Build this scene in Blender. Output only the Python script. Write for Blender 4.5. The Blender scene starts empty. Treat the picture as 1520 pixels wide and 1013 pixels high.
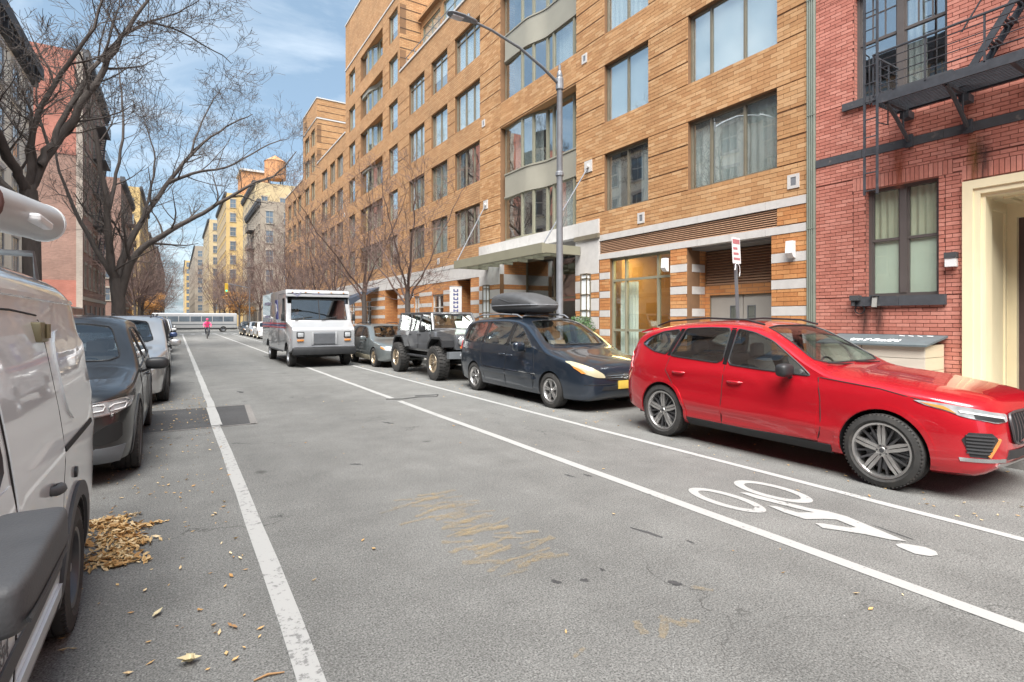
import bpy, bmesh, math, random
from mathutils import Vector, Matrix
from mathutils.bvhtree import BVHTree
from mathutils.geometry import delaunay_2d_cdt

R = math.radians
SC = bpy.context.scene
COL = SC.collection
rnd = random.Random(7)

# ------------------------------------------------------------------ camera
cam_d = bpy.data.cameras.new("camera")
cam_d.sensor_width = 36.0
cam_d.lens = 36.0 * 800 / 1520
cam_d.shift_y = -31.5 / 1520
cam_d.clip_start = 0.05
cam_d.clip_end = 5000
cam = bpy.data.objects.new("camera", cam_d)
COL.objects.link(cam)
cam.location = (0, 0, 1.66)
cam.rotation_euler = (R(90), 0, -math.atan(498 / 800))
SC.camera = cam

# ------------------------------------------------------------------ sky and sun
SUN_AZ, SUN_EL = -142.0, 58.0          # degrees clockwise from +Y (down the street), elevation
S = Vector((math.cos(R(SUN_EL)) * math.sin(R(SUN_AZ)), math.cos(R(SUN_EL)) * math.cos(R(SUN_AZ)), math.sin(R(SUN_EL))))
world = bpy.data.worlds.new("World")
SC.world = world
world.use_nodes = True
wn, wl = world.node_tree.nodes, world.node_tree.links
wn.clear()
w_out = wn.new("ShaderNodeOutputWorld")
w_bg = wn.new("ShaderNodeBackground")
w_bg.inputs[1].default_value = 0.075
w_sky = wn.new("ShaderNodeTexSky")
w_sky.sky_type = 'NISHITA'
w_sky.sun_disc = False
w_sky.sun_elevation = R(SUN_EL)
w_sky.sun_rotation = R(SUN_AZ)
w_sky.air_density = 1.0
w_sky.dust_density = 2.6
w_sky.ozone_density = 1.0
# thin high cloud, laid out on the sky's own directions
w_tc = wn.new("ShaderNodeTexCoord")
w_sep = wn.new("ShaderNodeSeparateXYZ")
w_add = wn.new("ShaderNodeMath"); w_add.operation = 'ADD'; w_add.inputs[1].default_value = 0.12
w_dx = wn.new("ShaderNodeMath"); w_dx.operation = 'DIVIDE'
w_dy = wn.new("ShaderNodeMath"); w_dy.operation = 'DIVIDE'
w_cmb = wn.new("ShaderNodeCombineXYZ")
w_no = wn.new("ShaderNodeTexNoise")
w_no.inputs["Scale"].default_value = 1.7
w_no.inputs["Detail"].default_value = 8
w_no.inputs["Roughness"].default_value = 0.58
w_no.inputs["Distortion"].default_value = 0.6
w_ramp = wn.new("ShaderNodeValToRGB")
w_ramp.color_ramp.elements[0].position = 0.46
w_ramp.color_ramp.elements[0].color = (0, 0, 0, 1)
w_ramp.color_ramp.elements[1].position = 0.80
w_ramp.color_ramp.elements[1].color = (0.36, 0.36, 0.36, 1)
w_mix = wn.new("ShaderNodeMix"); w_mix.data_type = 'RGBA'
w_mix.inputs[7].default_value = (9.0, 9.2, 9.2, 1)
wl.new(w_tc.outputs["Generated"], w_sep.inputs[0])
wl.new(w_sep.outputs[2], w_add.inputs[0])
wl.new(w_sep.outputs[0], w_dx.inputs[0]); wl.new(w_add.outputs[0], w_dx.inputs[1])
wl.new(w_sep.outputs[1], w_dy.inputs[0]); wl.new(w_add.outputs[0], w_dy.inputs[1])
wl.new(w_dx.outputs[0], w_cmb.inputs[0]); wl.new(w_dy.outputs[0], w_cmb.inputs[1])
wl.new(w_cmb.outputs[0], w_no.inputs["Vector"])
wl.new(w_no.outputs[0], w_ramp.inputs[0])
wl.new(w_ramp.outputs[0], w_mix.inputs[0])
w_hz = wn.new("ShaderNodeMix"); w_hz.data_type = 'RGBA'; w_hz.inputs[0].default_value = 0.5   # even high haze over the whole sky
w_hz.inputs[7].default_value = (1.9, 2.75, 3.35, 1)
wl.new(w_sky.outputs[0], w_hz.inputs[6]); wl.new(w_hz.outputs[2], w_mix.inputs[6])
wl.new(w_mix.outputs[2], w_bg.inputs[0])
wl.new(w_bg.outputs[0], w_out.inputs[0])

sun_d = bpy.data.lights.new("sun", 'SUN')
sun_d.energy = 3.3
sun_d.angle = R(48)          # thin high overcast: broad, soft light
sun_d.color = (1.0, 0.975, 0.93)
sun = bpy.data.objects.new("sun", sun_d)
COL.objects.link(sun)
sun.location = (60, -90, 60)
sun.rotation_euler = S.to_track_quat('Z', 'Y').to_euler()

SC.view_settings.view_transform = 'Standard'
SC.view_settings.look = 'None'
SC.view_settings.gamma = 1.0
SC.view_settings.use_curve_mapping = False
SC.view_settings.exposure = 1.65
SC.cycles.max_bounces = 8
SC.cycles.transparent_max_bounces = 12

# ------------------------------------------------------------------ helpers
def tag(o, label=None, cat=None, group=None, kind=None):
    if label: o["label"] = label
    if cat: o["category"] = cat
    if group: o["group"] = group
    if kind: o["kind"] = kind
    return o

def empty(name, loc=(0, 0, 0), rz=0.0, parent=None):
    o = bpy.data.objects.new(name, None)
    o.empty_display_size = 0.2
    COL.objects.link(o)
    o.location = loc
    o.rotation_euler = (0, 0, rz)
    if parent: o.parent = parent
    return o

def thing(name, label, cat, loc=(0, 0, 0), rz=0.0, group=None):
    return tag(empty(name, loc, rz), label, cat, group)

def link_mesh(name, me, parent=None, loc=(0, 0, 0), rot=(0, 0, 0), scale=(1, 1, 1)):
    o = bpy.data.objects.new(name, me)
    COL.objects.link(o)
    o.location = loc; o.rotation_euler = rot; o.scale = scale
    if parent: o.parent = parent
    return o

def copy_tree(o, parent=None):
    c = o.copy()
    COL.objects.link(c)
    c.parent = parent
    for ch in list(o.children):
        copy_tree(ch, c)
    return c

class MB:
    """collects faces; build() links ONE mesh object"""
    def __init__(s):
        s.v = []; s.f = []; s.mi = []
        s.cur = 0
    def add(s, vs, fs):
        b = len(s.v)
        s.v += [tuple(p) for p in vs]
        for f in fs:
            s.f.append(tuple(i + b for i in f)); s.mi.append(s.cur)
        return s
    def box(s, x0, x1, y0, y1, z0, z1):
        if x0 > x1: x0, x1 = x1, x0
        if y0 > y1: y0, y1 = y1, y0
        if z0 > z1: z0, z1 = z1, z0
        vs = [(x0, y0, z0), (x1, y0, z0), (x1, y1, z0), (x0, y1, z0), (x0, y0, z1), (x1, y0, z1), (x1, y1, z1), (x0, y1, z1)]
        return s.add(vs, [(0, 3, 2, 1), (4, 5, 6, 7), (0, 1, 5, 4), (1, 2, 6, 5), (2, 3, 7, 6), (3, 0, 4, 7)])
    def tube(s, pts, r, n=8, cap=True, closed=False):
        pts = [Vector(p) for p in pts]
        m = len(pts)
        rs = r if isinstance(r, (list, tuple)) else [r] * m
        vs = []; fs = []
        up = None
        for i, p in enumerate(pts):
            if closed: t = pts[(i + 1) % m] - pts[i - 1]
            else: t = (pts[min(i + 1, m - 1)] - pts[max(i - 1, 0)])
            if t.length < 1e-9: t = Vector((0, 0, 1))
            t.normalize()
            if up is None:
                up = Vector((0, 0, 1)) if abs(t.z) < 0.9 else Vector((1, 0, 0))
            a = up - t * up.dot(t)
            if a.length < 1e-5:
                a = t.orthogonal()
            a.normalize(); up = a
            b = t.cross(a)
            for k in range(n):
                an = 2 * math.pi * k / n
                vs.append(p + (a * math.cos(an) + b * math.sin(an)) * rs[i])
        for i in range(m if closed else m - 1):
            j = (i + 1) % m
            for k in range(n):
                k2 = (k + 1) % n
                fs.append((i * n + k, i * n + k2, j * n + k2, j * n + k))
        if cap and not closed:
            fs.append(tuple(range(n - 1, -1, -1)))
            fs.append(tuple((m - 1) * n + k for k in range(n)))
        return s.add(vs, fs)
    def cyl(s, p0, p1, r, n=12, r1=None):
        return s.tube([p0, p1], [r, r if r1 is None else r1], n)
    def prism(s, poly, axis, lo, hi):
        """poly: 2-D outline; axis x:(y,z)  y:(x,z)  z:(x,y)"""
        n = len(poly)
        def P(a, b, h):
            return (h, a, b) if axis == 'x' else ((a, h, b) if axis == 'y' else (a, b, h))
        vs = [P(a, b, lo) for a, b in poly] + [P(a, b, hi) for a, b in poly]
        fs = [tuple(range(n - 1, -1, -1)), tuple(range(n, 2 * n))]
        for i in range(n):
            j = (i + 1) % n
            fs.append((i, j, n + j, n + i))
        return s.add(vs, fs)
    def lathe(s, prof, n=32, axis='y', center=(0, 0, 0), closed=False):
        """prof: list of (radius, along-axis)"""
        vs = []; fs = []
        m = len(prof)
        for (r, h) in prof:
            for k in range(n):
                a = 2 * math.pi * k / n
                ca, sa = r * math.cos(a), r * math.sin(a)
                if axis == 'y': p = (center[0] + ca, center[1] + h, center[2] + sa)
                elif axis == 'z': p = (center[0] + ca, center[1] + sa, center[2] + h)
                else: p = (center[0] + h, center[1] + ca, center[2] + sa)
                vs.append(p)
        for i in range(m if closed else m - 1):
            j = (i + 1) % m
            for k in range(n):
                k2 = (k + 1) % n
                fs.append((i * n + k, i * n + k2, j * n + k2, j * n + k))
        return s.add(vs, fs)
    def sheet(s, fn, nu, nv):
        vs = [fn(i / nu, j / nv) for i in range(nu + 1) for j in range(nv + 1)]
        fs = [(i * (nv + 1) + j, (i + 1) * (nv + 1) + j, (i + 1) * (nv + 1) + j + 1, i * (nv + 1) + j + 1) for i in range(nu) for j in range(nv)]
        return s.add(vs, fs)
    def mesh(s, name, mats, smooth=None, fixn=True):
        me = bpy.data.meshes.new(name)
        me.from_pydata(s.v, [], s.f)
        if not isinstance(mats, (list, tuple)): mats = [mats]
        for m in mats: me.materials.append(m)
        if any(s.mi): me.polygons.foreach_set("material_index", s.mi)
        if fixn:
            bm = bmesh.new(); bm.from_mesh(me)
            bmesh.ops.recalc_face_normals(bm, faces=bm.faces)
            bm.to_mesh(me); bm.free()
        if smooth is not None:
            me.shade_smooth()
            if smooth < 179: me.set_sharp_from_angle(angle=R(smooth))
        return me
    def build(s, name, mats, parent=None, smooth=None, loc=(0, 0, 0), rot=(0, 0, 0), fixn=True):
        return link_mesh(name, s.mesh(name, mats, smooth, fixn), parent, loc, rot)

def build_each(mb, name, mats, parent):
    """every box of the collection as an object of its own"""
    for i in range(0, len(mb.f), 6):
        vs = mb.v[i // 6 * 8: i // 6 * 8 + 8]
        one = MB(); one.add(vs, [tuple(k - i // 6 * 8 for k in f) for f in mb.f[i:i + 6]])
        one.build(name, mats[mb.mi[i]], parent, fixn=False)

def curve1(pts):
    """monotone cubic through (x, y) control points"""
    xs = [p[0] for p in pts]; ys = [p[1] for p in pts]; n = len(xs)
    d = [(ys[i + 1] - ys[i]) / (xs[i + 1] - xs[i]) for i in range(n - 1)]
    m = [d[0]] + [0 if d[i - 1] * d[i] <= 0 else 2 * d[i - 1] * d[i] / (d[i - 1] + d[i]) for i in range(1, n - 1)] + [d[-1]]
    def f(x):
        if x <= xs[0]: return ys[0]
        if x >= xs[-1]: return ys[-1]
        i = 0
        while x > xs[i + 1]: i += 1
        h = xs[i + 1] - xs[i]; t = (x - xs[i]) / h
        return (ys[i] * (1 + 2 * t) * (1 - t) ** 2 + h * m[i] * t * (1 - t) ** 2 + ys[i + 1] * t * t * (3 - 2 * t) + h * m[i + 1] * t * t * (t - 1))
    return f

# ------------------------------------------------------------------ materials
MATS = {}
def new_mat(name):
    m = bpy.data.materials.new(name)
    m.use_nodes = True
    nt = m.node_tree
    b = nt.nodes["Principled BSDF"]
    MATS[name] = m
    return m, nt, b

def pm(name, base, rough=0.6, metal=0.0, var=0.12, scale=4.0, bump=0.0, bscale=40.0, coat=0.0, spec=0.5, stretch=(1, 1, 1), dark=None, dark_lo=0.5, dark_hi=0.75, emit=0.0, aniso=None):
    """principled with tonal noise, optional patches of a second colour, optional fine relief"""
    m, nt, b = new_mat(name)
    N, L = nt.nodes, nt.links
    tc = N.new("ShaderNodeTexCoord")
    mp = N.new("ShaderNodeMapping")
    mp.inputs["Scale"].default_value = stretch
    L.new(tc.outputs["Object"], mp.inputs[0])
    no = N.new("ShaderNodeTexNoise")
    no.inputs["Scale"].default_value = scale; no.inputs["Detail"].default_value = 6; no.inputs["Roughness"].default_value = 0.62
    L.new(mp.outputs[0], no.inputs["Vector"])
    mr = N.new("ShaderNodeMapRange")
    mr.inputs[1].default_value = 0.25; mr.inputs[2].default_value = 0.75
    mr.inputs[3].default_value = 1 - var; mr.inputs[4].default_value = 1 + var
    L.new(no.outputs[0], mr.inputs[0])
    mx = N.new("ShaderNodeMix"); mx.data_type = 'RGBA'; mx.blend_type = 'MULTIPLY'
    mx.inputs[0].default_value = 1.0
    mx.inputs[6].default_value = (*base, 1)
    L.new(mr.outputs[0], mx.inputs[7])
    col = mx.outputs[2]
    if dark:
        n2 = N.new("ShaderNodeTexNoise")
        n2.inputs["Scale"].default_value = scale * 0.45; n2.inputs["Detail"].default_value = 8; n2.inputs["Roughness"].default_value = 0.7
        L.new(mp.outputs[0], n2.inputs["Vector"])
        r2 = N.new("ShaderNodeMapRange"); r2.interpolation_type = 'SMOOTHSTEP'
        r2.inputs[1].default_value = dark_lo; r2.inputs[2].default_value = dark_hi
        L.new(n2.outputs[0], r2.inputs[0])
        m2 = N.new("ShaderNodeMix"); m2.data_type = 'RGBA'
        L.new(r2.outputs[0], m2.inputs[0]); L.new(col, m2.inputs[6]); m2.inputs[7].default_value = (*dark, 1)
        col = m2.outputs[2]
    L.new(col, b.inputs["Base Color"])
    rr = N.new("ShaderNodeMapRange")
    rr.inputs[3].default_value = max(0.02, rough - 0.08); rr.inputs[4].default_value = min(1, rough + 0.08)
    L.new(no.outputs[0], rr.inputs[0]); L.new(rr.outputs[0], b.inputs["Roughness"])
    b.inputs["Metallic"].default_value = metal
    b.inputs["Specular IOR Level"].default_value = spec
    if coat:
        b.inputs["Coat Weight"].default_value = coat
        b.inputs["Coat Roughness"].default_value = 0.04
    if bump:
        nb = N.new("ShaderNodeTexNoise")
        nb.inputs["Scale"].default_value = bscale; nb.inputs["Detail"].default_value = 5
        L.new(mp.outputs[0], nb.inputs["Vector"])
        bp = N.new("ShaderNodeBump"); bp.inputs["Strength"].default_value = bump; bp.inputs["Distance"].default_value = 0.02
        L.new(nb.outputs[0], bp.inputs["Height"]); L.new(bp.outputs[0], b.inputs["Normal"])
    if emit:
        b.inputs["Emission Color"].default_value = (*base, 1); b.inputs["Emission Strength"].default_value = emit
    return m

def brick_piece(name, c1, c2, c3, rough=0.85, grain=0.18):
    """colour per brick: from the object's or the island's random number"""
    m, nt, b = new_mat(name)
    N, L = nt.nodes, nt.links
    oi = N.new("ShaderNodeObjectInfo"); ge = N.new("ShaderNodeNewGeometry")
    ad = N.new("ShaderNodeMath"); ad.operation = 'ADD'
    L.new(oi.outputs["Random"], ad.inputs[0]); L.new(ge.outputs["Random Per Island"], ad.inputs[1])
    wn_ = N.new("ShaderNodeTexWhiteNoise"); wn_.noise_dimensions = '1D'
    L.new(ad.outputs[0], wn_.inputs["W"])
    rp = N.new("ShaderNodeValToRGB")
    e = rp.color_ramp.elements
    e[0].position = 0.0; e[0].color = (*c1, 1)
    e[1].position = 1.0; e[1].color = (*c3, 1)
    k = e.new(0.55); k.color = (*c2, 1)
    L.new(wn_.outputs["Value"], rp.inputs[0])
    tc = N.new("ShaderNodeNewGeometry")
    no = N.new("ShaderNodeTexNoise"); no.inputs["Scale"].default_value = 22; no.inputs["Detail"].default_value = 6
    L.new(tc.outputs["Position"], no.inputs["Vector"])
    big = N.new("ShaderNodeTexNoise"); big.inputs["Scale"].default_value = 0.9; big.inputs["Detail"].default_value = 4
    L.new(tc.outputs["Position"], big.inputs["Vector"])
    s2 = N.new("ShaderNodeMath"); s2.operation = 'ADD'
    L.new(no.outputs[0], s2.inputs[0]); L.new(big.outputs[0], s2.inputs[1])
    mr = N.new("ShaderNodeMapRange"); mr.inputs[1].default_value = 0.6; mr.inputs[2].default_value = 1.4
    mr.inputs[3].default_value = 1 - grain; mr.inputs[4].default_value = 1 + grain
    L.new(s2.outputs[0], mr.inputs[0])
    mx = N.new("ShaderNodeMix"); mx.data_type = 'RGBA'; mx.blend_type = 'MULTIPLY'; mx.inputs[0].default_value = 1
    L.new(rp.outputs[0], mx.inputs[6]); L.new(mr.outputs[0], mx.inputs[7])
    L.new(mx.outputs[2], b.inputs["Base Color"])
    b.inputs["Roughness"].default_value = rough
    bp = N.new("ShaderNodeBump"); bp.inputs["Strength"].default_value = 0.25; bp.inputs["Distance"].default_value = 0.006
    L.new(no.outputs[0], bp.inputs["Height"]); L.new(bp.outputs[0], b.inputs["Normal"])
    return m

def brick_wall_mat(name, c1, c2, mortar, bw, bh, wall='x', gap=0.01, dirt=None):
    """far brickwork, laid in world space on a wall that faces x or y"""
    m, nt, b = new_mat(name)
    N, L = nt.nodes, nt.links
    ge = N.new("ShaderNodeNewGeometry")
    sp = N.new("ShaderNodeSeparateXYZ"); L.new(ge.outputs["Position"], sp.inputs[0])
    sn = N.new("ShaderNodeSeparateXYZ"); L.new(ge.outputs["True Normal"], sn.inputs[0])
    ab = N.new("ShaderNodeMath"); ab.operation = 'ABSOLUTE'; L.new(sn.outputs[0], ab.inputs[0])
    gt = N.new("ShaderNodeMath"); gt.operation = 'GREATER_THAN'; gt.inputs[1].default_value = 0.7; L.new(ab.outputs[0], gt.inputs[0])
    mh = N.new("ShaderNodeMix"); L.new(gt.outputs[0], mh.inputs[0]); L.new(sp.outputs[0], mh.inputs[2]); L.new(sp.outputs[1], mh.inputs[3])
    cb = N.new("ShaderNodeCombineXYZ"); L.new(mh.outputs[0], cb.inputs[0]); L.new(sp.outputs[2], cb.inputs[1])
    br = N.new("ShaderNodeTexBrick")
    br.inputs["Scale"].default_value = 1.0
    br.inputs["Color1"].default_value = (*c1, 1); br.inputs["Color2"].default_value = (*c2, 1); br.inputs["Mortar"].default_value = (*mortar, 1)
    br.inputs["Mortar Size"].default_value = gap; br.inputs["Brick Width"].default_value = bw; br.inputs["Row Height"].default_value = bh
    br.inputs["Mortar Smooth"].default_value = 0.2; br.inputs["Bias"].default_value = 0.0
    L.new(cb.outputs[0], br.inputs["Vector"])
    no = N.new("ShaderNodeTexNoise"); no.inputs["Scale"].default_value = 0.7; no.inputs["Detail"].default_value = 8; no.inputs["Roughness"].default_value = 0.65
    L.new(ge.outputs["Position"], no.inputs["Vector"])
    mr = N.new("ShaderNodeMapRange"); mr.inputs[1].default_value = 0.25; mr.inputs[2].default_value = 0.75; mr.inputs[3].default_value = 0.78; mr.inputs[4].default_value = 1.2
    L.new(no.outputs[0], mr.inputs[0])
    mx = N.new("ShaderNodeMix"); mx.data_type = 'RGBA'; mx.blend_type = 'MULTIPLY'; mx.inputs[0].default_value = 1
    L.new(br.outputs["Color"], mx.inputs[6]); L.new(mr.outputs[0], mx.inputs[7])
    col = mx.outputs[2]
    if dirt:
        r2 = N.new("ShaderNodeMapRange"); r2.interpolation_type = 'SMOOTHSTEP'; r2.inputs[1].default_value = 0.5; r2.inputs[2].default_value = 0.72
        n2 = N.new("ShaderNodeTexNoise"); n2.inputs["Scale"].default_value = 0.25; n2.inputs["Detail"].default_value = 9
        L.new(ge.outputs["Position"], n2.inputs["Vector"]); L.new(n2.outputs[0], r2.inputs[0])
        m2 = N.new("ShaderNodeMix"); m2.data_type = 'RGBA'; L.new(r2.outputs[0], m2.inputs[0]); L.new(col, m2.inputs[6]); m2.inputs[7].default_value = (*dirt, 1)
        col = m2.outputs[2]
    L.new(col, b.inputs["Base Color"]); b.inputs["Roughness"].default_value = 0.88
    bp = N.new("ShaderNodeBump"); bp.inputs["Strength"].default_value = 0.5; bp.inputs["Distance"].default_value = 0.01; bp.invert = True
    L.new(br.outputs["Fac"], bp.inputs["Height"]); L.new(bp.outputs[0], b.inputs["Normal"])
    return m

def glass_mat(name, tint, base_refl, rough=0.01, wavy=0.0, gtint=(1, 1, 1)):
    """window glass: see-through with a Fresnel reflection"""
    m, nt, b = new_mat(name)
    N, L = nt.nodes, nt.links
    N.remove(b)
    out = N["Material Output"]
    tr = N.new("ShaderNodeBsdfTransparent"); tr.inputs[0].default_value = (*tint, 1)
    gl = N.new("ShaderNodeBsdfGlossy"); gl.inputs["Roughness"].default_value = rough; gl.inputs["Color"].default_value = (*gtint, 1)
    lw_ = N.new("ShaderNodeLayerWeight"); lw_.inputs[0].default_value = 0.5
    fr = N.new("ShaderNodeMath"); fr.operation = 'POWER'; fr.inputs[1].default_value = 4.0; L.new(lw_.outputs["Facing"], fr.inputs[0])
    mr = N.new("ShaderNodeMapRange"); mr.inputs[3].default_value = base_refl; mr.inputs[4].default_value = 1.0
    L.new(fr.outputs[0], mr.inputs[0])
    mx = N.new("ShaderNodeMixShader")
    L.new(mr.outputs[0], mx.inputs[0]); L.new(tr.outputs[0], mx.inputs[1]); L.new(gl.outputs[0], mx.inputs[2])
    L.new(mx.outputs[0], out.inputs[0])
    if wavy:
        tc = N.new("ShaderNodeNewGeometry")
        no = N.new("ShaderNodeTexNoise"); no.inputs["Scale"].default_value = 1.6; no.inputs["Detail"].default_value = 1
        L.new(tc.outputs["Position"], no.inputs["Vector"])
        bp = N.new("ShaderNodeBump"); bp.inputs["Strength"].default_value = wavy; bp.inputs["Distance"].default_value = 0.02
        L.new(no.outputs[0], bp.inputs["Height"]); L.new(bp.outputs[0], gl.inputs["Normal"])
    return m

def paint(name, base, metal=0.3, rough=0.32, dust=0.15, dustcol=(0.35, 0.32, 0.28), coat=1.0):
    m, nt, b = new_mat(name)
    N, L = nt.nodes, nt.links
    tc = N.new("ShaderNodeTexCoord")
    no = N.new("ShaderNodeTexNoise"); no.inputs["Scale"].default_value = 3.0; no.inputs["Detail"].default_value = 9; no.inputs["Roughness"].default_value = 0.7
    L.new(tc.outputs["Object"], no.inputs["Vector"])
    # road film: more towards the sills, broken up by noise
    sp = N.new("ShaderNodeSeparateXYZ"); L.new(tc.outputs["Object"], sp.inputs[0])
    hz = N.new("ShaderNodeMapRange"); hz.inputs[1].default_value = 0.2; hz.inputs[2].default_value = 0.75; hz.inputs[3].default_value = 1.0; hz.inputs[4].default_value = 0.16
    L.new(sp.outputs[2], hz.inputs[0])
    mu = N.new("ShaderNodeMath"); mu.operation = 'MULTIPLY'; L.new(hz.outputs[0], mu.inputs[0]); L.new(no.outputs[0], mu.inputs[1])
    m2 = N.new("ShaderNodeMath"); m2.operation = 'MULTIPLY'; m2.inputs[1].default_value = dust * 2.2; L.new(mu.outputs[0], m2.inputs[0])
    mx = N.new("ShaderNodeMix"); mx.data_type = 'RGBA'
    L.new(m2.outputs[0], mx.inputs[0]); mx.inputs[6].default_value = (*base, 1); mx.inputs[7].default_value = (*dustcol, 1)
    L.new(mx.outputs[2], b.inputs["Base Color"])
    b.inputs["Metallic"].default_value = metal
    b.inputs["Roughness"].default_value = rough
    b.inputs["Coat Weight"].default_value = coat
    cr = N.new("ShaderNodeMapRange"); cr.inputs[3].default_value = 0.02; cr.inputs[4].default_value = 0.02 + dust * 0.5
    L.new(mu.outputs[0], cr.inputs[0]); L.new(cr.outputs[0], b.inputs["Coat Roughness"])
    return m

M_ = MATS
# asphalt: aggregate speckle, broad worn tone, tar spots
def asphalt_mat(name, base, speck=0.35, bands=True):
    m, nt, b = new_mat(name)
    N, L = nt.nodes, nt.links
    ge = N.new("ShaderNodeNewGeometry")
    def noise(sc, det, ro=0.6, st=None):
        n = N.new("ShaderNodeTexNoise"); n.inputs["Scale"].default_value = sc; n.inputs["Detail"].default_value = det; n.inputs["Roughness"].default_value = ro
        if st:
            mp = N.new("ShaderNodeMapping"); mp.inputs["Scale"].default_value = st; L.new(ge.outputs["Position"], mp.inputs[0]); L.new(mp.outputs[0], n.inputs["Vector"])
        else: L.new(ge.outputs["Position"], n.inputs["Vector"])
        return n.outputs[0]
    def rng(s, a, b_, c, d):
        r = N.new("ShaderNodeMapRange"); r.inputs[1].default_value = a; r.inputs[2].default_value = b_; r.inputs[3].default_value = c; r.inputs[4].default_value = d
        L.new(s, r.inputs[0]); return r.outputs[0]
    def mul(a, b_):
        r = N.new("ShaderNodeMath"); r.operation = 'MULTIPLY'; L.new(a, r.inputs[0]); L.new(b_, r.inputs[1]); return r.outputs[0]
    fine = noise(95, 3, 0.7)
    mid = noise(2.2, 7, 0.65)
    lane = noise(1.0, 5, 0.55, (0.9, 0.06, 1))
    v = mul(mul(rng(fine, 0.3, 0.7, 1 - speck, 1 + speck), rng(mid, 0.3, 0.7, 0.93, 1.07)), rng(lane, 0.3, 0.7, 0.86, 1.12))
    grain = noise(34, 4, 0.75)
    v = mul(v, rng(grain, 0.3, 0.7, 0.78, 1.22))
    # hairline cracks, only in some stretches
    ck = N.new("ShaderNodeTexVoronoi"); ck.feature = 'DISTANCE_TO_EDGE'; ck.inputs["Scale"].default_value = 0.34
    cw = N.new("ShaderNodeTexNoise"); cw.inputs["Scale"].default_value = 2.6; cw.inputs["Detail"].default_value = 7; L.new(ge.outputs["Position"], cw.inputs["Vector"])
    cs = N.new("ShaderNodeVectorMath"); cs.operation = 'SCALE'; cs.inputs[3].default_value = 0.8; L.new(cw.outputs["Color"], cs.inputs[0])
    ca_ = N.new("ShaderNodeVectorMath"); ca_.operation = 'ADD'; L.new(ge.outputs["Position"], ca_.inputs[0]); L.new(cs.outputs[0], ca_.inputs[1]); L.new(ca_.outputs[0], ck.inputs["Vector"])
    line_ = rng(ck.outputs["Distance"], 0.0012, 0.004, 1.0, 0.0)
    where = rng(noise(0.35, 3), 0.46, 0.56, 0.0, 1.0)
    v = mul(v, rng(mul(line_, where), 0.0, 1.0, 1.0, 0.55))
    # pale wear and stains
    v = mul(v, rng(noise(0.55, 8, 0.7), 0.35, 0.7, 0.88, 1.14))
    vo = N.new("ShaderNodeTexVoronoi"); vo.inputs["Scale"].default_value = 55; L.new(ge.outputs["Position"], vo.inputs["Vector"])
    stone = rng(vo.outputs["Distance"], 0.10, 0.28, 1.75, 1.0)
    sel = rng(vo.outputs["Color"], 0.80, 0.86, 0.0, 1.0)
    sm = N.new("ShaderNodeMix"); L.new(sel, sm.inputs[0]); sm.inputs[2].default_value = 1.0; L.new(stone, sm.inputs[3])
    v = mul(v, sm.outputs[0])
    # a few tar or oil spots with shapes of their own
    vs = N.new("ShaderNodeTexVoronoi"); vs.inputs["Scale"].default_value = 0.9; vs.inputs["Randomness"].default_value = 1
    wob = N.new("ShaderNodeVectorMath"); wob.operation = 'ADD'
    nz = N.new("ShaderNodeTexNoise"); nz.inputs["Scale"].default_value = 9; L.new(ge.outputs["Position"], nz.inputs["Vector"])
    sc = N.new("ShaderNodeVectorMath"); sc.operation = 'SCALE'; sc.inputs[3].default_value = 0.10; L.new(nz.outputs["Color"], sc.inputs[0])
    L.new(ge.outputs["Position"], wob.inputs[0]); L.new(sc.outputs[0], wob.inputs[1]); L.new(wob.outputs[0], vs.inputs["Vector"])
    spot = rng(vs.outputs["Distance"], 0.022, 0.075, 0.5, 1.0)
    v = mul(v, spot)
    mx = N.new("ShaderNodeMix"); mx.data_type = 'RGBA'; mx.blend_type = 'MULTIPLY'; mx.inputs[0].default_value = 1
    mx.inputs[6].default_value = (*base, 1); L.new(v, mx.inputs[7])
    L.new(mx.outputs[2], b.inputs["Base Color"])
    b.inputs["Roughness"].default_value = 0.82; b.inputs["Specular IOR Level"].default_value = 0.35
    bp = N.new("ShaderNodeBump"); bp.inputs["Strength"].default_value = 0.45; bp.inputs["Distance"].default_value = 0.006
    L.new(fine, bp.inputs["Height"]); L.new(bp.outputs[0], b.inputs["Normal"])
    return m

def worn_paint(name, base, road, wear=0.42, scale=30):
    """road paint worn through to the asphalt in places"""
    m, nt, b = new_mat(name)
    N, L = nt.nodes, nt.links
    ge = N.new("ShaderNodeNewGeometry")
    n1 = N.new("ShaderNodeTexNoise"); n1.inputs["Scale"].default_value = scale; n1.inputs["Detail"].default_value = 6; n1.inputs["Roughness"].default_value = 0.75
    L.new(ge.outputs["Position"], n1.inputs["Vector"])
    n2 = N.new("ShaderNodeTexNoise"); n2.inputs["Scale"].default_value = 1.3; n2.inputs["Detail"].default_value = 4
    L.new(ge.outputs["Position"], n2.inputs["Vector"])
    ad = N.new("ShaderNodeMath"); ad.operation = 'MULTIPLY_ADD'; ad.inputs[1].default_value = 0.45
    L.new(n2.outputs[0], ad.inputs[0]); L.new(n1.outputs[0], ad.inputs[2])
    r = N.new("ShaderNodeMapRange"); r.inputs[1].default_value = wear + 0.10; r.inputs[2].default_value = wear + 0.17
    L.new(ad.outputs[0], r.inputs[0])
    mx = N.new("ShaderNodeMix"); mx.data_type = 'RGBA'; mx.inputs[6].default_value = (*road, 1); mx.inputs[7].default_value = (*base, 1)
    L.new(r.outputs[0], mx.inputs[0])
    L.new(mx.outputs[2], b.inputs["Base Color"]); b.inputs["Roughness"].default_value = 0.7
    return m

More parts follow.
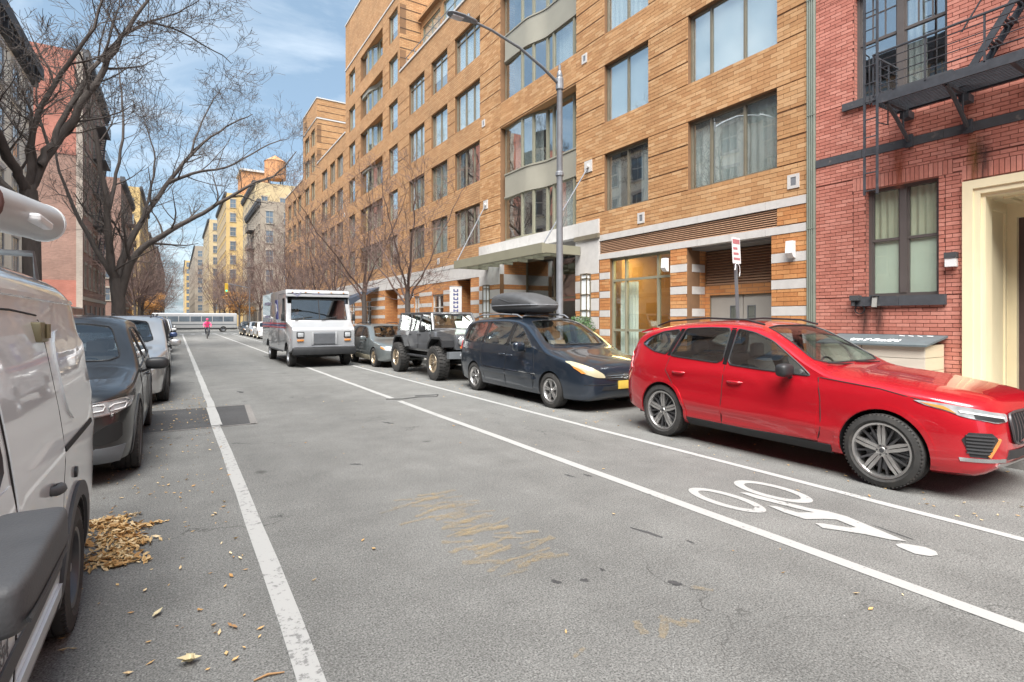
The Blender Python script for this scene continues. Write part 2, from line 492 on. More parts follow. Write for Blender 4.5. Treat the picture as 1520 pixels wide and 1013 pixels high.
asphalt_mat("asphalt", (0.158, 0.158, 0.151), 0.75)
asphalt_mat("asphalt_patch", (0.065, 0.065, 0.066), 0.3)
asphalt_mat("asphalt_rim", (0.20, 0.19, 0.18), 0.3)
worn_paint("road_paint", (0.37, 0.37, 0.36), (0.13, 0.13, 0.127), 0.45, 24)
worn_paint("road_paint_old", (0.36, 0.36, 0.35), (0.18, 0.18, 0.175), 0.50, 18)
worn_paint("yellow_mark", (0.50, 0.36, 0.17), (0.10, 0.099, 0.096), 0.66, 26)
_nt = MATS["yellow_mark"].node_tree          # thin scuffs: bare asphalt shows between them
_mx = [n for n in _nt.nodes if n.type == 'MIX'][0]
_b = _nt.nodes["Principled BSDF"]
_mr = _mx.inputs[0].links[0].from_node; _mr.inputs[1].default_value = 0.55; _mr.inputs[2].default_value = 0.98; _mr.inputs[4].default_value = 0.55
_nt.links.new(_mr.outputs[0], _b.inputs["Alpha"])
_nt.links.remove(_b.inputs["Base Color"].links[0]); _b.inputs["Base Color"].default_value = (0.40, 0.31, 0.18, 1)
pm("concrete", (0.22, 0.215, 0.20), 0.85, var=0.16, scale=2.5, bump=0.2, bscale=50, dark=(0.15, 0.145, 0.14))
pm("kerb", (0.20, 0.20, 0.19), 0.8, var=0.2, scale=5, bump=0.2)
pm("dirt", (0.12, 0.10, 0.075), 0.95, var=0.3, scale=6, bump=0.5)
brick_piece("red_brick", (0.40, 0.140, 0.102), (0.47, 0.178, 0.132), (0.54, 0.228, 0.175))
brick_piece("tan_brick", (0.375, 0.190, 0.080), (0.44, 0.240, 0.106), (0.51, 0.308, 0.155))
brick_piece("orange_brick", (0.42, 0.170, 0.058), (0.50, 0.220, 0.078), (0.54, 0.275, 0.115))
brick_wall_mat("tan_brick_far", (0.375, 0.195, 0.084), (0.465, 0.27, 0.128), (0.24, 0.13, 0.065), 0.31, 0.098)
brick_wall_mat("orange_brick_far", (0.42, 0.165, 0.055), (0.52, 0.245, 0.09), (0.30, 0.16, 0.08), 0.31, 0.098)
brick_wall_mat("red_brick_far", (0.38, 0.125, 0.09), (0.46, 0.18, 0.135), (0.20, 0.085, 0.065), 0.21, 0.0695, gap=0.008)
pm("red_mortar", (0.17, 0.068, 0.052), 0.95, var=0.2)
pm("tan_mortar", (0.185, 0.100, 0.050), 0.95, var=0.15)
pm("white_stone", (0.52, 0.50, 0.48), 0.7, var=0.09, scale=5, bump=0.08, bscale=30, dark=(0.38, 0.36, 0.33), dark_lo=0.56, dark_hi=0.8)
pm("cream_stone", (0.80, 0.70, 0.47), 0.65, var=0.07, scale=2, bump=0.06, bscale=20, dark=(0.60, 0.50, 0.32), dark_lo=0.58, dark_hi=0.85, stretch=(1, 1, 0.4))
pm("black_stone", (0.055, 0.058, 0.066), 0.7, var=0.25, scale=7, dark=(0.14, 0.13, 0.12), dark_lo=0.58, dark_hi=0.7)
pm("olive_metal", (0.235, 0.225, 0.165), 0.5, metal=0.0, var=0.08, scale=2)
pm("olive_panel", (0.285, 0.270, 0.220), 0.55, var=0.07, scale=1.5)
pm("bronze_metal", (0.19, 0.165, 0.12), 0.45, metal=0.2, var=0.1)
pm("louvre_metal", (0.40, 0.235, 0.145), 0.6, var=0.1)
pm("dark_gap", (0.05, 0.035, 0.028), 0.95)
pm("grey_door", (0.33, 0.31, 0.28), 0.5, var=0.06)
pm("room", (0.20, 0.19, 0.18), 0.9, var=0.2, scale=0.7)
pm("lobby_wall", (0.46, 0.28, 0.14), 0.7, var=0.15, scale=1)
pm("curtain", (0.80, 0.82, 0.79), 0.8, var=0.06)
pm("curtain_beige", (0.66, 0.58, 0.46), 0.85, var=0.08)
pm("curtain_grey", (0.42, 0.46, 0.47), 0.85, var=0.08)
pm("blind", (0.80, 0.84, 0.85), 0.8, var=0.04)
pm("black_iron", (0.052, 0.056, 0.066), 0.55, metal=0.2, var=0.3, scale=9, dark=(0.12, 0.11, 0.11), dark_lo=0.6, dark_hi=0.75)
pm("brown_frame", (0.10, 0.085, 0.080), 0.5, var=0.12)
pm("strip_metal", (0.30, 0.33, 0.28), 0.45, metal=0.3, var=0.08)
pm("galv", (0.25, 0.26, 0.28), 0.45, metal=0.45, var=0.12, scale=6)
pm("dark_galv", (0.17, 0.185, 0.20), 0.5, metal=0.4, var=0.12)
pm("white_paint", (0.72, 0.72, 0.72), 0.45, var=0.05)
pm("black_plastic", (0.022, 0.023, 0.025), 0.5, var=0.2, scale=8)
pm("grey_plastic", (0.06, 0.062, 0.066), 0.6, var=0.15, scale=6, bump=0.12, bscale=140)
pm("rubber", (0.036, 0.035, 0.034), 0.8, var=0.3, scale=14, bump=0.15, bscale=60, dark=(0.085, 0.075, 0.065), dark_lo=0.5, dark_hi=0.8)
pm("alloy", (0.55, 0.54, 0.53), 0.32, metal=0.9, var=0.1)
pm("dark_alloy", (0.10, 0.10, 0.105), 0.38, metal=0.6, var=0.1)
pm("bronze_alloy", (0.50, 0.42, 0.32), 0.35, metal=0.8, var=0.1)
pm("chrome", (0.70, 0.71, 0.72), 0.15, metal=1.0, var=0.05)
pm("underbody", (0.014, 0.014, 0.014), 0.9)
pm("seat_cloth", (0.10, 0.095, 0.09), 0.85, var=0.1)
pm("seat_tan", (0.36, 0.30, 0.22), 0.8, var=0.1)
pm("lamp_red", (0.50, 0.015, 0.015), 0.15, coat=1.0, var=0.05)
pm("lamp_amber", (0.60, 0.24, 0.06), 0.2, coat=1.0, var=0.05)
pm("lamp_white", (0.42, 0.44, 0.46), 0.15, coat=1.0, var=0.1, scale=12)
pm("lamp_hazy", (0.40, 0.36, 0.24), 0.35, coat=0.6, var=0.12, scale=9)
pm("plate_yellow", (0.72, 0.50, 0.09), 0.5, var=0.06)
pm("bark", (0.070, 0.058, 0.052), 0.9, var=0.35, scale=7, bump=0.9, bscale=16, stretch=(1, 1, 0.25))
pm("twig", (0.105, 0.082, 0.074), 0.9, var=0.25)
pm("twig_red", (0.115, 0.075, 0.064), 0.9, var=0.25)
pm("evergreen", (0.045, 0.095, 0.03), 0.7, var=0.4, scale=6)
glass_mat("window_glass", (0.93, 0.96, 0.96), 0.34, wavy=0.05, gtint=(0.97, 1.0, 1.0))
glass_mat("dark_glass", (0.70, 0.75, 0.74), 0.16, wavy=0.03)
glass_mat("car_glass", (0.62, 0.68, 0.68), 0.36)
glass_mat("clear_glass", (0.92, 0.96, 0.94), 0.10)
glass_mat("lamp_glass", (0.85, 0.88, 0.90), 0.10)
pm("far_pane", (0.11, 0.14, 0.17), 0.08, var=0.35, scale=1.5, spec=1.0, coat=1.0)
# ------------------------------------------------------------------ ground, road, pavements
KR, KL = 8.0, -2.55          # kerb lines
WR, WL = 11.2, -6.6          # building lines
CS0, CS1 = 74.0, 92.0        # the cross street far down the road

def sheet_obj(name, x0, x1, y0, y1, z, m, parent=None, kind=None):
    mb = MB(); mb.add([(x0, y0, z), (x1, y0, z), (x1, y1, z), (x0, y1, z)], [(0, 1, 2, 3)])
    o = mb.build(name, m, parent, fixn=False)
    if kind: tag(o, kind=kind)
    return o

g = sheet_obj("ground", -2500, 2500, -2500, 2500, -0.03, M_["asphalt"], kind="structure")
tag(g, "dark ground under the street and the blocks around it", "ground")
road = tag(sheet_obj("road", -60, 60, -80, 900, 0.0, M_["asphalt"]), "grey asphalt roadway between the two rows of parked cars", "road", kind="structure")

def pavement(name, x0, x1, y0, y1, label, kx):
    mb = MB(); mb.box(x0, x1, y0, y1, 0.0, 0.14)
    o = tag(mb.build(name, M_["concrete"]), label, "pavement", kind="structure")
    kb = MB()
    y = y0
    while y < min(y1, y0 + 75):
        kb.box(kx - 0.075, kx + 0.075, y + 0.004, min(y + 2.4, y1) - 0.004, 0.0, 0.155); y += 2.4
    if y < y1: kb.box(kx - 0.075, kx + 0.075, y, y1, 0.0, 0.155)
    kb.build("kerb", M_["kerb"], o)
    # flag joints: thin dark scores laid proud of the slab
    js = MB()
    y = y0 + 1.5
    while y < min(y1, y0 + 60):
        js.box(x0 + 0.08, x1 - 0.08, y - 0.006, y + 0.006, 0.14, 0.144); y += 1.5
    js.box((x0 + x1) / 2 - 0.006, (x0 + x1) / 2 + 0.006, y0, min(y1, y0 + 60), 0.14, 0.1425)
    js.build("joint", M_["kerb"], o)
    return o
pavement("pavement_right", KR, WR + 2.4, -70, CS0, "concrete pavement in front of the tan and red brick buildings", KR)
pavement("pavement_left", WL - 12, KL, -70, CS0, "concrete pavement on the left behind the parked vehicles", KL)
pavement("pavement_right_far", KR, WR + 1, CS1, 520, "pavement on the right beyond the cross street", KR)
pavement("pavement_left_far", WL - 1, KL, CS1, 520, "pavement on the left beyond the cross street", KL)

# lane lines (parts of the road)
def line(name, x, w, y0, y1, m, z=0.004, wob=0.008):
    mb = MB()
    n = max(2, int(min(y1 - y0, 60) / 0.6))
    L_, R_ = [], []
    for i in range(n + 1):
        y = y0 + (y1 - y0) * (i / n) ** 1.7
        d = rnd.uniform(-wob, wob)
        L_.append((x - w / 2 + d + rnd.uniform(-.003, .003), y, z)); R_.append((x + w / 2 + d + rnd.uniform(-.003, .003), y, z))
    vs = L_ + R_
    mb.add(vs, [(i, n + 1 + i, n + 2 + i, i + 1) for i in range(n)])
    return mb.build(name, m, road, fixn=False)
line("lane_line", 0.53, 0.118, -6, 9.6, M_["road_paint_old"])
line("lane_line", 0.545, 0.15, 9.62, 11.65, M_["road_paint_old"], z=0.009)
line("lane_line", 0.57, 0.125, 11.68, 71, M_["road_paint_old"])
line("lane_line", 3.86, 0.115, -6, 10.55, M_["road_paint"], z=0.004)
line("lane_line", 3.86, 0.115, 11.0, 71, M_["road_paint"])
line("lane_line", 5.42, 0.095, -6, 71, M_["road_paint"])
# stop line and crossing bars at the cross street
for i in range(9):
    sheet_obj("crossing_bar", -1.9 + i * 1.1, -1.5 + i * 1.1, 71.6, 73.6, 0.004, M_["road_paint"], road)

# the darker asphalt patch with its pale rim
pt = MB(); pt.add([(-0.6, 9.55, 0.003), (1.0, 9.52, 0.003), (1.12, 11.62, 0.003), (-0.6, 11.75, 0.003)], [(0, 1, 2, 3)])
pt.build("asphalt_patch", M_["asphalt_patch"], road, fixn=False)
rim = MB()
for a, b, w in (((1.05, 9.47), (1.17, 11.66), 0.10), ((-0.5, 9.50), (1.08, 9.48), 0.05), ((-0.5, 11.75), (1.15, 11.66), 0.05)):
    a, b = Vector((*a, 0)), Vector((*b, 0)); n = (b - a).normalized().cross(Vector((0, 0, 1))) * w / 2
    rim.add([a - n + Vector((0, 0, .006)), a + n + Vector((0, 0, .006)), b + n + Vector((0, 0, .006)), b - n + Vector((0, 0, .006))], [(0, 1, 2, 3)])
rim.build("patch_rim", M_["asphalt_rim"], road, fixn=False)
# tar seam where the bike line is broken
tr = MB(); tr.tube([(3.7, 10.9, 0.002), (4.0, 10.75, 0.002), (4.4, 10.85, 0.002), (4.75, 10.7, 0.002), (4.9, 10.95, 0.002), (4.4, 11.05, 0.002)], 0.018, 5)
tr.build("tar_seam", M_["asphalt_patch"], road)

# bicycle symbol, painted flat: wheels, frame and rider
def ring(mb, cx, cy, rx, ry, w, n=40, z=0.005, rot=0.0):
    vs = []
    for k in range(n):
        a = 2 * math.pi * k / n
        for f in (1, 0):
            x, y = (rx - (0 if f else w)) * math.cos(a), (ry - (0 if f else w * 1.35)) * math.sin(a)
            vs.append((cx + x * math.cos(rot) - y * math.sin(rot), cy + x * math.sin(rot) + y * math.cos(rot), z))
    mb.add(vs, [(2 * k, 2 * k + 1, (2 * k + 3) % (2 * n), (2 * k + 2) % (2 * n)) for k in range(n)])
def flat(mb, pts, z=0.005):
    mb.add([(x, y, z) for x, y in pts], [tuple(range(len(pts)))])
bs = MB()
ring(bs, 4.295, 3.18, 0.185, 0.39, 0.075)
ring(bs, 4.885, 3.10, 0.210, 0.385, 0.078)
flat(bs, [(4.58, 3.23), (4.64, 3.19), (4.72, 2.63), (4.78, 2.51), (4.79, 2.36), (4.63, 1.86), (4.56, 1.94), (4.51, 2.09), (4.42, 2.24), (4.36, 2.33), (4.41, 2.42), (4.46, 2.38), (4.55, 2.22), (4.60, 2.20), (4.64, 2.37), (4.57, 2.43), (4.43, 2.51), (4.43, 2.69), (4.47, 2.87), (4.52, 2.82), (4.53, 2.63), (4.65, 2.56), (4.62, 2.68), (4.60, 2.81), (4.56, 3.04)], 0.0062)
flat(bs, [(4.50, 1.88), (4.56, 1.865), (4.60, 1.80), (4.63, 1.74), (4.61, 1.67), (4.55, 1.635), (4.48, 1.655), (4.435, 1.73), (4.455, 1.80), (4.47, 1.85)], 0.0054)
bs.build("bicycle_symbol", M_["road_paint"], road, fixn=False)

# scuffed yellow survey marks on the asphalt
ym = MB()
def dash(x, y, l, w, a):
    c, s = math.cos(a), math.sin(a)
    n = 7; pts = []
    for i in range(n): pts.append((-l / 2 + l * i / (n - 1), w / 2 * rnd.uniform(.4, 1.1)))
    for i in range(n): pts.append((l / 2 - l * i / (n - 1), -w / 2 * rnd.uniform(.4, 1.1)))
    ym.add([(x + c * u - s * v, y + s * u + c * v, 0.0035 + 0.0004 * (len(ym.f) % 7)) for u, v in pts], [tuple(range(2 * n))])
for i in range(56):
    t = i / 55
    dash(1.98 + 0.06 * t + rnd.gauss(0, .15), 4.75 - 1.75 * t + rnd.uniform(-.08, .08), rnd.uniform(.12, .42), rnd.uniform(.03, .09), rnd.uniform(-.6, .35))
for (x, y, l, w, a) in ((2.32, 2.05, .16, .05, 1.9), (2.22, 2.02, .18, .06, .6), (2.12, 2.1, .13, .06, 1.2), (2.40, 2.0, .10, .05, 2.4), (2.75, 2.2, .13, .05, 2.2), (1.7, 2.1, .1, .03, .4)):
    dash(x, y, l, w, a)
ym.build("yellow_mark", M_["yellow_mark"], road, fixn=False)

# dark oil and tar spots
for (x, y, rx, ry, a) in ((2.04, 2.75, .035, .05, .3), (2.21, 2.67, .035, .05, 1.0), (2.66, 2.34, .05, .075, .5), (2.40, 2.72, .02, .035, 0), (3.55, 4.55, .03, .10, .2), (3.72, 4.45, .03, .09, .2), (3.12, 3.0, .028, .20, .25), (3.26, 2.72, .022, .05, .1), (4.75, 2.0, .02, .28, -.2), (1.75, 6.2, .05, .12, .8), (2.9, 8.4, .06, .2, .4), (1.25, 13.8, .1, .3, .2), (.75, 4.9, .02, .04, .3)):
    k = random.Random(int(x * 997 + y * 31)); pts = []
    for i in range(14):
        t = 2 * math.pi * i / 14; f = k.uniform(.45, 1.25); u, v_ = .7 * rx * f * math.cos(t), .7 * ry * f * math.sin(t)
        pts.append((x + u * math.cos(a) - v_ * math.sin(a), y + u * math.sin(a) + v_ * math.cos(a), 0.0022))
    mb = MB(); mb.add(pts, [tuple(range(14))]); mb.build("oil_spot", M_["asphalt_patch"], road, fixn=False)

# ------------------------------------------------------------------ brickwork helper
CAMP = Vector((0, 0, 1.66))
UNIT = {}
def unit_brick(m):
    if m.name not in UNIT:
        mb = MB(); mb.box(0, 1, 0, 1, 0, 1)
        UNIT[m.name] = mb.mesh("brick", m)
    return UNIT[m.name]
def in_view(p):
    th = math.atan(498 / 800); c, s = math.cos(th), math.sin(th)
    d = p.y * c + p.x * s
    if d < 0.2: return None
    px = 760 + 800 * (p.x * c - p.y * s) / d; py = 475 - 800 * (p.z - 1.66) / d
    if -10 < px < 1530 and -10 < py < 1023: return d
    return None
def lay_bricks(rects, L_, H_, gap, x, depth=0.014, edges=None):
    """running bond inside (y0,y1,z0,z1) rectangles on a wall x = const facing -x; rows locked to z=0, returns brick boxes"""
    out = []
    for (y0, y1, z0, z1) in rects:
        r0 = math.floor(z0 / H_ + 1e-6)
        z = r0 * H_
        row = r0
        while z < z1 - 0.012:
            za, zb = max(z, z0) + gap / 2, min(z + H_, z1) - gap / 2
            if zb - za > 0.012:
                off = (row % 2) * L_ / 2 + (row * 0.37 % 1) * 0.02
                k0 = math.floor((y0 - off) / L_)
                y = k0 * L_ + off
                while y < y1:
                    ya, yb = max(y, y0) + gap / 2, min(y + L_, y1) - gap / 2
                    if yb - ya > 0.02:
                        d = rnd.uniform(-0.0025, 0.0025)
                        out.append((x + d, x + depth + 0.004, ya, yb, za, zb))
                    y += L_
            z += H_; row += 1
    return out
def place_bricks(bricks, m, parent, keep=300):
    """the nearest in view become single objects, the rest one mesh"""
    sc = []
    for b in bricks:
        d = in_view(Vector((b[0], (b[2] + b[3]) / 2, (b[4] + b[5]) / 2)))
        sc.append((1e9 if d is None else d / max(0.05, min(b[3] - b[2], 0.3)), b))
    sc.sort(key=lambda t: t[0])
    um = unit_brick(m)
    near, rest = sc[:keep], sc[keep:]
    for _, b in near:
        link_mesh("brick", um, parent, (b[0], b[2], b[4]), scale=(b[1] - b[0], b[3] - b[2], b[5] - b[4]))
    if rest:
        mb = MB()
        for _, b in rest: mb.box(*b)
        o = mb.build("brickwork", m, parent, fixn=False); o["kind"] = "stuff"

# ------------------------------------------------------------------ windows
def curtain_mesh(mb, x, y0, y1, z0, z1, amp=0.03, waves=6):
    n = max(8, int(waves * 6))
    def fn(u, v):
        return (x + amp * math.sin(u * waves * 2 * math.pi), y0 + (y1 - y0) * u, z0 + (z1 - z0) * v)
    mb.sheet(fn, n, 1)
def facade_window(parent, y0, y1, z0, z1, x=11.32, splits=(), frame="bronze_metal", glass="window_glass", bar=0.055, transom=None, dress=None, name="window", seed=0):
    """a framed window set in a wall facing -x: frame mesh with pane children and curtains or blinds behind"""
    rr = random.Random(seed * 131 + int(y0 * 97) + int(z0 * 31))
    f = MB()
    f.box(x, x + 0.09, y0, y0 + bar, z0, z1); f.box(x, x + 0.09, y1 - bar, y1, z0, z1)
    f.box(x, x + 0.09, y0 + bar, y1 - bar, z0, z0 + bar); f.box(x, x + 0.09, y0 + bar, y1 - bar, z1 - bar * 1.3, z1)
    ys = [y0 + bar] + [y0 + (y1 - y0) * s for s in splits] + [y1 - bar]
    for s in splits:
        yy = y0 + (y1 - y0) * s
        f.box(x - 0.004, x + 0.085, yy - bar * 0.45, yy + bar * 0.45, z0 + bar, z1 - bar * 1.3)
    if transom:
        zz = z0 + (z1 - z0) * transom
        f.box(x - 0.002, x + 0.08, y0 + bar, y1 - bar, zz - bar * 0.35, zz + bar * 0.35)
    w = f.build(name, M_[frame], parent)
    for i in range(len(ys) - 1):
        a, b = ys[i] + (bar * 0.45 if i else 0), ys[i + 1] - (bar * 0.45 if i < len(ys) - 2 else 0)
        p = MB(); p.box(x + 0.035, x + 0.043, a, b, z0 + bar, z1 - bar * 1.3)
        p.build("pane", M_[glass], w)
    dress = dress if dress is not None else rr.choice(["curtain", "blind", "sides", "blind", "blind", "curtain"])
    d = MB()
    cloth = M_[rr.choice(["curtain", "curtain", "curtain_beige", "curtain_grey", "curtain"])]
    if dress == "curtain":
        curtain_mesh(d, x + 0.115, y0 + 0.02, y1 - 0.02, z0, z1, 0.025, (y1 - y0) * 5)
        d.build("curtain", cloth, w, smooth=60, fixn=False)
    elif dress == "sides":
        k = (y1 - y0) * rr.uniform(.18, .3)
        curtain_mesh(d, x + 0.12, y0 + 0.02, y0 + k, z0, z1, 0.025, 4)
        curtain_mesh(d, x + 0.12, y1 - k, y1 - 0.02, z0, z1, 0.025, 4)
        d.build("curtain", cloth, w, smooth=60, fixn=False)
    elif dress == "blind":
        lo = z1 - (z1 - z0) * rr.choice([0.45, 0.6, 1.0, 1.0])
        d.box(x + 0.095, x + 0.10, y0 + 0.04, y1 - 0.04, lo, z1 - 0.05)
        d.build("blind", M_["blind"], w)
    return w

# ------------------------------------------------------------------ the tan brick apartment building
tan = thing("apartment_building", "long tan brick apartment building with striped stone base and entrance canopy", "building", (0, 0, 0))
SILL = [5.0, 7.73, 10.46, 13.19]
HEAD = [6.77, 9.5, 12.23, 14.96]
TOPZ = 16.25
OPEN_NEAR = [(6.98, 9.41), (10.79, 12.61)]
BAYC = (13.99, 18.9)
NEAR0, NEAR1 = 6.32, 20.65
# backing wall (mortar) for the near part, brick texture further on
core = MB()
bricks = []
def wall_block(y0, y1, z0, z1, near=True, rust=False):
    """one rectangle of brick wall; rust = broken by deep shadow joints"""
    if near:
        core.cur = 0; core.box(WR + 0.013, WR + 0.40, y0, y1, z0, z1)
        if rust:
            n = max(1, round((z1 - z0) / 0.59)); h = (z1 - z0) / n
            bricks.extend(lay_bricks([(y0, y1, z0 + i * h + 0.018, z0 + (i + 1) * h - 0.018) for i in range(n)], 0.31, 0.098, 0.009, WR, 0.016))
        else:
            bricks.extend(lay_bricks([(y0, y1, z0, z1)], 0.31, 0.098, 0.009, WR, 0.016))
    else:
        if rust:
            n = max(1, round((z1 - z0) / 0.59)); h = (z1 - z0) / n
            core.cur = 0; core.box(WR + 0.02, WR + 0.40, y0, y1, z0, z1)
            core.cur = 1
            for i in range(n): core.box(WR, WR + 0.03, y0, y1, z0 + i * h + 0.018, z0 + (i + 1) * h - 0.018)
        else:
            core.cur = 1; core.box(WR, WR + 0.40, y0, y1, z0, z1)
def floors(y0, y1, openings, sills, heads, z0, ztop, near):
    """piers and spandrels round a row of openings repeated on each floor"""
    zz = z0
    for s, h in zip(sills, heads):
        wall_block(y0, y1, zz, s, near)
        ya = y0
        for (a, b) in openings:
            if a - ya > 0.02: wall_block(ya, a, s, h, near, True)
            ya = b
        if y1 - ya > 0.02: wall_block(ya, y1, s, h, near, True)
        zz = h
    wall_block(y0, y1, zz, ztop, near)
floors(NEAR0, BAYC[0], OPEN_NEAR, SILL, HEAD, 4.29, TOPZ, True)
# piers either side of the olive bay, and the brick band across it
for s, h, z in ((4.81, 16.25, 0),):
    pass
zz = 4.81
for s, h in zip(SILL, HEAD):
    wall_block(BAYC[1], 20.65, zz, s, True); wall_block(BAYC[1], 20.65, s, h, True, True); zz = h
wall_block(BAYC[1], 20.65, zz, TOPZ, True)
wall_block(BAYC[0], BAYC[1], HEAD[1] + 0.02, SILL[2] - 0.02, True)
wall_block(BAYC[0], BAYC[1], HEAD[3] + 0.02, TOPZ, True)
# further bays: brick as material
OPEN_D = [(20.66, 23.13), (23.95, 25.92), (26.81, 29.06)]
floors(20.65, 30.59, OPEN_D, SILL, HEAD, 4.29, TOPZ, False)
SILL_T = SILL + [15.92, 18.65]; HEAD_T = HEAD + [17.69, 20.42]
OPEN_T = [(30.9, 32.49), (33.66, 38.57), (39.94, 41.59)]
floors(30.59, 42.56, OPEN_T, SILL_T, HEAD_T, 4.29, 24.5, False)
OPEN_J = [(43.4, 45.2), (45.9, 47.6), (48.6, 50.6)]
floors(42.56, 52.7, OPEN_J, SILL, HEAD, 4.29, 16.25, False)
OPEN_K = [(53.6, 55.3), (56.2, 58.3)]
SILL_K = SILL + [15.92, 18.4]; HEAD_K = HEAD + [17.69, 20.0]
floors(52.7, 59.2, OPEN_K, SILL_K, HEAD_K, 4.29, 22.5, False)
OPEN_L = [(60.2, 62.0), (63.0, 64.8), (66.0, 68.0)]
floors(59.2, 70.0, OPEN_L, SILL, HEAD, 4.29, 16.25, False)
# ends, towers' sides, setback storey, roof, back
core.cur = 1
core.box(WR + 0.40, 26, 70.0 - 0.4, 70.0, 0, 16.2)
core.box(WR + 0.40, 26, 6.34, 6.7, 0, 16.2)
core.box(WR, WR + 0.40, 69.8, 70.02, 0, 4.29)
core.box(WR + 0.40, 14.6, 30.59, 30.9, 16.2, 24.5); core.box(WR + 0.4, 14.6, 42.2, 42.56, 16.2, 24.5)
core.box(WR + 0.40, 14.6, 52.7, 53.0, 16.2, 22.5); core.box(WR + 0.4, 14.6, 58.9, 59.2, 16.2, 22.5)
core.box(14.2, 14.6, 30.9, 42.2, 16.2, 24.5); core.box(14.2, 14.6, 53.0, 58.9, 16.2, 22.5)
core.cur = 2
core.box(12.9, 26, 6.7, 69.6, 16.0, 16.2)
core.box(WR + 0.4, 14.2, 30.9, 42.2, 24.1, 24.3); core.box(WR + 0.4, 14.2, 53.0, 58.9, 22.1, 22.3)
core.box(WR + 0.4, 12.9, 6.7, 69.6, 16.0, 16.2)
core.box(25.8, 26, 6.7, 69.6, 0, 16)
core.box(13.2, 13.3, 6.7, 69.6, 4.3, 16)            # inner wall of the rooms
for z in (4.35, 7.12, 9.85, 12.58): core.box(WR + 0.42, 13.2, 6.7, 69.6, z - 0.12, z)
core.build("wall", [M_["tan_mortar"], M_["tan_brick_far"], M_["room"]], tan)
place_bricks(bricks, M_["tan_brick"], tan)

# shadow joints on the tower sides that face down the street
sj = MB()
for (y, zt) in ((30.585, 24.5), (52.695, 22.5)):
    z = 16.6
    while z < zt - 0.3:
        sj.box(WR + 0.02, 14.58, y - 0.006, y + 0.01, z, z + 0.035); z += 0.59
sj.build("shadow_joint", M_["dark_gap"], tan)
# copings
cp = MB()
cp.box(WR - 0.05, 11.75, 6.3, 30.55, TOPZ, TOPZ + 0.10); cp.box(WR - 0.05, 11.75, 42.6, 52.66, TOPZ, TOPZ + 0.10); cp.box(WR - 0.05, 11.75, 59.24, 70.05, TOPZ, TOPZ + 0.1)
cp.box(WR - 0.05, 14.65, 30.53, 42.6, 24.5, 24.6); cp.box(WR - 0.05, 14.65, 52.64, 59.25, 22.5, 22.6)
cp.box(WR - 0.045, WR + 0.01, 30.55, 42.58, 21.0, 21.1); cp.box(WR - 0.045, WR + 0.01, 52.66, 59.23, 20.6, 20.7)
cp.box(WR + 0.02, 14.6, 52.655, 52.70, 20.6, 20.72)
cp.build("coping", M_["white_stone"], tan)
# setback storey with large panes behind the parapet
sb = MB()
sb.box(12.55, 12.75, 6.7, 30.5, 16.2, 16.6); sb.box(12.55, 12.75, 6.7, 30.5, 19.2, 19.6); sb.box(12.3, 20, 6.7, 30.5, 19.6, 19.75)
for i in range(9): sb.box(12.55, 12.75, 6.7 + i * 2.95, 7.1 + i * 2.95, 16.6, 19.2)
sb.box(19.8, 20, 6.7, 30.5, 16.2, 19.6)
sb.build("setback_storey", M_["tan_brick_far"], tan)
for i in range(8):
    facade_window(tan, 7.1 + i * 2.95, 6.7 + (i + 1) * 2.95, 16.6, 19.2, x=12.6, splits=(0.5,), frame="olive_metal", dress="blind", seed=i)
tr_ = MB()
tr_.tube([(11.5, 20, 17.1), (11.5, 30.3, 17.1)], 0.025, 6)
for i in range(9): tr_.cyl((11.5, 20 + i * 1.28, 16.3), (11.5, 20 + i * 1.28, 17.1), 0.018, 5)
tr_.build("terrace_rail", M_["dark_galv"], tan)

# windows of the near columns and beyond
for fi, (s, h) in enumerate(zip(SILL, HEAD)):
    facade_window(tan, 6.98, 9.41, s, h, splits=(0.36, 0.745), seed=fi, dress=["curtain", "blind", "sides", "blind"][fi])
    facade_window(tan, 10.79, 12.61, s, h, splits=(0.5,), seed=fi + 9, dress=["sides", "blind", "curtain", "blind"][fi])
    facade_window(tan, 20.66, 23.13, s, h, splits=(0.3, 0.62), seed=fi, transom=(0.8 if fi == 3 else None))
    facade_window(tan, 23.95, 25.92, s, h, splits=(0.5,), seed=fi, transom=(0.8 if fi == 3 else None))
    facade_window(tan, 26.81, 29.06, s, h, splits=(0.33, 0.66), seed=fi, transom=(0.8 if fi == 3 else None))
    for (a, b) in OPEN_J + OPEN_L: facade_window(tan, a, b, s, h, splits=(0.5,), seed=fi)
for fi, (s, h) in enumerate(zip(SILL_T, HEAD_T)):
    facade_window(tan, 30.9, 32.49, s, h, splits=(), seed=fi, frame="olive_metal", dress="blind")
    facade_window(tan, 39.94, 41.59, s, h, splits=(), seed=fi, frame="olive_metal", dress="blind")
for fi, (s, h) in enumerate(zip(SILL_K, HEAD_K)):
    for (a, b) in OPEN_K: facade_window(tan, a, b, s, h, splits=(0.5,), seed=fi, frame="olive_metal", dress="none")

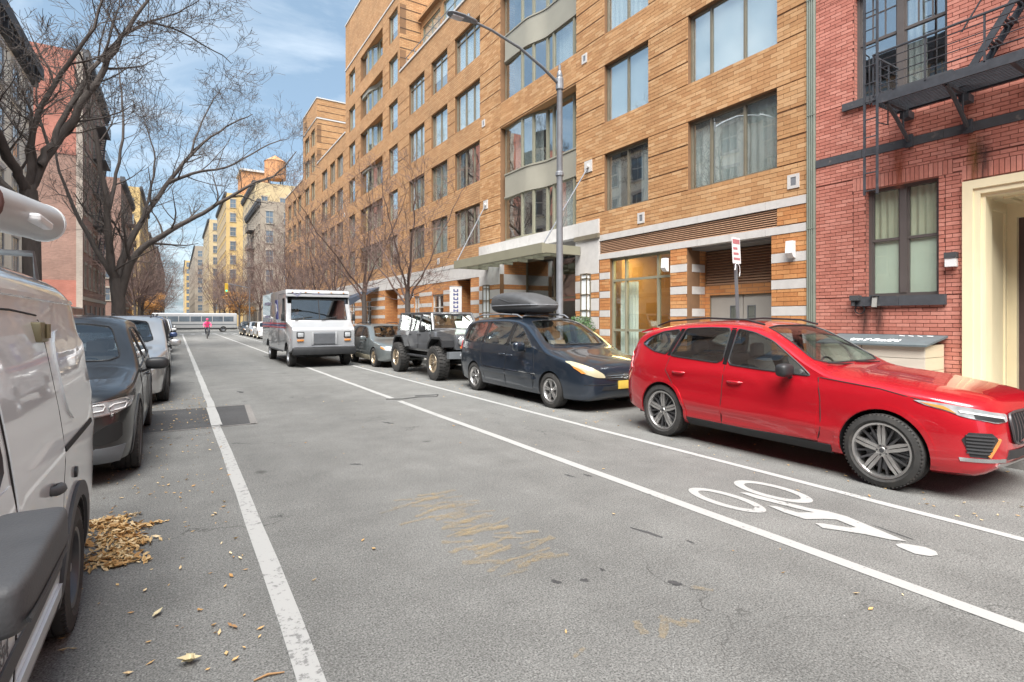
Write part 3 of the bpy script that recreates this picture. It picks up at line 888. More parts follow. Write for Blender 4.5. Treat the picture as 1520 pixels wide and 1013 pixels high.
# --- the olive bow bays: plan curve x(y), panes set between mullions
def bay_plan(y0, y1):
    L_ = y1 - y0
    def X(y):
        t = (y - y0) / L_
        lo, hi = WR + 0.38, WR + 0.10
        if t < 0.42: x = lo
        elif t < 0.66:
            k = (t - 0.42) / 0.24; x = lo + (hi - lo) * (3 * k * k - 2 * k ** 3)
        elif t < 0.95: x = hi
        else: x = hi + 0.30 * ((t - 0.95) / 0.05) ** 2
        return x
    return X
def bay(y0, y1, rows, span, seed):
    """rows: list of (z0, z1) glazing; span: olive spandrels (z0, z1)"""
    X = bay_plan(y0, y1)
    b = empty("bay_window", (0, 0, 0), 0, tan)
    n = 40
    for (z0, z1) in span:
        s = MB()
        def strip(za, zb, off):
            pts = [y0 + (y1 - y0) * i / n for i in range(n + 1)]
            vs = [(X(y) + off, y, za) for y in pts] + [(X(y) + off, y, zb) for y in pts] + [(X(y) + off + 0.14, y, za) for y in pts] + [(X(y) + off + 0.14, y, zb) for y in pts]
            m = n + 1; fs = []
            for i in range(n):
                fs += [(i, i + 1, m + i + 1, m + i), (2 * m + i, 3 * m + i, 3 * m + i + 1, 2 * m + i + 1), (i, 2 * m + i, 2 * m + i + 1, i + 1), (m + i, m + i + 1, 3 * m + i + 1, 3 * m + i)]
            s.add(vs, fs)
        strip(z0, z1, -0.02)
        strip(z0 - 0.06, z0, -0.05)
        strip(z1, z1 + 0.05, -0.05)
        s.build("spandrel_panel", M_["olive_panel"], b, smooth=30)
    cuts = [0.0, 0.12, 0.36, 0.44, 0.57, 0.70, 0.985]
    for (z0, z1) in rows:
        f = MB()
        for k, t in enumerate(cuts):
            y = y0 + (y1 - y0) * t
            f.box(X(y) - 0.012, X(y) + 0.1, y - 0.05, y + 0.05, z0, z1)
        for k in range(len(cuts) - 1):
            ya, yb = y0 + (y1 - y0) * cuts[k] + 0.05, y0 + (y1 - y0) * cuts[k + 1] - 0.05
            for (za, zb) in ((z0, z0 + 0.06), (z1 - 0.08, z1)):
                f.add([(X(ya), ya, za), (X(yb), yb, za), (X(yb), yb, zb), (X(ya), ya, zb), (X(ya) + .09, ya, za), (X(yb) + .09, yb, za), (X(yb) + .09, yb, zb), (X(ya) + .09, ya, zb)],
                      [(0, 1, 2, 3), (4, 7, 6, 5), (0, 4, 5, 1), (3, 2, 6, 7)])
            if k in (1, 5):
                zt = z0 + 0.42 * (z1 - z0)
        f.build("mullion_frame", M_["olive_metal"], b)
        for k in range(len(cuts) - 1):
            ya, yb = y0 + (y1 - y0) * cuts[k] + 0.05, y0 + (y1 - y0) * cuts[k + 1] - 0.05
            p = MB()
            xa, xb = X(ya) + 0.035, X(yb) + 0.035
            p.add([(xa, ya, z0 + .06), (xb, yb, z0 + .06), (xb, yb, z1 - .08), (xa, ya, z1 - .08), (xa + .008, ya, z0 + .06), (xb + .008, yb, z0 + .06), (xb + .008, yb, z1 - .08), (xa + .008, ya, z1 - .08)],
                  [(0, 1, 2, 3), (4, 7, 6, 5), (0, 4, 5, 1), (1, 5, 6, 2), (2, 6, 7, 3), (3, 7, 4, 0)])
            p.build("pane", M_["window_glass"], b)
        c = MB()
        k = rnd.choice([0, 1])
        ya, yb = y0 + (y1 - y0) * (0.02 if k else 0.55), y0 + (y1 - y0) * (0.4 if k else 0.96)
        curtain_mesh(c, WR + 0.62, ya, yb, z0, z1, 0.03, 9)
        c.build("curtain", M_["curtain"], b, smooth=60, fixn=False)
    return b
bay(BAYC[0], BAYC[1], [(4.86, 6.6), (7.5, 9.45), (10.5, 12.1), (13.1, 14.9)], [(6.62, 7.48), (12.12, 13.08)], 1)
bay(33.66, 38.57, [(5.0, 6.6), (7.5, 9.45), (10.5, 12.1), (13.1, 14.96), (15.95, 17.4), (18.4, 20.4)], [(6.62, 7.48), (12.12, 13.08), (17.42, 18.38)], 2)
sf = MB()
for (a, b) in (BAYC,):
    sf.box(WR + 0.02, WR + 0.75, a, b, 9.46, 9.54); sf.box(WR + 0.02, WR + 0.75, a, b, 14.92, 15.0); sf.box(WR + 0.02, WR + 0.75, a, b, 10.42, 10.48)
    sf.box(WR + 0.02, WR + 0.7, a - 0.02, a + 0.01, 4.81, 16.2); sf.box(WR + 0.41, WR + 0.7, b - 0.01, b + 0.02, 4.81, 16.2)
sf.build("bay_soffit", M_["tan_brick_far"], tan)

# --- ground floor: stone bands, striped piers, louvres
def stones(y0, y1, z0, z1, x=WR - 0.012, step=0.93, depth=0.3, m="white_stone", name="stone_block"):
    y = y0
    n = max(1, round((y1 - y0) / step)); h = (y1 - y0) / n
    for i in range(n):
        mb = MB(); mb.box(x, x + depth, y0 + i * h + 0.004, y0 + (i + 1) * h - 0.004, z0, z1)
        mb.build(name, M_[m], tan)
obr = []
ocore = MB()
def stripe_pier(y0, y1, ztop=3.53, x=WR, ret=None, invert=False):
    """orange brick pier with white stone courses; ret = (y, x_back) adds the return into a recess"""
    ocore.box(x + 0.013, x + 0.5, y0, y1, 0.14, ztop)
    z = 3.11
    lv = []
    while z > 0.3: lv.append((z - 0.2, z)); z -= 0.58
    if invert:
        lv2 = []; top = ztop
        for (a, b) in lv:
            lv2.append((b, top)); top = a
        lv = lv2 + [(0.15, top)]
    zc = ztop
    for (a, b) in lv:
        if zc - b > 0.03: obr.extend(lay_bricks([(y0, y1, b + 0.004, zc - 0.004)], 0.31, 0.098, 0.009, x, 0.016))
        stones(y0, y1, a, b, x - 0.006, 0.8, 0.2)
        zc = a
    if zc > 0.2: obr.extend(lay_bricks([(y0, y1, 0.15, zc - 0.004)], 0.31, 0.098, 0.009, x, 0.016))
    if ret:
        yr, xb, sgn = ret
        for (a, b) in lv:
            mb = MB(); mb.box(x + 0.2, xb, yr - 0.008, yr + 0.1, a, b); mb.build("stone_block", M_["white_stone"], tan)
stones(NEAR0, 12.82, 4.11, 4.29)
stones(NEAR0, 12.82, 3.53, 3.70)
stones(12.82, 20.65, 4.36, 4.81, WR - 0.05, 1.0, 0.45)
led = MB(); led.box(WR - 0.10, WR + 0.3, 12.80, 13.99, 4.22, 4.36); led.box(WR - 0.10, WR + 0.3, 18.9, 20.67, 4.22, 4.36); led.build("stone_ledge", M_["bronze_metal"], tan)
stones(12.82, 13.99, 3.53, 4.22, WR - 0.03, 0.6, 0.3); stones(18.9, 20.65, 3.53, 4.22, WR - 0.03, 0.6, 0.3)
stones(20.65, 42, 4.11, 4.29, step=1.5); stones(20.65, 42, 3.53, 3.70, step=1.5)
stones(42, 70, 4.11, 4.29, step=3); stones(42, 70, 3.53, 3.70, step=3)
stripe_pier(NEAR0, 7.11, ret=None)
ob2 = lay_bricks([(NEAR0, 6.98, 3.705, 4.105)], 0.31, 0.098, 0.009, WR, 0.016); obr.extend(ob2)
ocore.box(WR + 0.013, WR + 0.4, NEAR0, 6.98, 3.7, 4.11)
stripe_pier(9.44, 9.99, ret=(9.44, 11.9, -1))
ocore.cur = 1
ocore.box(WR + 0.016, 11.95, 9.445, 9.7, 0.14, 3.53)       # return of the pier into the door recess
ocore.cur = 0
stripe_pier(12.36, 12.82)
stripe_pier(12.83, 13.99, x=WR - 0.03, invert=True)
stripe_pier(18.9, 20.65, x=WR - 0.03, invert=True, ret=(18.9, 12.5, -1))
ocore.cur = 1
ocore.box(WR + 0.19, 12.5, 18.895, 19.2, 0.14, 4.2)
ocore.box(WR + 0.1, 12.5, 13.7, 13.98, 0.14, 4.2)
# door recess back wall and its soffit
ocore.box(11.93, 12.2, 7.05, 9.5, 2.30, 2.56); ocore.box(11.93, 12.2, 9.31, 9.5, 0.14, 2.30); ocore.box(11.93, 12.2, 7.05, 7.4, 0.14, 2.30)
ocore.box(WR + 0.3, 12.2, 6.9, 7.105, 0.14, 3.53)
ocore.cur = 2
ocore.box(WR + 0.2, 12.2, 7.05, 9.5, 3.47, 3.53)
ocore.box(12.1, 12.2, 7.05, 9.5, 2.56, 3.47)
ocore.box(WR + 0.3, 12.6, 13.9, 18.95, 4.15, 4.36)
build_each(ocore, "base_wall", [M_["tan_mortar"], M_["orange_brick_far"], M_["room"]], tan)
place_bricks(obr, M_["orange_brick"], tan, keep=0)
def louvre(y0, y1, z0, z1, x, n):
    mb = MB()
    h = (z1 - z0) / n
    for i in range(n):
        z = z0 + i * h
        mb.add([(x, y0, z), (x, y1, z), (x + 0.05, y1, z + h * 0.7), (x + 0.05, y0, z + h * 0.7), (x, y0, z + 0.012), (x, y1, z + 0.012), (x + 0.05, y1, z + h * 0.7 + 0.012), (x + 0.05, y0, z + h * 0.7 + 0.012)],
               [(0, 1, 2, 3), (4, 7, 6, 5), (0, 4, 5, 1), (0, 3, 7, 4), (1, 5, 6, 2)])
    lo = mb.build("louvre", M_["louvre_metal"], tan)
    bk = MB(); bk.box(x + 0.055, x + 0.08, y0, y1, z0, z1); bk.build("louvre_back", M_["dark_gap"], lo)
louvre(6.985, 12.815, 3.705, 4.105, WR + 0.015, 8)
louvre(7.12, 9.43, 2.57, 3.46, 11.93, 13)
louvre(20.7, 30.5, 3.705, 4.105, WR + 0.015, 7)
# grey double doors with narrow lights
dr = empty("service_door", (0, 0, 0), 0, tan)
for (a, b, k) in ((7.42, 8.345, 0), (8.365, 9.30, 1)):
    lf = MB(); lf.box(11.99, 12.04, a, b, 0.15, 2.27); lf.build("door_leaf", M_["grey_door"], dr)
    yc = b - 0.22 if k == 0 else a + 0.25
    pn = MB(); pn.box(11.982, 11.992, yc - 0.09, yc + 0.09, 1.35, 2.0); pn.build("pane", M_["dark_glass"], dr)
    fr = MB()
    for (u0, u1, v0, v1) in ((yc - .11, yc - .09, 1.33, 2.02), (yc + .09, yc + .11, 1.33, 2.02), (yc - .09, yc + .09, 1.33, 1.35), (yc - .09, yc + .09, 2.0, 2.02)): fr.box(11.975, 11.99, u0, u1, v0, v1)
    fr.build("pane_frame", M_["dark_galv"], dr)
fr = MB(); fr.box(11.96, 12.06, 7.38, 7.42, 0.15, 2.3); fr.box(11.96, 12.06, 9.30, 9.34, 0.15, 2.3); fr.box(11.96, 12.06, 7.42, 9.30, 2.27, 2.31); fr.build("door_frame", M_["bronze_metal"], dr)
# lobby glazing with a lit lobby behind
lw = MB()
for y in (10.02, 10.52, 11.78, 12.33): lw.box(WR + 0.10, WR + 0.20, y - 0.03, y + 0.03, 0.15, 3.53)
for z in (0.18, 1.35, 2.85, 3.49): lw.box(WR + 0.11, WR + 0.19, 10.02, 12.33, z - 0.035, z + 0.035)
lob = lw.build("lobby_window", M_["olive_metal"], tan)
for (a, b) in ((10.05, 10.49), (10.55, 11.75), (11.81, 12.30)):
    for (z0, z1) in ((0.215, 1.315), (1.385, 2.815), (2.885, 3.455)):
        p = MB(); p.box(WR + 0.145, WR + 0.153, a, b, z0, z1); p.build("pane", M_["clear_glass"], lob)
lb = MB(); lb.box(14.5, 14.6, 9.6, 13.0, 0.14, 4.0); lb.box(11.6, 14.5, 9.7, 9.8, 0.14, 4.0); lb.box(11.6, 14.5, 12.5, 12.6, 0.14, 4.0); lb.box(11.4, 14.6, 9.7, 12.6, 3.7, 3.8)
lb.build("lobby_room", M_["lobby_wall"], tan)
cu = MB(); curtain_mesh(cu, 11.6, 11.55, 12.3, 0.2, 2.8, 0.03, 6); cu.build("curtain", M_["curtain"], lob, smooth=60, fixn=False)
pm("lobby_glow", (1.0, 0.74, 0.30), 0.5, emit=5.5, var=0.02)
ll = MB(); ll.box(11.7, 12.4, 10.2, 12.2, 3.62, 3.68); ll.build("ceiling_light", M_["lobby_glow"], tan)
fur = MB(); fur.box(12.4, 13.0, 10.3, 11.5, 0.15, 0.95); fur.box(12.9, 13.1, 10.3, 11.5, 0.95, 1.3); fur.build("lobby_bench", M_["seat_tan"], tan)
# recessed entrance: dark glass screen, doors
en = MB()
for y in (14.0, 15.2, 16.9, 18.88): en.box(12.45, 12.55, y - 0.04, y + 0.04, 0.15, 4.15)
for z in (0.18, 2.5, 4.1): en.box(12.46, 12.54, 14.0, 18.88, z - 0.04, z + 0.04)
es = en.build("entrance_screen", M_["bronze_metal"], tan)
for (a, b) in ((14.04, 15.16), (15.24, 16.86), (16.94, 18.84)):
    for (z0, z1) in ((0.22, 2.46), (2.54, 4.06)):
        p = MB(); p.box(12.49, 12.50, a, b, z0, z1); p.build("pane", M_["dark_glass"], es)
eb = MB(); eb.box(14.6, 14.7, 13.5, 19.4, 0.14, 4.2); eb.build("foyer_wall", M_["lobby_wall"], tan)
# canopy over the entrance with rods
ca = MB()
ca.box(9.62, 9.74, 13.7, 19.95, 3.74, 4.06); ca.box(9.74, 11.14, 13.7, 13.84, 3.76, 4.04); ca.box(9.74, 11.14, 19.81, 19.95, 3.76, 4.04)
for i in range(1, 6): ca.box(9.74, 11.14, 13.7 + i * 1.04 - 0.03, 13.7 + i * 1.04 + 0.03, 3.80, 3.98)
for x in (10.2, 10.7): ca.box(x - 0.025, x + 0.025, 13.84, 19.81, 3.82, 3.96)
can = ca.build("entrance_canopy", M_["olive_metal"], tan)
gp = MB()
for i in range(6): gp.box(9.75, 11.13, 13.86 + i * 1.0, 14.84 + i * 1.0, 3.985, 4.0)
gp.build("canopy_glass", M_["window_glass"], can)
for (yr, ya) in ((13.75, 13.35), (19.9, 20.1)):
    rd = MB(); rd.tube([(WR - 0.02, ya, 6.55), (9.75, yr, 4.08)], 0.022, 7); rd.build("canopy_rod", M_["galv"], can)
    pl = MB(); pl.box(WR - 0.03, WR + 0.01, ya - 0.18, ya + 0.18, 6.38, 6.75); pl.cyl((WR - 0.1, ya, 6.56), (WR - 0.03, ya, 6.56), 0.07, 10); pl.build("anchor_plate", M_["white_stone"], can)
# wall lamps, vents, lanterns
for (y, z, w, h) in ((10.10, 2.95, 0.15, 0.36), (6.62, 2.98, 0.15, 0.36)):
    mb = MB(); mb.prism([(WR - 0.02, z), (WR - 0.10, z + 0.02), (WR - 0.16, z + 0.1), (WR - 0.14, z + h), (WR - 0.02, z + h)], 'y', y - w / 2, y + w / 2)
    o = mb.build("wall_lamp", M_["white_paint"], tan)
for (y, z) in ((6.60, 4.62), (11.05, 4.55), (13.55, 10.1), (20.3, 10.1), (25.0, 4.6), (42.9, 9.9), (13.6, 15.4)):
    mb = MB()
    for (a, b, c, d) in ((-.13, .13, -.15, -.09), (-.13, .13, .09, .15), (-.13, -.06, -.09, .09), (.06, .13, -.09, .09)): mb.box(WR - 0.02, WR + 0.01, y + a, y + b, z + c, z + d)
    o = mb.build("wall_vent", M_["white_stone"], tan)
    k = MB(); k.box(WR - 0.012, WR + 0.005, y - .058, y + .058, z - .088, z + .088); k.build("vent_grille", M_["galv"], o)
for y in (13.35, 19.85):
    mb = MB(); mb.box(WR - 0.22, WR - 0.19, y - 0.16, y - 0.13, 1.72, 3.12); mb.box(WR - 0.22, WR - 0.19, y + 0.13, y + 0.16, 1.72, 3.12)
    mb.box(WR - 0.06, WR - 0.04, y - 0.16, y + 0.16, 1.72, 3.12)
    for z in (1.72, 1.95, 2.45, 2.95, 3.10): mb.box(WR - 0.22, WR - 0.05, y - 0.16, y + 0.16, z, z + 0.03)
    o = mb.build("wall_lantern", M_["bronze_metal"], tan)
    k = MB(); k.box(WR - 0.19, WR - 0.07, y - 0.12, y + 0.12, 1.76, 3.08); k.build("lantern_glass", M_["blind"], o)
# ribbed metal strip between the two buildings
st = MB()
st.box(WR - 0.01, WR + 0.3, 6.135, 6.315, 0.14, 17)
for i in range(4): st.box(WR - 0.035, WR - 0.008, 6.145 + i * 0.043, 6.170 + i * 0.043, 0.14, 17)
for z in (1.55, 3.55, 5.9, 8.3): st.box(WR - 0.04, WR - 0.005, 6.14, 6.31, z, z + 0.012)
st.build("joint_strip", M_["strip_metal"], tan)
# base beyond the entrance: brick with stone courses and openings
fb = MB()
op = [(21.5, 22.9), (24.4, 25.8), (27.5, 28.3), (30.9, 33.2), (36.0, 37.6), (40, 41.5), (46, 48), (54, 56), (62, 64)]
ya = 20.65
for (a, b) in op + [(70, 70)]:
    fb.cur = 0; fb.box(WR, WR + 0.4, ya, a, 0.14, 3.53)
    fb.cur = 1
    z = 3.11
    while z > 0.4: fb.box(WR - 0.008, WR + 0.2, ya + 0.005, a - 0.005, z - 0.2, z); z -= 0.58
    if b > a:
        fb.cur = 0; fb.box(WR + 0.9, WR + 1.0, a - 0.1, b + 0.1, 0.14, 3.53); fb.box(WR + 0.4, WR + 0.95, b, b + 0.1, 0.14, 3.53); fb.box(WR + 0.4, WR + 0.95, a - 0.1, a, 0.14, 3.53)
    ya = b
fb.box(WR, WR + 0.4, 20.65, 70, 3.7, 4.11)
fb.cur = 0
build_each(fb, "base_wall", [M_["orange_brick_far"], M_["white_stone"]], tan)
for (a, b) in ((24.4, 25.8), (27.5, 28.3), (36.0, 37.6), (40, 41.5)):
    facade_window(tan, a, b, 1.3, 2.95, x=WR + 0.08, splits=(0.5,), transom=0.6, frame="white_stone", dress="none")
    k = MB(); k.box(WR + 0.02, WR + 0.35, a, b, 0.14, 1.3); k.box(WR + 0.02, WR + 0.35, a, b, 2.95, 3.53); build_each(k, "infill", [M_["orange_brick_far"]], tan)
# ------------------------------------------------------------------ the red brick building
red = thing("brick_building", "red brick building with black fire escape and cream stone doorway", "building", (0, 0, 0))
rb = []
RY0, RY1 = -7.0, 6.13
W1 = (4.02, 5.18, 2.10, 4.15); W2 = (3.90, 5.39, 5.90, 8.02); PO = (0.9, 3.67, 0.14, 3.96)
BUILT0 = 1.75
def rw(y0, y1, z0, z1): rb.extend(lay_bricks([(y0, y1, z0, z1)], 0.212, 0.0695, 0.010, WR, 0.014))
rw(BUILT0, RY1, 8.02, 8.6)
rw(BUILT0, 3.90, 5.90, 8.02); rw(5.39, RY1, 5.90, 8.02)
rw(BUILT0, RY1, 4.94, 5.90)
rw(BUILT0, RY1, 4.40, 4.78)
rw(5.40, RY1, 2.10, 4.40); rw(5.18, 5.40, 2.10, 4.15); rw(3.92, 4.02, 2.10, 4.15); rw(3.67, 3.92, 2.10, 4.15); rw(3.67, 3.82, 4.15, 4.40)
rw(3.67, RY1, 0.5, 2.10)
for (a, b, z0, z1) in ((3.82, 5.40, 4.155, 4.395), (BUILT0, 3.66, 4.0, 4.24)):      # soldier courses
    y = a
    while y < b - 0.03:
        rb.append((WR, WR + 0.018, y + 0.005, y + 0.064, z0, z1)); y += 0.0695
rw(BUILT0, 3.67, 4.245, 4.40)
rc = MB()
rc.box(WR + 0.012, WR + 0.45, BUILT0, RY1, 8.02, 8.6)
rc.box(WR + 0.012, WR + 0.45, BUILT0, 3.90, 5.90, 8.02); rc.box(WR + 0.012, WR + 0.45, 5.39, RY1, 5.90, 8.02)
rc.box(WR + 0.012, WR + 0.45, BUILT0, RY1, 4.15, 5.90)
rc.box(WR + 0.012, WR + 0.45, 5.18, RY1, 2.10, 4.15); rc.box(WR + 0.012, WR + 0.45, 3.67, 4.02, 2.10, 4.15)
rc.box(WR + 0.012, WR + 0.45, 3.67, RY1, 0.14, 2.10); rc.box(WR + 0.012, WR + 0.45, BUILT0, 3.67, 3.96, 4.15)
rc.cur = 1
rc.box(WR, WR + 0.45, RY0, RY1, 8.6, 17.2); rc.box(WR, WR + 0.45, RY0, 0.9, 0.14, 8.6); rc.box(WR, WR + 0.45, 0.9, BUILT0, 3.96, 8.6)
rc.box(WR + 0.45, 26, RY1 - 0.3, RY1, 0.14, 17.2); rc.box(WR + 0.45, 26, RY0, RY0 + 0.3, 0.14, 17.2); rc.box(25.7, 26, RY0 + 0.3, RY1 - 0.3, 0.14, 17.2)
rc.cur = 2
rc.box(WR + 0.45, 25.7, RY0 + 0.3, RY1 - 0.3, 16.6, 16.8); rc.box(12.6, 12.7, 3.75, RY1 - 0.3, 0.14, 9); rc.box(WR + 0.45, 12.6, 3.75, RY1 - 0.3, 4.9, 5.0); rc.box(WR + 0.45, 12.6, 3.75, RY1 - 0.3, 0.3, 0.4)
# brick reveals of the windows
rc.cur = 1
for (a, b, z0, z1) in (W1, W2):
    rc.box(WR + 0.015, WR + 0.3, b - 0.001, b + 0.02, z0, z1); rc.box(WR + 0.015, WR + 0.3, a - 0.02, a + 0.001, z0, z1); rc.box(WR + 0.015, WR + 0.3, a, b, z1 - 0.001, z1 + 0.02)
rc.build("wall", [M_["red_mortar"], M_["red_brick_far"], M_["room"]], red)
place_bricks(rb, M_["red_brick"], red)
# dark stone band, sills
def rpart(name, m, *boxes):
    mb = MB()
    for b in boxes: mb.box(*b)
    return mb.build(name, M_[m], red)
y = BUILT0 - 3
while y < RY1:
    rpart("band_stone", "black_stone", (WR - 0.012, WR + 0.2, y + 0.003, min(y + 1.3, RY1) - 0.003, 4.78, 4.935)); y += 1.3
rpart("window_sill", "black_stone", (WR - 0.06, WR + 0.25, 3.90, 4.6, 1.92, 2.10)); rpart("window_sill", "black_stone", (WR - 0.06, WR + 0.25, 4.604, 5.38, 1.92, 2.10))
rpart("window_sill", "black_stone", (WR - 0.07, WR + 0.25, 3.80, 5.58, 5.76, 5.90))
# parapet cornice
rpart("cornice", "black_stone", (WR - 0.3, WR + 0.2, RY0, RY1, 16.9, 17.3))
def sash_pair(a, b, z0, z1, muntins):
    x = WR + 0.12
    f = MB()
    ym = (a + b) / 2; zm = z0 + (z1 - z0) * 0.52
    f.box(x, x + 0.12, a, a + 0.05, z0, z1); f.box(x, x + 0.12, b - 0.05, b, z0, z1); f.box(x, x + 0.12, a + 0.05, b - 0.05, z0, z0 + 0.06); f.box(x, x + 0.12, a + 0.05, b - 0.05, z1 - 0.06, z1)
    f.box(x - 0.01, x + 0.11, ym - 0.055, ym + 0.055, z0 + 0.06, z1 - 0.06)
    for (ya, yb) in ((a + 0.05, ym - 0.055), (ym + 0.055, b - 0.05)):
        f.box(x + 0.02, x + 0.09, ya, yb, zm - 0.025, zm + 0.025)
        f.box(x + 0.03, x + 0.08, ya, ya + 0.03, z0 + 0.06, z1 - 0.06); f.box(x + 0.03, x + 0.08, yb - 0.03, yb, z0 + 0.06, z1 - 0.06)
        if muntins:
            for k in (1, 2):
                yy = ya + (yb - ya) * k / 3
                f.box(x + 0.035, x + 0.07, yy - 0.009, yy + 0.009, zm + 0.025, z1 - 0.06)
            zz = (zm + z1) / 2
            f.box(x + 0.036, x + 0.069, ya + 0.03, yb - 0.03, zz - 0.009, zz + 0.009)
    w = f.build("window", M_["brown_frame"], red)
    for (ya, yb) in ((a + 0.08, ym - 0.085), (ym + 0.085, b - 0.08)):
        for (za, zb) in ((z0 + 0.06, zm - 0.025), (zm + 0.025, z1 - 0.06)):
            p = MB(); p.box(x + 0.05, x + 0.056, ya, yb, za, zb); p.build("pane", M_["window_glass" if muntins else "clear_glass"], w)
    return w
w1 = sash_pair(*W1, False)
pm("sheer", (0.66, 0.63, 0.50), 0.85, var=0.08)
pm("pale_blind", (0.74, 0.77, 0.68), 0.85, var=0.05)
c = MB()
for (ya, yb) in ((4.07, 4.55), (4.65, 5.13)): c.box(WR + 0.195, WR + 0.20, ya, yb, 2.14, 3.14)
c.build("blind", M_["pale_blind"], w1)
c = MB(); curtain_mesh(c, WR + 0.235, 4.05, 5.15, 3.1, 4.12, 0.022, 9); c.build("curtain", M_["sheer"], w1, smooth=60, fixn=False)
w2 = sash_pair(*W2, True)
c = MB(); curtain_mesh(c, WR + 0.32, 4.3, 4.6, 5.95, 8.0, 0.03, 3); c.build("curtain", M_["curtain"], w2, smooth=60, fixn=False)
# cream stone doorway
def cp_(*b): rpart("doorway_stone", "cream_stone", *b)
cp_((WR - 0.06, WR + 0.18, 3.53, 3.67, 0.14, 3.96)); cp_((WR - 0.06, WR + 0.18, 0.9, 3.53, 3.82, 3.96))
cp_((WR - 0.03, WR + 0.24, 3.44, 3.53, 0.14, 3.82)); cp_((WR - 0.03, WR + 0.24, 0.9, 3.44, 3.73, 3.82))
cp_((WR + 0.02, WR + 0.30, 3.385, 3.44, 0.14, 3.73)); cp_((WR + 0.02, WR + 0.30, 0.9, 3.385, 3.675, 3.73))
cp_((WR + 0.18, 12.75, 3.46, 3.67, 0.14, 3.96))
for (xa, xb, za, zb) in ((11.52, 11.60, 0.3, 3.6), (12.28, 12.36, 0.3, 3.6), (11.60, 12.28, 3.52, 3.6), (11.60, 12.28, 0.3, 0.38)): cp_((xa, xb, 3.435, 3.47, za, zb))
cp_((WR + 0.3, 12.75, 0.9, 3.46, 3.70, 3.80))
for (xa, xb, ya, yb) in ((11.55, 12.3, 3.2, 3.26), (11.55, 11.61, 1.2, 3.2), (12.24, 12.3, 1.2, 3.2)): cp_((xa, xb, ya, yb, 3.66, 3.70))
cp_((12.45, 12.56, 3.33, 3.46, 0.14, 3.70)); cp_((12.45, 12.56, 0.9, 3.33, 3.45, 3.70))
pm("door_paint", (0.075, 0.045, 0.048), 0.4, var=0.1, coat=0.3)
dd = empty("entrance_door", (0, 0, 0), 0, red)
mb = MB(); mb.box(12.56, 12.66, 3.23, 3.33, 0.14, 3.45); mb.box(12.56, 12.66, 1.0, 3.23, 3.36, 3.45); mb.build("door_frame", M_["door_paint"], dd)
mb = MB(); mb.box(12.58, 12.63, 2.2, 3.23, 0.15, 2.45); mb.box(12.58, 12.63, 3.12, 3.23, 2.45, 3.36); mb.box(12.57, 12.65, 2.2, 3.23, 2.42, 2.5); mb.build("door_leaf", M_["door_paint"], dd)
mb = MB(); mb.box(12.60, 12.61, 2.2, 3.12, 2.5, 3.36); mb.build("pane", M_["dark_glass"], dd)
mb = MB()
for z in [0.4 + 0.19 * i for i in range(11)]:
    mb.lathe([(0.0, -0.018), (0.008, -0.016), (0.016, -0.006), (0.018, 0.0)], 8, 'x', (12.58, 3.17, z)); mb.lathe([(0.0, -0.018), (0.008, -0.016), (0.016, -0.006), (0.018, 0.0)], 8, 'x', (12.58, 2.9, z))
mb.build("stud", M_["chrome"], dd)
# wall lamp beside the doorway
mb = MB(); mb.box(WR - 0.13, WR + 0.005, 3.735, 3.90, 2.70, 2.80); o = mb.build("wall_lamp", M_["grey_plastic"], red)
mb = MB(); mb.box(WR - 0.12, WR + 0.003, 3.745, 3.89, 2.56, 2.70); mb.build("lamp_glass", M_["white_paint"], o)
# floodlight and coiled cable on the sill's end
mb = MB(); mb.box(WR - 0.16, WR - 0.02, 5.24, 5.40, 2.03, 2.13); mb.cyl((WR - 0.1, 5.36, 2.04), (WR - 0.1, 5.36, 1.93), 0.035, 10); mb.box(WR - 0.14, WR - 0.06, 4.92, 5.05, 2.10, 2.125)
o = mb.build("floodlight", M_["grey_plastic"], red)
mb = MB(); mb.add([(WR - .1, 5.02, 2.12), (WR - .22, 4.98, 1.9), (WR - .22, 4.90, 1.9), (WR - .1, 4.94, 2.12), (WR - .08, 5.02, 2.12), (WR - .2, 4.98, 1.89), (WR - .2, 4.90, 1.89), (WR - .08, 4.94, 2.12)], [(0, 1, 2, 3), (4, 7, 6, 5), (0, 4, 5, 1), (1, 5, 6, 2), (2, 6, 7, 3), (3, 7, 4, 0)]); mb.build("lamp_head", M_["concrete"], o)
mb = MB()
for q in range(2): mb.tube([(WR - 0.03 - q * .012, 5.27 + 0.085 * math.cos(t * math.pi / 9), 1.86 + 0.085 * math.sin(t * math.pi / 9)) for t in range(18)], 0.009, 5, closed=True)
mb.build("cable_coil", M_["black_plastic"], o)

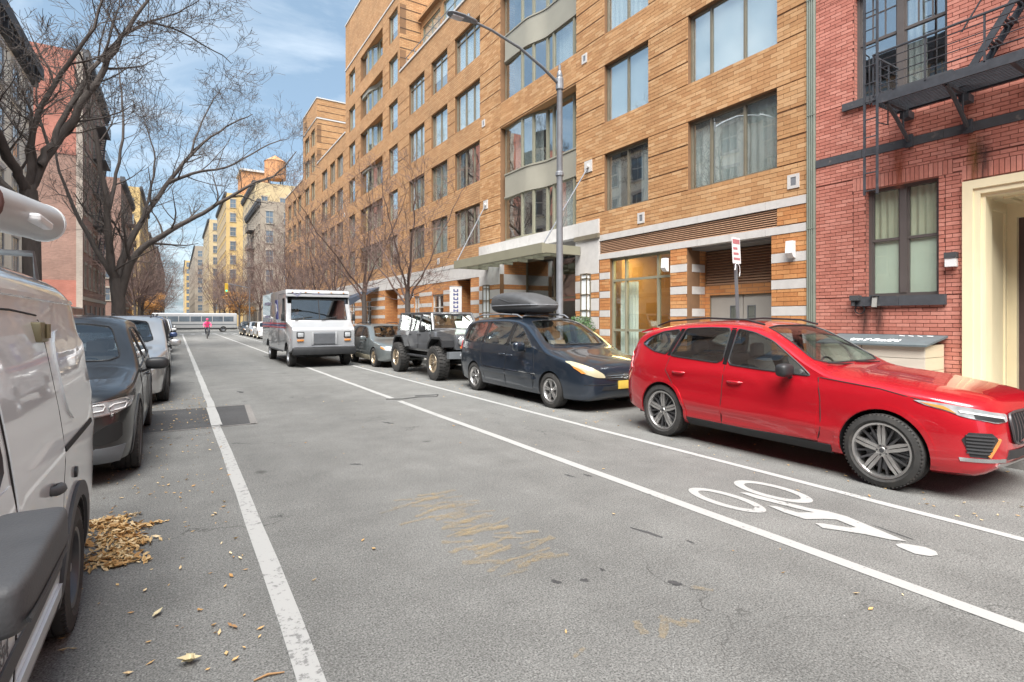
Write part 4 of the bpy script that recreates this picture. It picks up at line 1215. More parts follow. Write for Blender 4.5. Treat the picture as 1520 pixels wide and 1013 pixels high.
# rust and damp streaks below the brackets: thin stained films on the brick
def streak_mat(name, col):
    m, nt, b = new_mat(name)
    N, L = nt.nodes, nt.links
    b.inputs["Base Color"].default_value = (*col, 1); b.inputs["Roughness"].default_value = 0.9
    ge = N.new("ShaderNodeTexCoord")
    mp = N.new("ShaderNodeMapping"); mp.inputs["Scale"].default_value = (1, 9, 1.2); L.new(ge.outputs["Object"], mp.inputs[0])
    no = N.new("ShaderNodeTexNoise"); no.inputs["Scale"].default_value = 2.0; no.inputs["Detail"].default_value = 5; L.new(mp.outputs[0], no.inputs["Vector"])
    gx = N.new("ShaderNodeTexGradient"); gx.gradient_type = 'SPHERICAL'
    m2 = N.new("ShaderNodeMapping"); m2.inputs["Scale"].default_value = (0.0, 7.0, 1.6); L.new(ge.outputs["Object"], m2.inputs[0]); L.new(m2.outputs[0], gx.inputs[0])
    mu = N.new("ShaderNodeMath"); mu.operation = 'MULTIPLY'; L.new(no.outputs[0], mu.inputs[0]); L.new(gx.outputs["Fac"], mu.inputs[1])
    mr = N.new("ShaderNodeMapRange"); mr.inputs[1].default_value = 0.05; mr.inputs[2].default_value = 0.5; mr.inputs[4].default_value = 0.62; L.new(mu.outputs[0], mr.inputs[0])
    L.new(mr.outputs[0], b.inputs["Alpha"])
    return m
streak_mat("rust_streak", (0.17, 0.075, 0.012)); streak_mat("damp_streak", (0.05, 0.025, 0.022)); streak_mat("rust_light", (0.30, 0.07, 0.03))
for (y, z, h, m) in ((3.52, 4.35, 0.55, "rust_streak"), (3.40, 4.30, 0.5, "damp_streak"), (4.62, 4.45, 0.40, "rust_light"), (5.2, 1.72, 0.40, "damp_streak"), (4.95, 1.75, 0.35, "damp_streak")):
    mb = MB(); mb.add([(0, -0.15, -h), (0, 0.15, -h), (0, 0.15, h), (0, -0.15, h)], [(0, 1, 2, 3)])
    mb.build("stain", M_[m], red, loc=(WR - 0.0055 - 0.0012 * (y * 7 % 1), y, z), fixn=False)

# fire escape
fe = empty("fire_escape", (0, 0, 0), 0, red)
FX0, FX1, FY0, FY1, FZ = 10.22, 11.1, 0.3, 4.62, 5.44
def fp(name, mb): return mb.build(name, M_["black_iron"], fe)
mb = MB(); mb.box(FX0, FX0 + 0.02, FY0, FY1, 5.37, 5.52); mb.box(FX1, FX1 + 0.02, FY0, FY1, 5.40, 5.48); mb.box(FX0 + 0.02, FX1, FY1 - 0.02, FY1, 5.39, 5.50)
for y in (4.45, 3.62, 2.8, 2.0, 1.2): mb.box(FX0 + 0.02, WR, y - 0.03, y + 0.03, 5.375, 5.43)
fp("platform_frame", mb)
x = FX0 + 0.06
while x < FX1 - 0.02:
    if not (0): 
        mb = MB(); mb.box(x, x + 0.032, FY0, FY1 - 0.02, 5.432, 5.452); fp("slat", mb)
    x += 0.066
for y in (4.45, 3.60):
    mb = MB(); mb.tube([(FX0 + 0.1, y, 5.38), (FX0 + 0.45, y, 5.2), (WR - 0.03, y, 4.86)], 0.032, 6); mb.tube([(WR - 0.25, y, 5.38), (WR - 0.25, y, 5.0)], 0.016, 5); mb.box(WR - 0.06, WR, y - 0.06, y + 0.06, 4.76, 4.98); mb.box(FX1 - 0.12, WR, y - 0.07, y + 0.07, 5.25, 5.37); fp("bracket", mb)
# railing
mb = MB(); mb.tube([(FX0 + 0.01, FY0, 6.23), (FX0 + 0.01, FY1, 6.23), (WR - 0.05, FY1, 6.23)], 0.022, 6); fp("top_rail", mb)
for z in (5.68, 5.82, 5.96, 6.10):
    mb = MB(); mb.tube([(FX0 + 0.01, FY0, z), (FX0 + 0.01, FY1, z), (WR - 0.05, FY1, z)], 0.009, 5); fp("rail", mb)
for y in (4.61, 3.85, 3.1, 2.35, 1.6, 0.85):
    mb = MB(); mb.box(FX0, FX0 + 0.025, y - 0.0125, y + 0.0125, 5.5, 6.24); fp("baluster", mb)
for x in (10.5, 10.8, 11.1):
    mb = MB(); mb.box(x - 0.01, x + 0.01, FY1 - 0.01, FY1 + 0.01, 5.45, 6.24); fp("baluster", mb)
# drop ladder hanging at the end of the platform
mb = MB()
for y in (4.54, 4.74): mb.box(FX0 - 0.03, FX0 + 0.005, y - 0.016, y + 0.016, 3.83, 8.6)
fp("ladder_rail", mb)
mb = MB(); z = 3.9
while z < 8.5: mb.cyl((FX0 - 0.012, 4.55, z), (FX0 - 0.012, 4.73, z), 0.011, 6); z += 0.31
fp("ladder_rung", mb)
mb = MB(); mb.tube([(FX0 - .012, 4.74, 6.3), (10.5, 4.8, 6.35), (10.52, 4.8, 5.5)], 0.012, 5); mb.tube([(FX0 - .012, 4.54, 5.05), (10.5, 4.5, 5.05), (10.5, 4.5, 5.4)], 0.012, 5); fp("ladder_guide", mb)
# stair to the next floor
for x in (10.75, 11.08):
    mb = MB(); mb.add([(x, 3.62, 5.46), (x, 3.50, 5.46), (x, 1.55, 8.6), (x, 1.67, 8.6), (x + .02, 3.62, 5.46), (x + .02, 3.50, 5.46), (x + .02, 1.55, 8.6), (x + .02, 1.67, 8.6)], [(0, 1, 2, 3), (4, 7, 6, 5), (0, 4, 5, 1), (1, 5, 6, 2), (2, 6, 7, 3), (3, 7, 4, 0)]); fp("stair_string", mb)
for i in range(11):
    z = 5.72 + i * 0.27; yc = 3.52 - (z - 5.46) * 0.617
    for k in range(3):
        mb = MB(); mb.box(10.77, 11.08, yc - 0.09 + k * 0.065, yc - 0.05 + k * 0.065, z, z + 0.02); fp("stair_tread", mb)
for x in (10.75,):
    mb = MB(); mb.tube([(x, 3.55, 6.3), (x, 1.6, 9.4)], 0.014, 5); fp("hand_rail", mb)

# ------------------------------------------------------------------ rubbish store by the red wall
bn = thing("rubbish_store", "low timber rubbish box with graffitied grey lid against the red brick wall", "rubbish box", (10.8, 4.75, 0.14))
pm("bin_wood", (0.56, 0.50, 0.42), 0.75, var=0.10, scale=3, stretch=(1, 0.3, 3))
pm("bin_wood_side", (0.60, 0.51, 0.36), 0.75, var=0.10, scale=3, stretch=(0.3, 1, 3))
pm("bin_lid", (0.10, 0.125, 0.135), 0.6, var=0.18, scale=5, dark=(0.17, 0.19, 0.19), dark_lo=0.55, dark_hi=0.7)
for (ya, yb) in ((-0.83, 0.12), (0.14, 0.85)):
    for i in range(5):
        mb = MB(); mb.box(-0.40, -0.375, ya, yb, 0.04 + i * 0.21, 0.04 + i * 0.21 + 0.203); mb.build("plank", M_["bin_wood"], bn)
for i in range(5):
    mb = MB(); mb.box(-0.37, 0.34, -0.83, -0.805, 0.03 + i * 0.215, 0.03 + i * 0.215 + 0.207); mb.build("plank", M_["bin_wood_side"], bn)
mb = MB(); mb.box(-0.37, 0.35, -0.8, 0.85, 0.0, 0.05); mb.box(0.33, 0.36, -0.8, 0.85, 0.05, 1.1); mb.box(-0.37, 0.33, 0.82, 0.85, 0.05, 1.05); mb.build("carcass", M_["bin_wood_side"], bn)
mb = MB(); mb.add([(-0.47, -0.88, 1.075), (-0.47, 0.9, 1.075), (0.37, 0.9, 1.215), (0.37, -0.88, 1.215), (-0.47, -0.88, 1.105), (-0.47, 0.9, 1.105), (0.37, 0.9, 1.25), (0.37, -0.88, 1.25)], [(0, 3, 2, 1), (4, 5, 6, 7), (0, 1, 5, 4), (1, 2, 6, 5), (2, 3, 7, 6), (3, 0, 4, 7)])
ld = mb.build("lid", M_["bin_lid"], bn)
gr = MB(); rg = random.Random(3)
def on_lid(u, v): return (u, v, 1.105 + (u + 0.47) * 0.1726 + 0.004)
x0 = 0.35
for k in range(7):
    pts = []
    for q in range(9): pts.append(on_lid(-0.18 + 0.10 * math.sin(q * rg.uniform(.7, 1.5) + k) , 0.42 - k * 0.12 - q * 0.011))
    gr.tube(pts, 0.010, 4)
for k in range(4): gr.tube([on_lid(0.25, -0.2 - k * 0.14), on_lid(0.22 + rg.uniform(-.03, .03), -0.29 - k * 0.14)], 0.010, 4)
gr.build("graffiti", M_["white_paint"], ld)

# ------------------------------------------------------------------ street lamp
lampo = thing("street_lamp", "grey cobra-head street lamp on a tall pole by the entrance canopy", "street lamp", (8.35, 11.1, 0.14))
mb = MB(); mb.lathe([(0.20, 0), (0.20, 0.05), (0.13, 0.12), (0.12, 0.5), (0.092, 0.55), (0.088, 2.5), (0.07, 7.75), (0.08, 7.78), (0.05, 7.9), (0.0, 7.92)], 12, 'z'); mb.build("pole", M_["galv"], lampo, smooth=40)
mb = MB(); mb.tube([(0, 0, 7.55), (-0.5, 0, 7.85), (-1.2, 0, 8.17), (-2.0, 0, 8.38), (-2.45, 0, 8.44)], [0.042, 0.038, 0.034, 0.03, 0.028], 8); mb.build("arm", M_["dark_galv"], lampo, smooth=40)
mb = MB(); mb.lathe([(0.095, 7.42), (0.10, 7.44), (0.10, 7.70), (0.095, 7.72)], 12, 'z'); mb.lathe([(0.09, 5.2), (0.105, 5.22), (0.105, 5.30), (0.09, 5.32)], 12, 'z'); mb.lathe([(0.03, 7.9), (0.035, 7.95), (0.035, 8.06), (0.0, 8.08)], 8, 'z'); mb.build("collar", M_["galv"], lampo)
mb = MB(); secs = []
for (x, w, h) in ((-2.40, .03, .03), (-2.46, .07, .05), (-2.6, .10, .055), (-2.8, .13, .055), (-3.0, .13, .05), (-3.1, .11, .04), (-3.16, .05, .02)):
    secs.append([(x, w * math.cos(a * math.pi / 6), 8.46 + h * math.sin(a * math.pi / 6)) for a in range(12)])
vs = [p for s_ in secs for p in s_]; fs = []
for i in range(6):
    for k in range(12): fs.append((i * 12 + k, i * 12 + (k + 1) % 12, (i + 1) * 12 + (k + 1) % 12, (i + 1) * 12 + k))
fs.append(tuple(range(12))); fs.append(tuple(72 + k for k in range(12))); mb.add(vs, fs); hd = mb.build("lamp_head", M_["dark_galv"], lampo, smooth=50)
mb = MB(); mb.box(-3.06, -2.78, -0.09, 0.09, 8.40, 8.418); mb.build("lamp_lens", M_["lamp_white"], hd)
mb = MB(); mb.cyl((-2.62, 0, 8.5), (-2.62, 0, 8.58), 0.035, 10); mb.build("photocell", M_["dark_galv"], hd)

# ------------------------------------------------------------------ parking sign on a leaning post
sg = thing("parking_sign", "leaning post with a small red and white parking sign before the grey doors", "sign", (8.33, 5.82, 0.14))
sg.rotation_euler = (R(-2.0), R(-1.2), R(11))
mb = MB(); mb.box(-0.03, 0.03, -0.006, 0.0, 0, 2.95); mb.box(-0.03, -0.022, 0.0, 0.03, 0, 2.95); mb.box(0.022, 0.03, 0.0, 0.03, 0, 2.95); mb.build("post", M_["dark_galv"], sg)
mb = MB(); mb.box(-0.155, 0.155, -0.014, -0.009, 2.50, 2.95); pl = mb.build("sign_plate", M_["white_paint"], sg)
pm("sign_red", (0.45, 0.16, 0.18), 0.5)
mb = MB(); mb.box(-0.13, 0.13, -0.0165, -0.0145, 2.84, 2.92)
for k in range(3): mb.box(-0.12, 0.12 - 0.04 * k, -0.0165, -0.0145, 2.56 + k * 0.09, 2.60 + k * 0.09)
mb.build("sign_print", M_["sign_red"], pl)
mb = MB(); mb.tube([(0.03, 0, 2.52), (0.08, -0.02, 2.46), (0.11, -.01, 2.36), (0.10, 0, 2.28)], 0.008, 5); mb.tube([(-0.03, 0, 2.5), (-0.08, -0.02, 2.42), (-0.13, -.03, 2.38)], 0.008, 5); mb.tube([(0.04 * math.cos(a), 0.01 + 0.03 * math.sin(a), 2.5) for a in [i * math.pi / 5 for i in range(10)]], 0.008, 5, closed=True); mb.build("cable_tie", M_["white_paint"], sg)

# banner on the wall, awning, planters
bnr = thing("banner", "narrow white banner with blue letters beside the doorway past the canopy", "banner", (11.0, 22.25, 1.7))
mb = MB(); mb.box(-0.48, 0.12, -0.01, 0.01, 0, 1.5); bp_ = mb.build("banner_cloth", M_["white_paint"], bnr)
pm("banner_blue", (0.07, 0.09, 0.25), 0.6)
mb = MB()
for k in range(7):
    z = 1.30 - k * 0.185
    mb.box(-0.30, -0.24, -0.016, -0.011, z - 0.06, z + 0.06); mb.box(-0.12, -0.06, -0.016, -0.011, z - 0.06, z + 0.06); mb.box(-0.24, -0.12, -0.016, -0.011, z - (0.02 if k % 2 else 0.06), z + (0.02 if k % 2 else -0.02))
mb.build("letter", M_["banner_blue"], bp_)
mb = MB(); mb.tube([(0.2, 0, 1.47), (-0.5, 0, 1.47)], 0.015, 6); mb.build("bracket", M_["black_iron"], bnr)

aw = thing("awning", "dark slate canvas awning sloping out from the wall behind the mail truck", "awning", (WR, 35.6, 2.4))
pm("canvas", (0.055, 0.07, 0.10), 0.8, var=0.1)
mb = MB(); mb.add([(0, -1.3, 1.4), (0, 1.3, 1.4), (-2.0, 1.3, 0.55), (-2.0, -1.3, 0.55), (-2.0, 1.3, 0.1), (-2.0, -1.3, 0.1)], [(0, 1, 2, 3), (3, 2, 4, 5), (0, 3, 5), (1, 4, 2)])
mb.build("canvas", M_["canvas"], aw)
mb = MB()
for y in (-1.25, 1.25): mb.tube([(0, y, 1.36), (-1.97, y, 0.53), (-1.97, y, 0.1), (0, y, 0.1)], 0.02, 5)
mb.build("awning_frame", M_["galv"], aw)

def leaf_ball(mb, c, r, n, ls, rr):
    for _ in range(n):
        d = Vector((rr.gauss(0, 1), rr.gauss(0, 1), rr.gauss(0, 1)))
        if d.length < 1e-3: continue
        d.normalize(); p = Vector(c) + Vector((d.x * r[0], d.y * r[1], d.z * r[2])) * rr.uniform(.55, 1.05)
        t = d.orthogonal().normalized(); t = (t + d * rr.uniform(-.6, .8)).normalized(); b = d.cross(t).normalized()
        s = ls * rr.uniform(.6, 1.4)
        mb.add([p - b * s * .4, p + t * s, p + b * s * .4], [(0, 1, 2)])
for i, (y, lab) in enumerate(((13.0, "clipped evergreen bush in a planter right of the entrance"), (20.9, "clipped evergreen bush in a planter left of the entrance"))):
    pl_ = thing("planter_bush", lab, "bush", (10.55, y, 0.14), group="bushes beside the entrance")
    mb = MB(); mb.lathe([(0.0, 0), (0.28, 0), (0.36, 0.62), (0.38, 0.66), (0.33, 0.66), (0.31, 0.6), (0.0, 0.6)], 14, 'z'); mb.build("planter", M_["dark_galv"], pl_, smooth=40)
    mb = MB(); leaf_ball(mb, (0, 0, 1.12), (0.5, 0.6, 0.5), 2600, 0.055, random.Random(i)); mb.build("foliage", M_["evergreen"], pl_, fixn=False)

# ------------------------------------------------------------------ plainer buildings of the street
WPOOL = {}
def win_meshes(w, h, face, fm, style):
    key = (round(w, 2), round(h, 2), face, fm, style)
    if key in WPOOL: return WPOOL[key]
    def bx(mb, u0, u1, n0, n1, z0, z1):
        if face == '+x': mb.box(n0, n1, u0, u1, z0, z1)
        elif face == '-x': mb.box(-n1, -n0, u0, u1, z0, z1)
        else: mb.box(u0, u1, -n1, -n0, z0, z1)
    f = MB(); t = 0.08
    bx(f, -w / 2 - t, -w / 2, -0.02, 0.05, 0, h); bx(f, w / 2, w / 2 + t, -0.02, 0.05, 0, h)
    bx(f, -w / 2 - t - .06, w / 2 + t + .06, -0.02, 0.12, -0.14, 0); bx(f, -w / 2 - t - .06, w / 2 + t + .06, -0.02, 0.10, h, h + 0.22)
    bx(f, -w / 2, w / 2, 0.0, 0.035, h * .48, h * .53); bx(f, -0.02, 0.02, 0.0, 0.03, 0, h)
    p = MB(); bx(p, -w / 2, w / 2, -0.02, 0.012, 0, h)
    WPOOL[key] = (f.mesh("window", M_[fm]), p.mesh("pane", M_["far_pane"]))
    return WPOOL[key]
def add_windows(root, face, plane, a, b, z0, fh, nf, nw, w, h, fm="white_stone", skip=()):
    fmesh, pmesh = win_meshes(w, h, face, fm, 0)
    st = (b - a) / nw
    for fl in range(nf):
        for k in range(nw):
            if (fl, k) in skip: continue
            u = a + st * (k + .5)
            loc = (plane, u, z0 + fl * fh) if face in ('+x', '-x') else (u, plane, z0 + fl * fh)
            o = link_mesh("window", fmesh, root, loc)
            link_mesh("pane", pmesh, o)
def plain_building(name, label, x0, x1, y0, y1, h, wm, face, nf, nw, z0=4.2, fh=3.0, w=1.0, wh=1.7, front=True, frontn=0, cornice=True, fm="trim_grey", cm="black_stone", escape=False, group=None):
    r = thing(name, label, "building", (0, 0, 0), group=group)
    mb = MB(); mb.box(x0, x1, y0, y1, 0.0, h); mb.build("wall", M_[wm], r)
    px = x1 if face == '+x' else x0
    sgn = 1 if face == '+x' else -1
    if cornice:
        mb = MB(); mb.box(px - 0.1 * sgn, px + 0.45 * sgn, y0 - 0.02, y1 + 0.02, h - 0.35, h + 0.25); mb.box(px - 0.1 * sgn, px + 0.22 * sgn, y0, y1, h - 0.8, h - 0.35)
        n = int((y1 - y0) / 0.7)
        for i in range(n): mb.box(px, px + 0.4 * sgn, y0 + 0.2 + i * 0.7, y0 + 0.38 + i * 0.7, h - 0.75, h - 0.35)
        mb.build("cornice", M_[cm], r)
    if nf: add_windows(r, face, px, y0, y1, z0, fh, nf, nw, w, wh, fm)
    if frontn: add_windows(r, '-y', y0, x0, x1, z0, fh, nf, frontn, w, wh, fm)
    # shopfront or stoop base
    mb = MB(); mb.box(px - 0.02 * sgn, px + 0.08 * sgn, y0 + 0.1, y1 - 0.1, 3.3, 3.6); mb.build("string_course", M_[fm], r)
    mb = MB()
    n = max(2, int((y1 - y0) / 3))
    for i in range(n):
        yy = y0 + (y1 - y0) * (i + .5) / n
        mb.box(px, px + 0.06 * sgn, yy - 0.6, yy + 0.6, 0.14, 2.9)
    mb.build("door", M_["brown_frame"], r)
    if escape:
        e = empty("fire_escape", (0, 0, 0), 0, r)
        ym = (y0 + y1) / 2
        for fl in range(1, nf):
            z = z0 + fl * fh - 0.25
            mb = MB(); mb.box(px, px + 1.0 * sgn, ym - 2.2, ym + 2.2, z, z + 0.05)
            mb.build("platform", M_["black_iron"], e)
            mb = MB()
            for zz in (0.35, 0.65, 0.95): mb.tube([(px, ym - 2.2, z + zz), (px + 1.0 * sgn, ym - 2.2, z + zz), (px + 1.0 * sgn, ym + 2.2, z + zz), (px, ym + 2.2, z + zz)], 0.02, 4)
            for k in range(8): mb.cyl((px + 1.0 * sgn, ym - 2.2 + k * .63, z), (px + 1.0 * sgn, ym - 2.2 + k * .63, z + .95), 0.015, 4)
            mb.build("railing", M_["black_iron"], e)
            if fl < nf - 1:
                mb = MB(); mb.tube([(px + .7 * sgn, ym - 1.5, z), (px + .7 * sgn, ym + 1.5, z + fh)], 0.05, 4); mb.tube([(px + .3 * sgn, ym - 1.5, z), (px + .3 * sgn, ym + 1.5, z + fh)], 0.05, 4)
                for k in range(10): mb.box(px + .3 * sgn, px + .7 * sgn, ym - 1.5 + k * .32, ym - 1.3 + k * .32, z + (k + .5) * fh / 10, z + (k + .5) * fh / 10 + .03)
                mb.build("stair", M_["black_iron"], e)
    return r
brick_wall_mat("brown_brick", (0.23, 0.125, 0.095), (0.30, 0.17, 0.13), (0.21, 0.155, 0.13), 0.22, 0.075)
brick_wall_mat("pink_brick", (0.33, 0.115, 0.082), (0.38, 0.145, 0.105), (0.28, 0.13, 0.10), 0.22, 0.075)
brick_wall_mat("grey_brick", (0.30, 0.25, 0.21), (0.36, 0.30, 0.25), (0.28, 0.25, 0.22), 0.22, 0.075)
pm("white_render", (0.82, 0.79, 0.70), 0.8, var=0.1, scale=1.2, dark=(0.56, 0.53, 0.48))
pm("sun_cream_wall", (0.46, 0.36, 0.21), 0.8, var=0.16, scale=0.6, dark=(0.33, 0.25, 0.15))  # cream masonry with warm low-sun glow mixed into the base colour
pm("sun_buff_wall", (0.50, 0.35, 0.15), 0.8, var=0.16, scale=0.6, dark=(0.36, 0.24, 0.11))  # buff masonry; yellow evening sunlight is painted into this colour
pm("grey_wall", (0.28, 0.235, 0.185), 0.8, var=0.15, scale=0.6)
pm("trim_grey", (0.33, 0.29, 0.24), 0.8, var=0.1)
pm("rust_wall", (0.45, 0.22, 0.10), 0.85, var=0.15, scale=1.0)
# left row (faces +x); its near end runs on behind the camera
plain_building("town_house", "pale rendered five-storey house with dark cornice at the left edge", WL - 13, WL, 20.0, 38.6, 15.1, "white_render", '+x', 4, 7, z0=3.9, fh=2.75, fm="white_stone")
plain_building("town_house", "grey stone house on the left pavement, opposite the entrance canopy", WL - 13, WL, 9.0, 19.97, 14.2, "grey_brick", '+x', 4, 4, z0=3.9, fh=2.75)
plain_building("tenement", "red brick tenement on the left, opposite the red brick building", WL - 13, WL, -8, 8.97, 15.0, "pink_brick", '+x', 4, 6, z0=3.9, fh=2.9, escape=True)
plain_building("tenement", "brown tenement on the left pavement behind the viewpoint", WL - 13, WL, -50, -8.03, 15.5, "brown_brick", '+x', 4, 12, z0=3.9, fh=2.9)
# tall tenement with a blank party wall in three bands
ten = plain_building("tenement", "tall tenement with banded blank side wall and fire escapes", WL - 16, WL, 56.6, 73.5, 23.8, "brown_brick", '+x', 6, 6, z0=4.4, fh=3.1, w=0.9, wh=1.9, escape=True)
mb = MB(); mb.box(WL - 16, WL - 0.02, 56.55, 56.62, 15.2, 23.75); mb.build("side_wall_upper", M_["pink_brick"], ten)
mb = MB(); mb.box(WL - 16, WL - 0.02, 56.54, 56.62, 0.1, 4.9); mb.build("side_wall_base", M_["pink_brick"], ten)
mb = MB(); mb.box(WL - 0.4, WL + 0.02, 56.52, 56.63, 0.1, 23.8); mb.build("quoin", M_["grey_brick"], ten)
# yard wall in the gap
yw = thing("yard_wall", "low brick yard wall on the left between the pale house and the tall tenement", "wall", (WL, 47.6, 0.14))
mb = MB(); mb.box(-0.3, 0, -8.9, 8.9, 0, 2.4); mb.build("wall", M_["brown_brick"], yw); mb = MB(); mb.box(-0.35, 0.05, -8.9, 8.9, 2.4, 2.5); mb.build("coping", M_["white_stone"], yw)
plain_building("apartment_block", "brown block with fire escapes on the left beyond the cross street", WL - 14, WL, CS1 + 1, 116, 21.5, "brown_brick", '+x', 5, 7, z0=4.4, fh=3.1, frontn=4, escape=True)
plain_building("apartment_block", "tall sun-tinted buff block on the left behind the big bare tree", WL - 18, WL, 140, 178, 30, "sun_buff_wall", '+x', 7, 10, z0=5, fh=3.4, w=1.3, wh=2.0, frontn=5)
plain_building("apartment_block", "lower cream block on the left near the far end of the street", WL - 18, WL, 182, 240, 26, "sun_cream_wall", '+x', 6, 14, z0=5, fh=3.4, w=1.3, wh=2.0)
plain_building("apartment_block", "grey block at the far end of the street on the left", WL - 22, WL, 250, 420, 30, "grey_wall", '+x', 6, 20, z0=5, fh=4, w=1.6, wh=2.4, frontn=4)
# right row beyond the cross street (faces -x)
plain_building("apartment_block", "grey block with projecting cornice on the right beyond the cross street", WR, WR + 16, CS1 + 1, 112, 20.5, "grey_wall", '-x', 5, 7, z0=4.6, fh=3.1, w=1.0, wh=1.9, frontn=6, escape=True)
bt = plain_building("apartment_block", "taller cream block with an orange water tank behind the grey cornice block", WR + 1.5, WR + 18, 113, 135, 28, "sun_cream_wall", '-x', 7, 7, z0=5, fh=3.1, frontn=5)
plain_building("apartment_block", "sun-tinted buff tower with stepped top on the right down the street", WR - 0.8, WR + 20, 150, 185, 33, "sun_buff_wall", '-x', 8, 10, z0=5, fh=3.5, w=1.2, wh=2, frontn=7)
tp = thing("roof_house", "orange brick stair house on the roof of the buff tower", "roof house", (WR + 6, 156, 33)); mb = MB(); mb.box(-3.2, 3.2, -4, 6, 0, 6.5); mb.build("wall", M_["rust_wall"], tp); mb = MB(); mb.box(-3.6, 3.6, -4.4, 6.4, 6.5, 7); mb.build("coping", M_["white_stone"], tp)
plain_building("apartment_block", "narrow cream block on the right far down the street", WR - 2, WR + 20, 205, 250, 35, "sun_cream_wall", '-x', 8, 10, z0=5, fh=3.8, w=1.3, wh=2.2, frontn=6)
plain_building("apartment_block", "grey slab at the far end of the street on the right", WR - 4, WR + 26, 290, 420, 36, "grey_wall", '-x', 7, 14, z0=6, fh=4.2, w=1.7, wh=2.6, frontn=7)
plain_building("apartment_block", "small pale block closing the right side of the vista", WR - 6, WR + 20, 450, 560, 44, "sun_buff_wall", '-x', 8, 12, z0=6, fh=4.8, w=2, wh=3, frontn=7)
def water_tank(x, y, z, r, h, lab):
    t = thing("water_tank", lab, "water tank", (x, y, z))
    mb = MB(); mb.lathe([(r, 1.6), (r, 1.6 + h), (r * 1.05, 1.6 + h), (0.0, 1.6 + h + r * .7)], 16, 'z'); mb.lathe([(0, 1.6), (r, 1.6)], 16, 'z'); mb.build("barrel", M_["rust_wall"], t)
    mb = MB()
    for a in range(4): mb.cyl((r * .8 * math.cos(a * 1.57 + .78), r * .8 * math.sin(a * 1.57 + .78), 0), (r * .8 * math.cos(a * 1.57 + .78), r * .8 * math.sin(a * 1.57 + .78), 1.7), 0.12, 6)
    mb.build("stand", M_["black_iron"], t)
water_tank(WR + 5.5, 116, 28, 2.0, 3.4, "orange round water tank on the roof of the cream block")
# right row behind the viewpoint (shades the street, seen in reflections)
plain_building("tenement", "brick tenement on the right behind the viewpoint", WR, WR + 15, -24, -7.03, 17.5, "brown_brick", '-x', 4, 6, z0=4.4, fh=3.1)
plain_building("apartment_block", "tall buff block on the right behind the viewpoint", WR, WR + 18, -70, -24.03, 22, "tan_brick_far", '-x', 5, 14, z0=4.4, fh=3.1)
# ------------------------------------------------------------------ vehicle toolkit
pm("black_gloss", (0.012, 0.012, 0.013), 0.15, coat=1.0, var=0.1)
# local frame of every vehicle: x runs from the nose (0) to the tail, z up, ground at z = 0
def rbox(mb, x0, x1, y0, y1, z0, z1, r=0.03, seg=2):
    bm = bmesh.new()
    bmesh.ops.create_cube(bm, size=1.0)
    for v in bm.verts:
        v.co = Vector(((x0 + x1) / 2 + v.co.x * (x1 - x0), (y0 + y1) / 2 + v.co.y * (y1 - y0), (z0 + z1) / 2 + v.co.z * (z1 - z0)))
    r = min(r, 0.49 * min(abs(x1 - x0), abs(y1 - y0), abs(z1 - z0)))
    bmesh.ops.bevel(bm, geom=bm.edges[:], offset=r, segments=seg, affect='EDGES', profile=0.5)
    bm.verts.index_update()
    mb.add([v.co[:] for v in bm.verts], [tuple(v.index for v in f.verts) for f in bm.faces])
    bm.free()
    return mb
def blob(mb, c, d, e=2.6, nu=20, nv=12):
    """superellipsoid, half sizes d"""
    def sp(t): return math.copysign(abs(t) ** (2 / e), t)
    vs = []; fs = []
    for i in range(1, nv):
        a = -math.pi / 2 + math.pi * i / nv
        for k in range(nu):
            b = 2 * math.pi * k / nu
            vs.append((c[0] + d[0] * sp(math.cos(a)) * sp(math.cos(b)), c[1] + d[1] * sp(math.cos(a)) * sp(math.sin(b)), c[2] + d[2] * sp(math.sin(a))))
    for i in range(nv - 2):
        for k in range(nu): fs.append((i * nu + k, i * nu + (k + 1) % nu, (i + 1) * nu + (k + 1) % nu, (i + 1) * nu + k))
    b0 = len(vs); vs += [(c[0], c[1], c[2] - d[2]), (c[0], c[1], c[2] + d[2])]
    for k in range(nu): fs.append((b0, (k + 1) % nu, k)); fs.append((b0 + 1, (nv - 2) * nu + k, (nv - 2) * nu + (k + 1) % nu))
    return mb.add(vs, fs)
def chaikin(poly, it=2, q=0.18):
    for _ in range(it):
        out = []
        n = len(poly)
        for i in range(n):
            a, b = poly[i], poly[(i + 1) % n]
            out.append((a[0] + (b[0] - a[0]) * q, a[1] + (b[1] - a[1]) * q)); out.append((a[0] + (b[0] - a[0]) * (1 - q), a[1] + (b[1] - a[1]) * (1 - q)))
        poly = out
    return poly
def densify(poly, step):
    out = []
    n = len(poly)
    for i in range(n):
        a, b = poly[i], poly[(i + 1) % n]
        l = math.hypot(b[0] - a[0], b[1] - a[1]); k = max(1, int(math.ceil(l / step)))
        for j in range(k): out.append((a[0] + (b[0] - a[0]) * j / k, a[1] + (b[1] - a[1]) * j / k))
    return out
def inside(poly, x, y):
    c = False; n = len(poly); j = n - 1
    for i in range(n):
        xi, yi = poly[i]; xj, yj = poly[j]
        if (yi > y) != (yj > y) and x < (xj - xi) * (y - yi) / (yj - yi) + xi: c = not c
        j = i
    return c

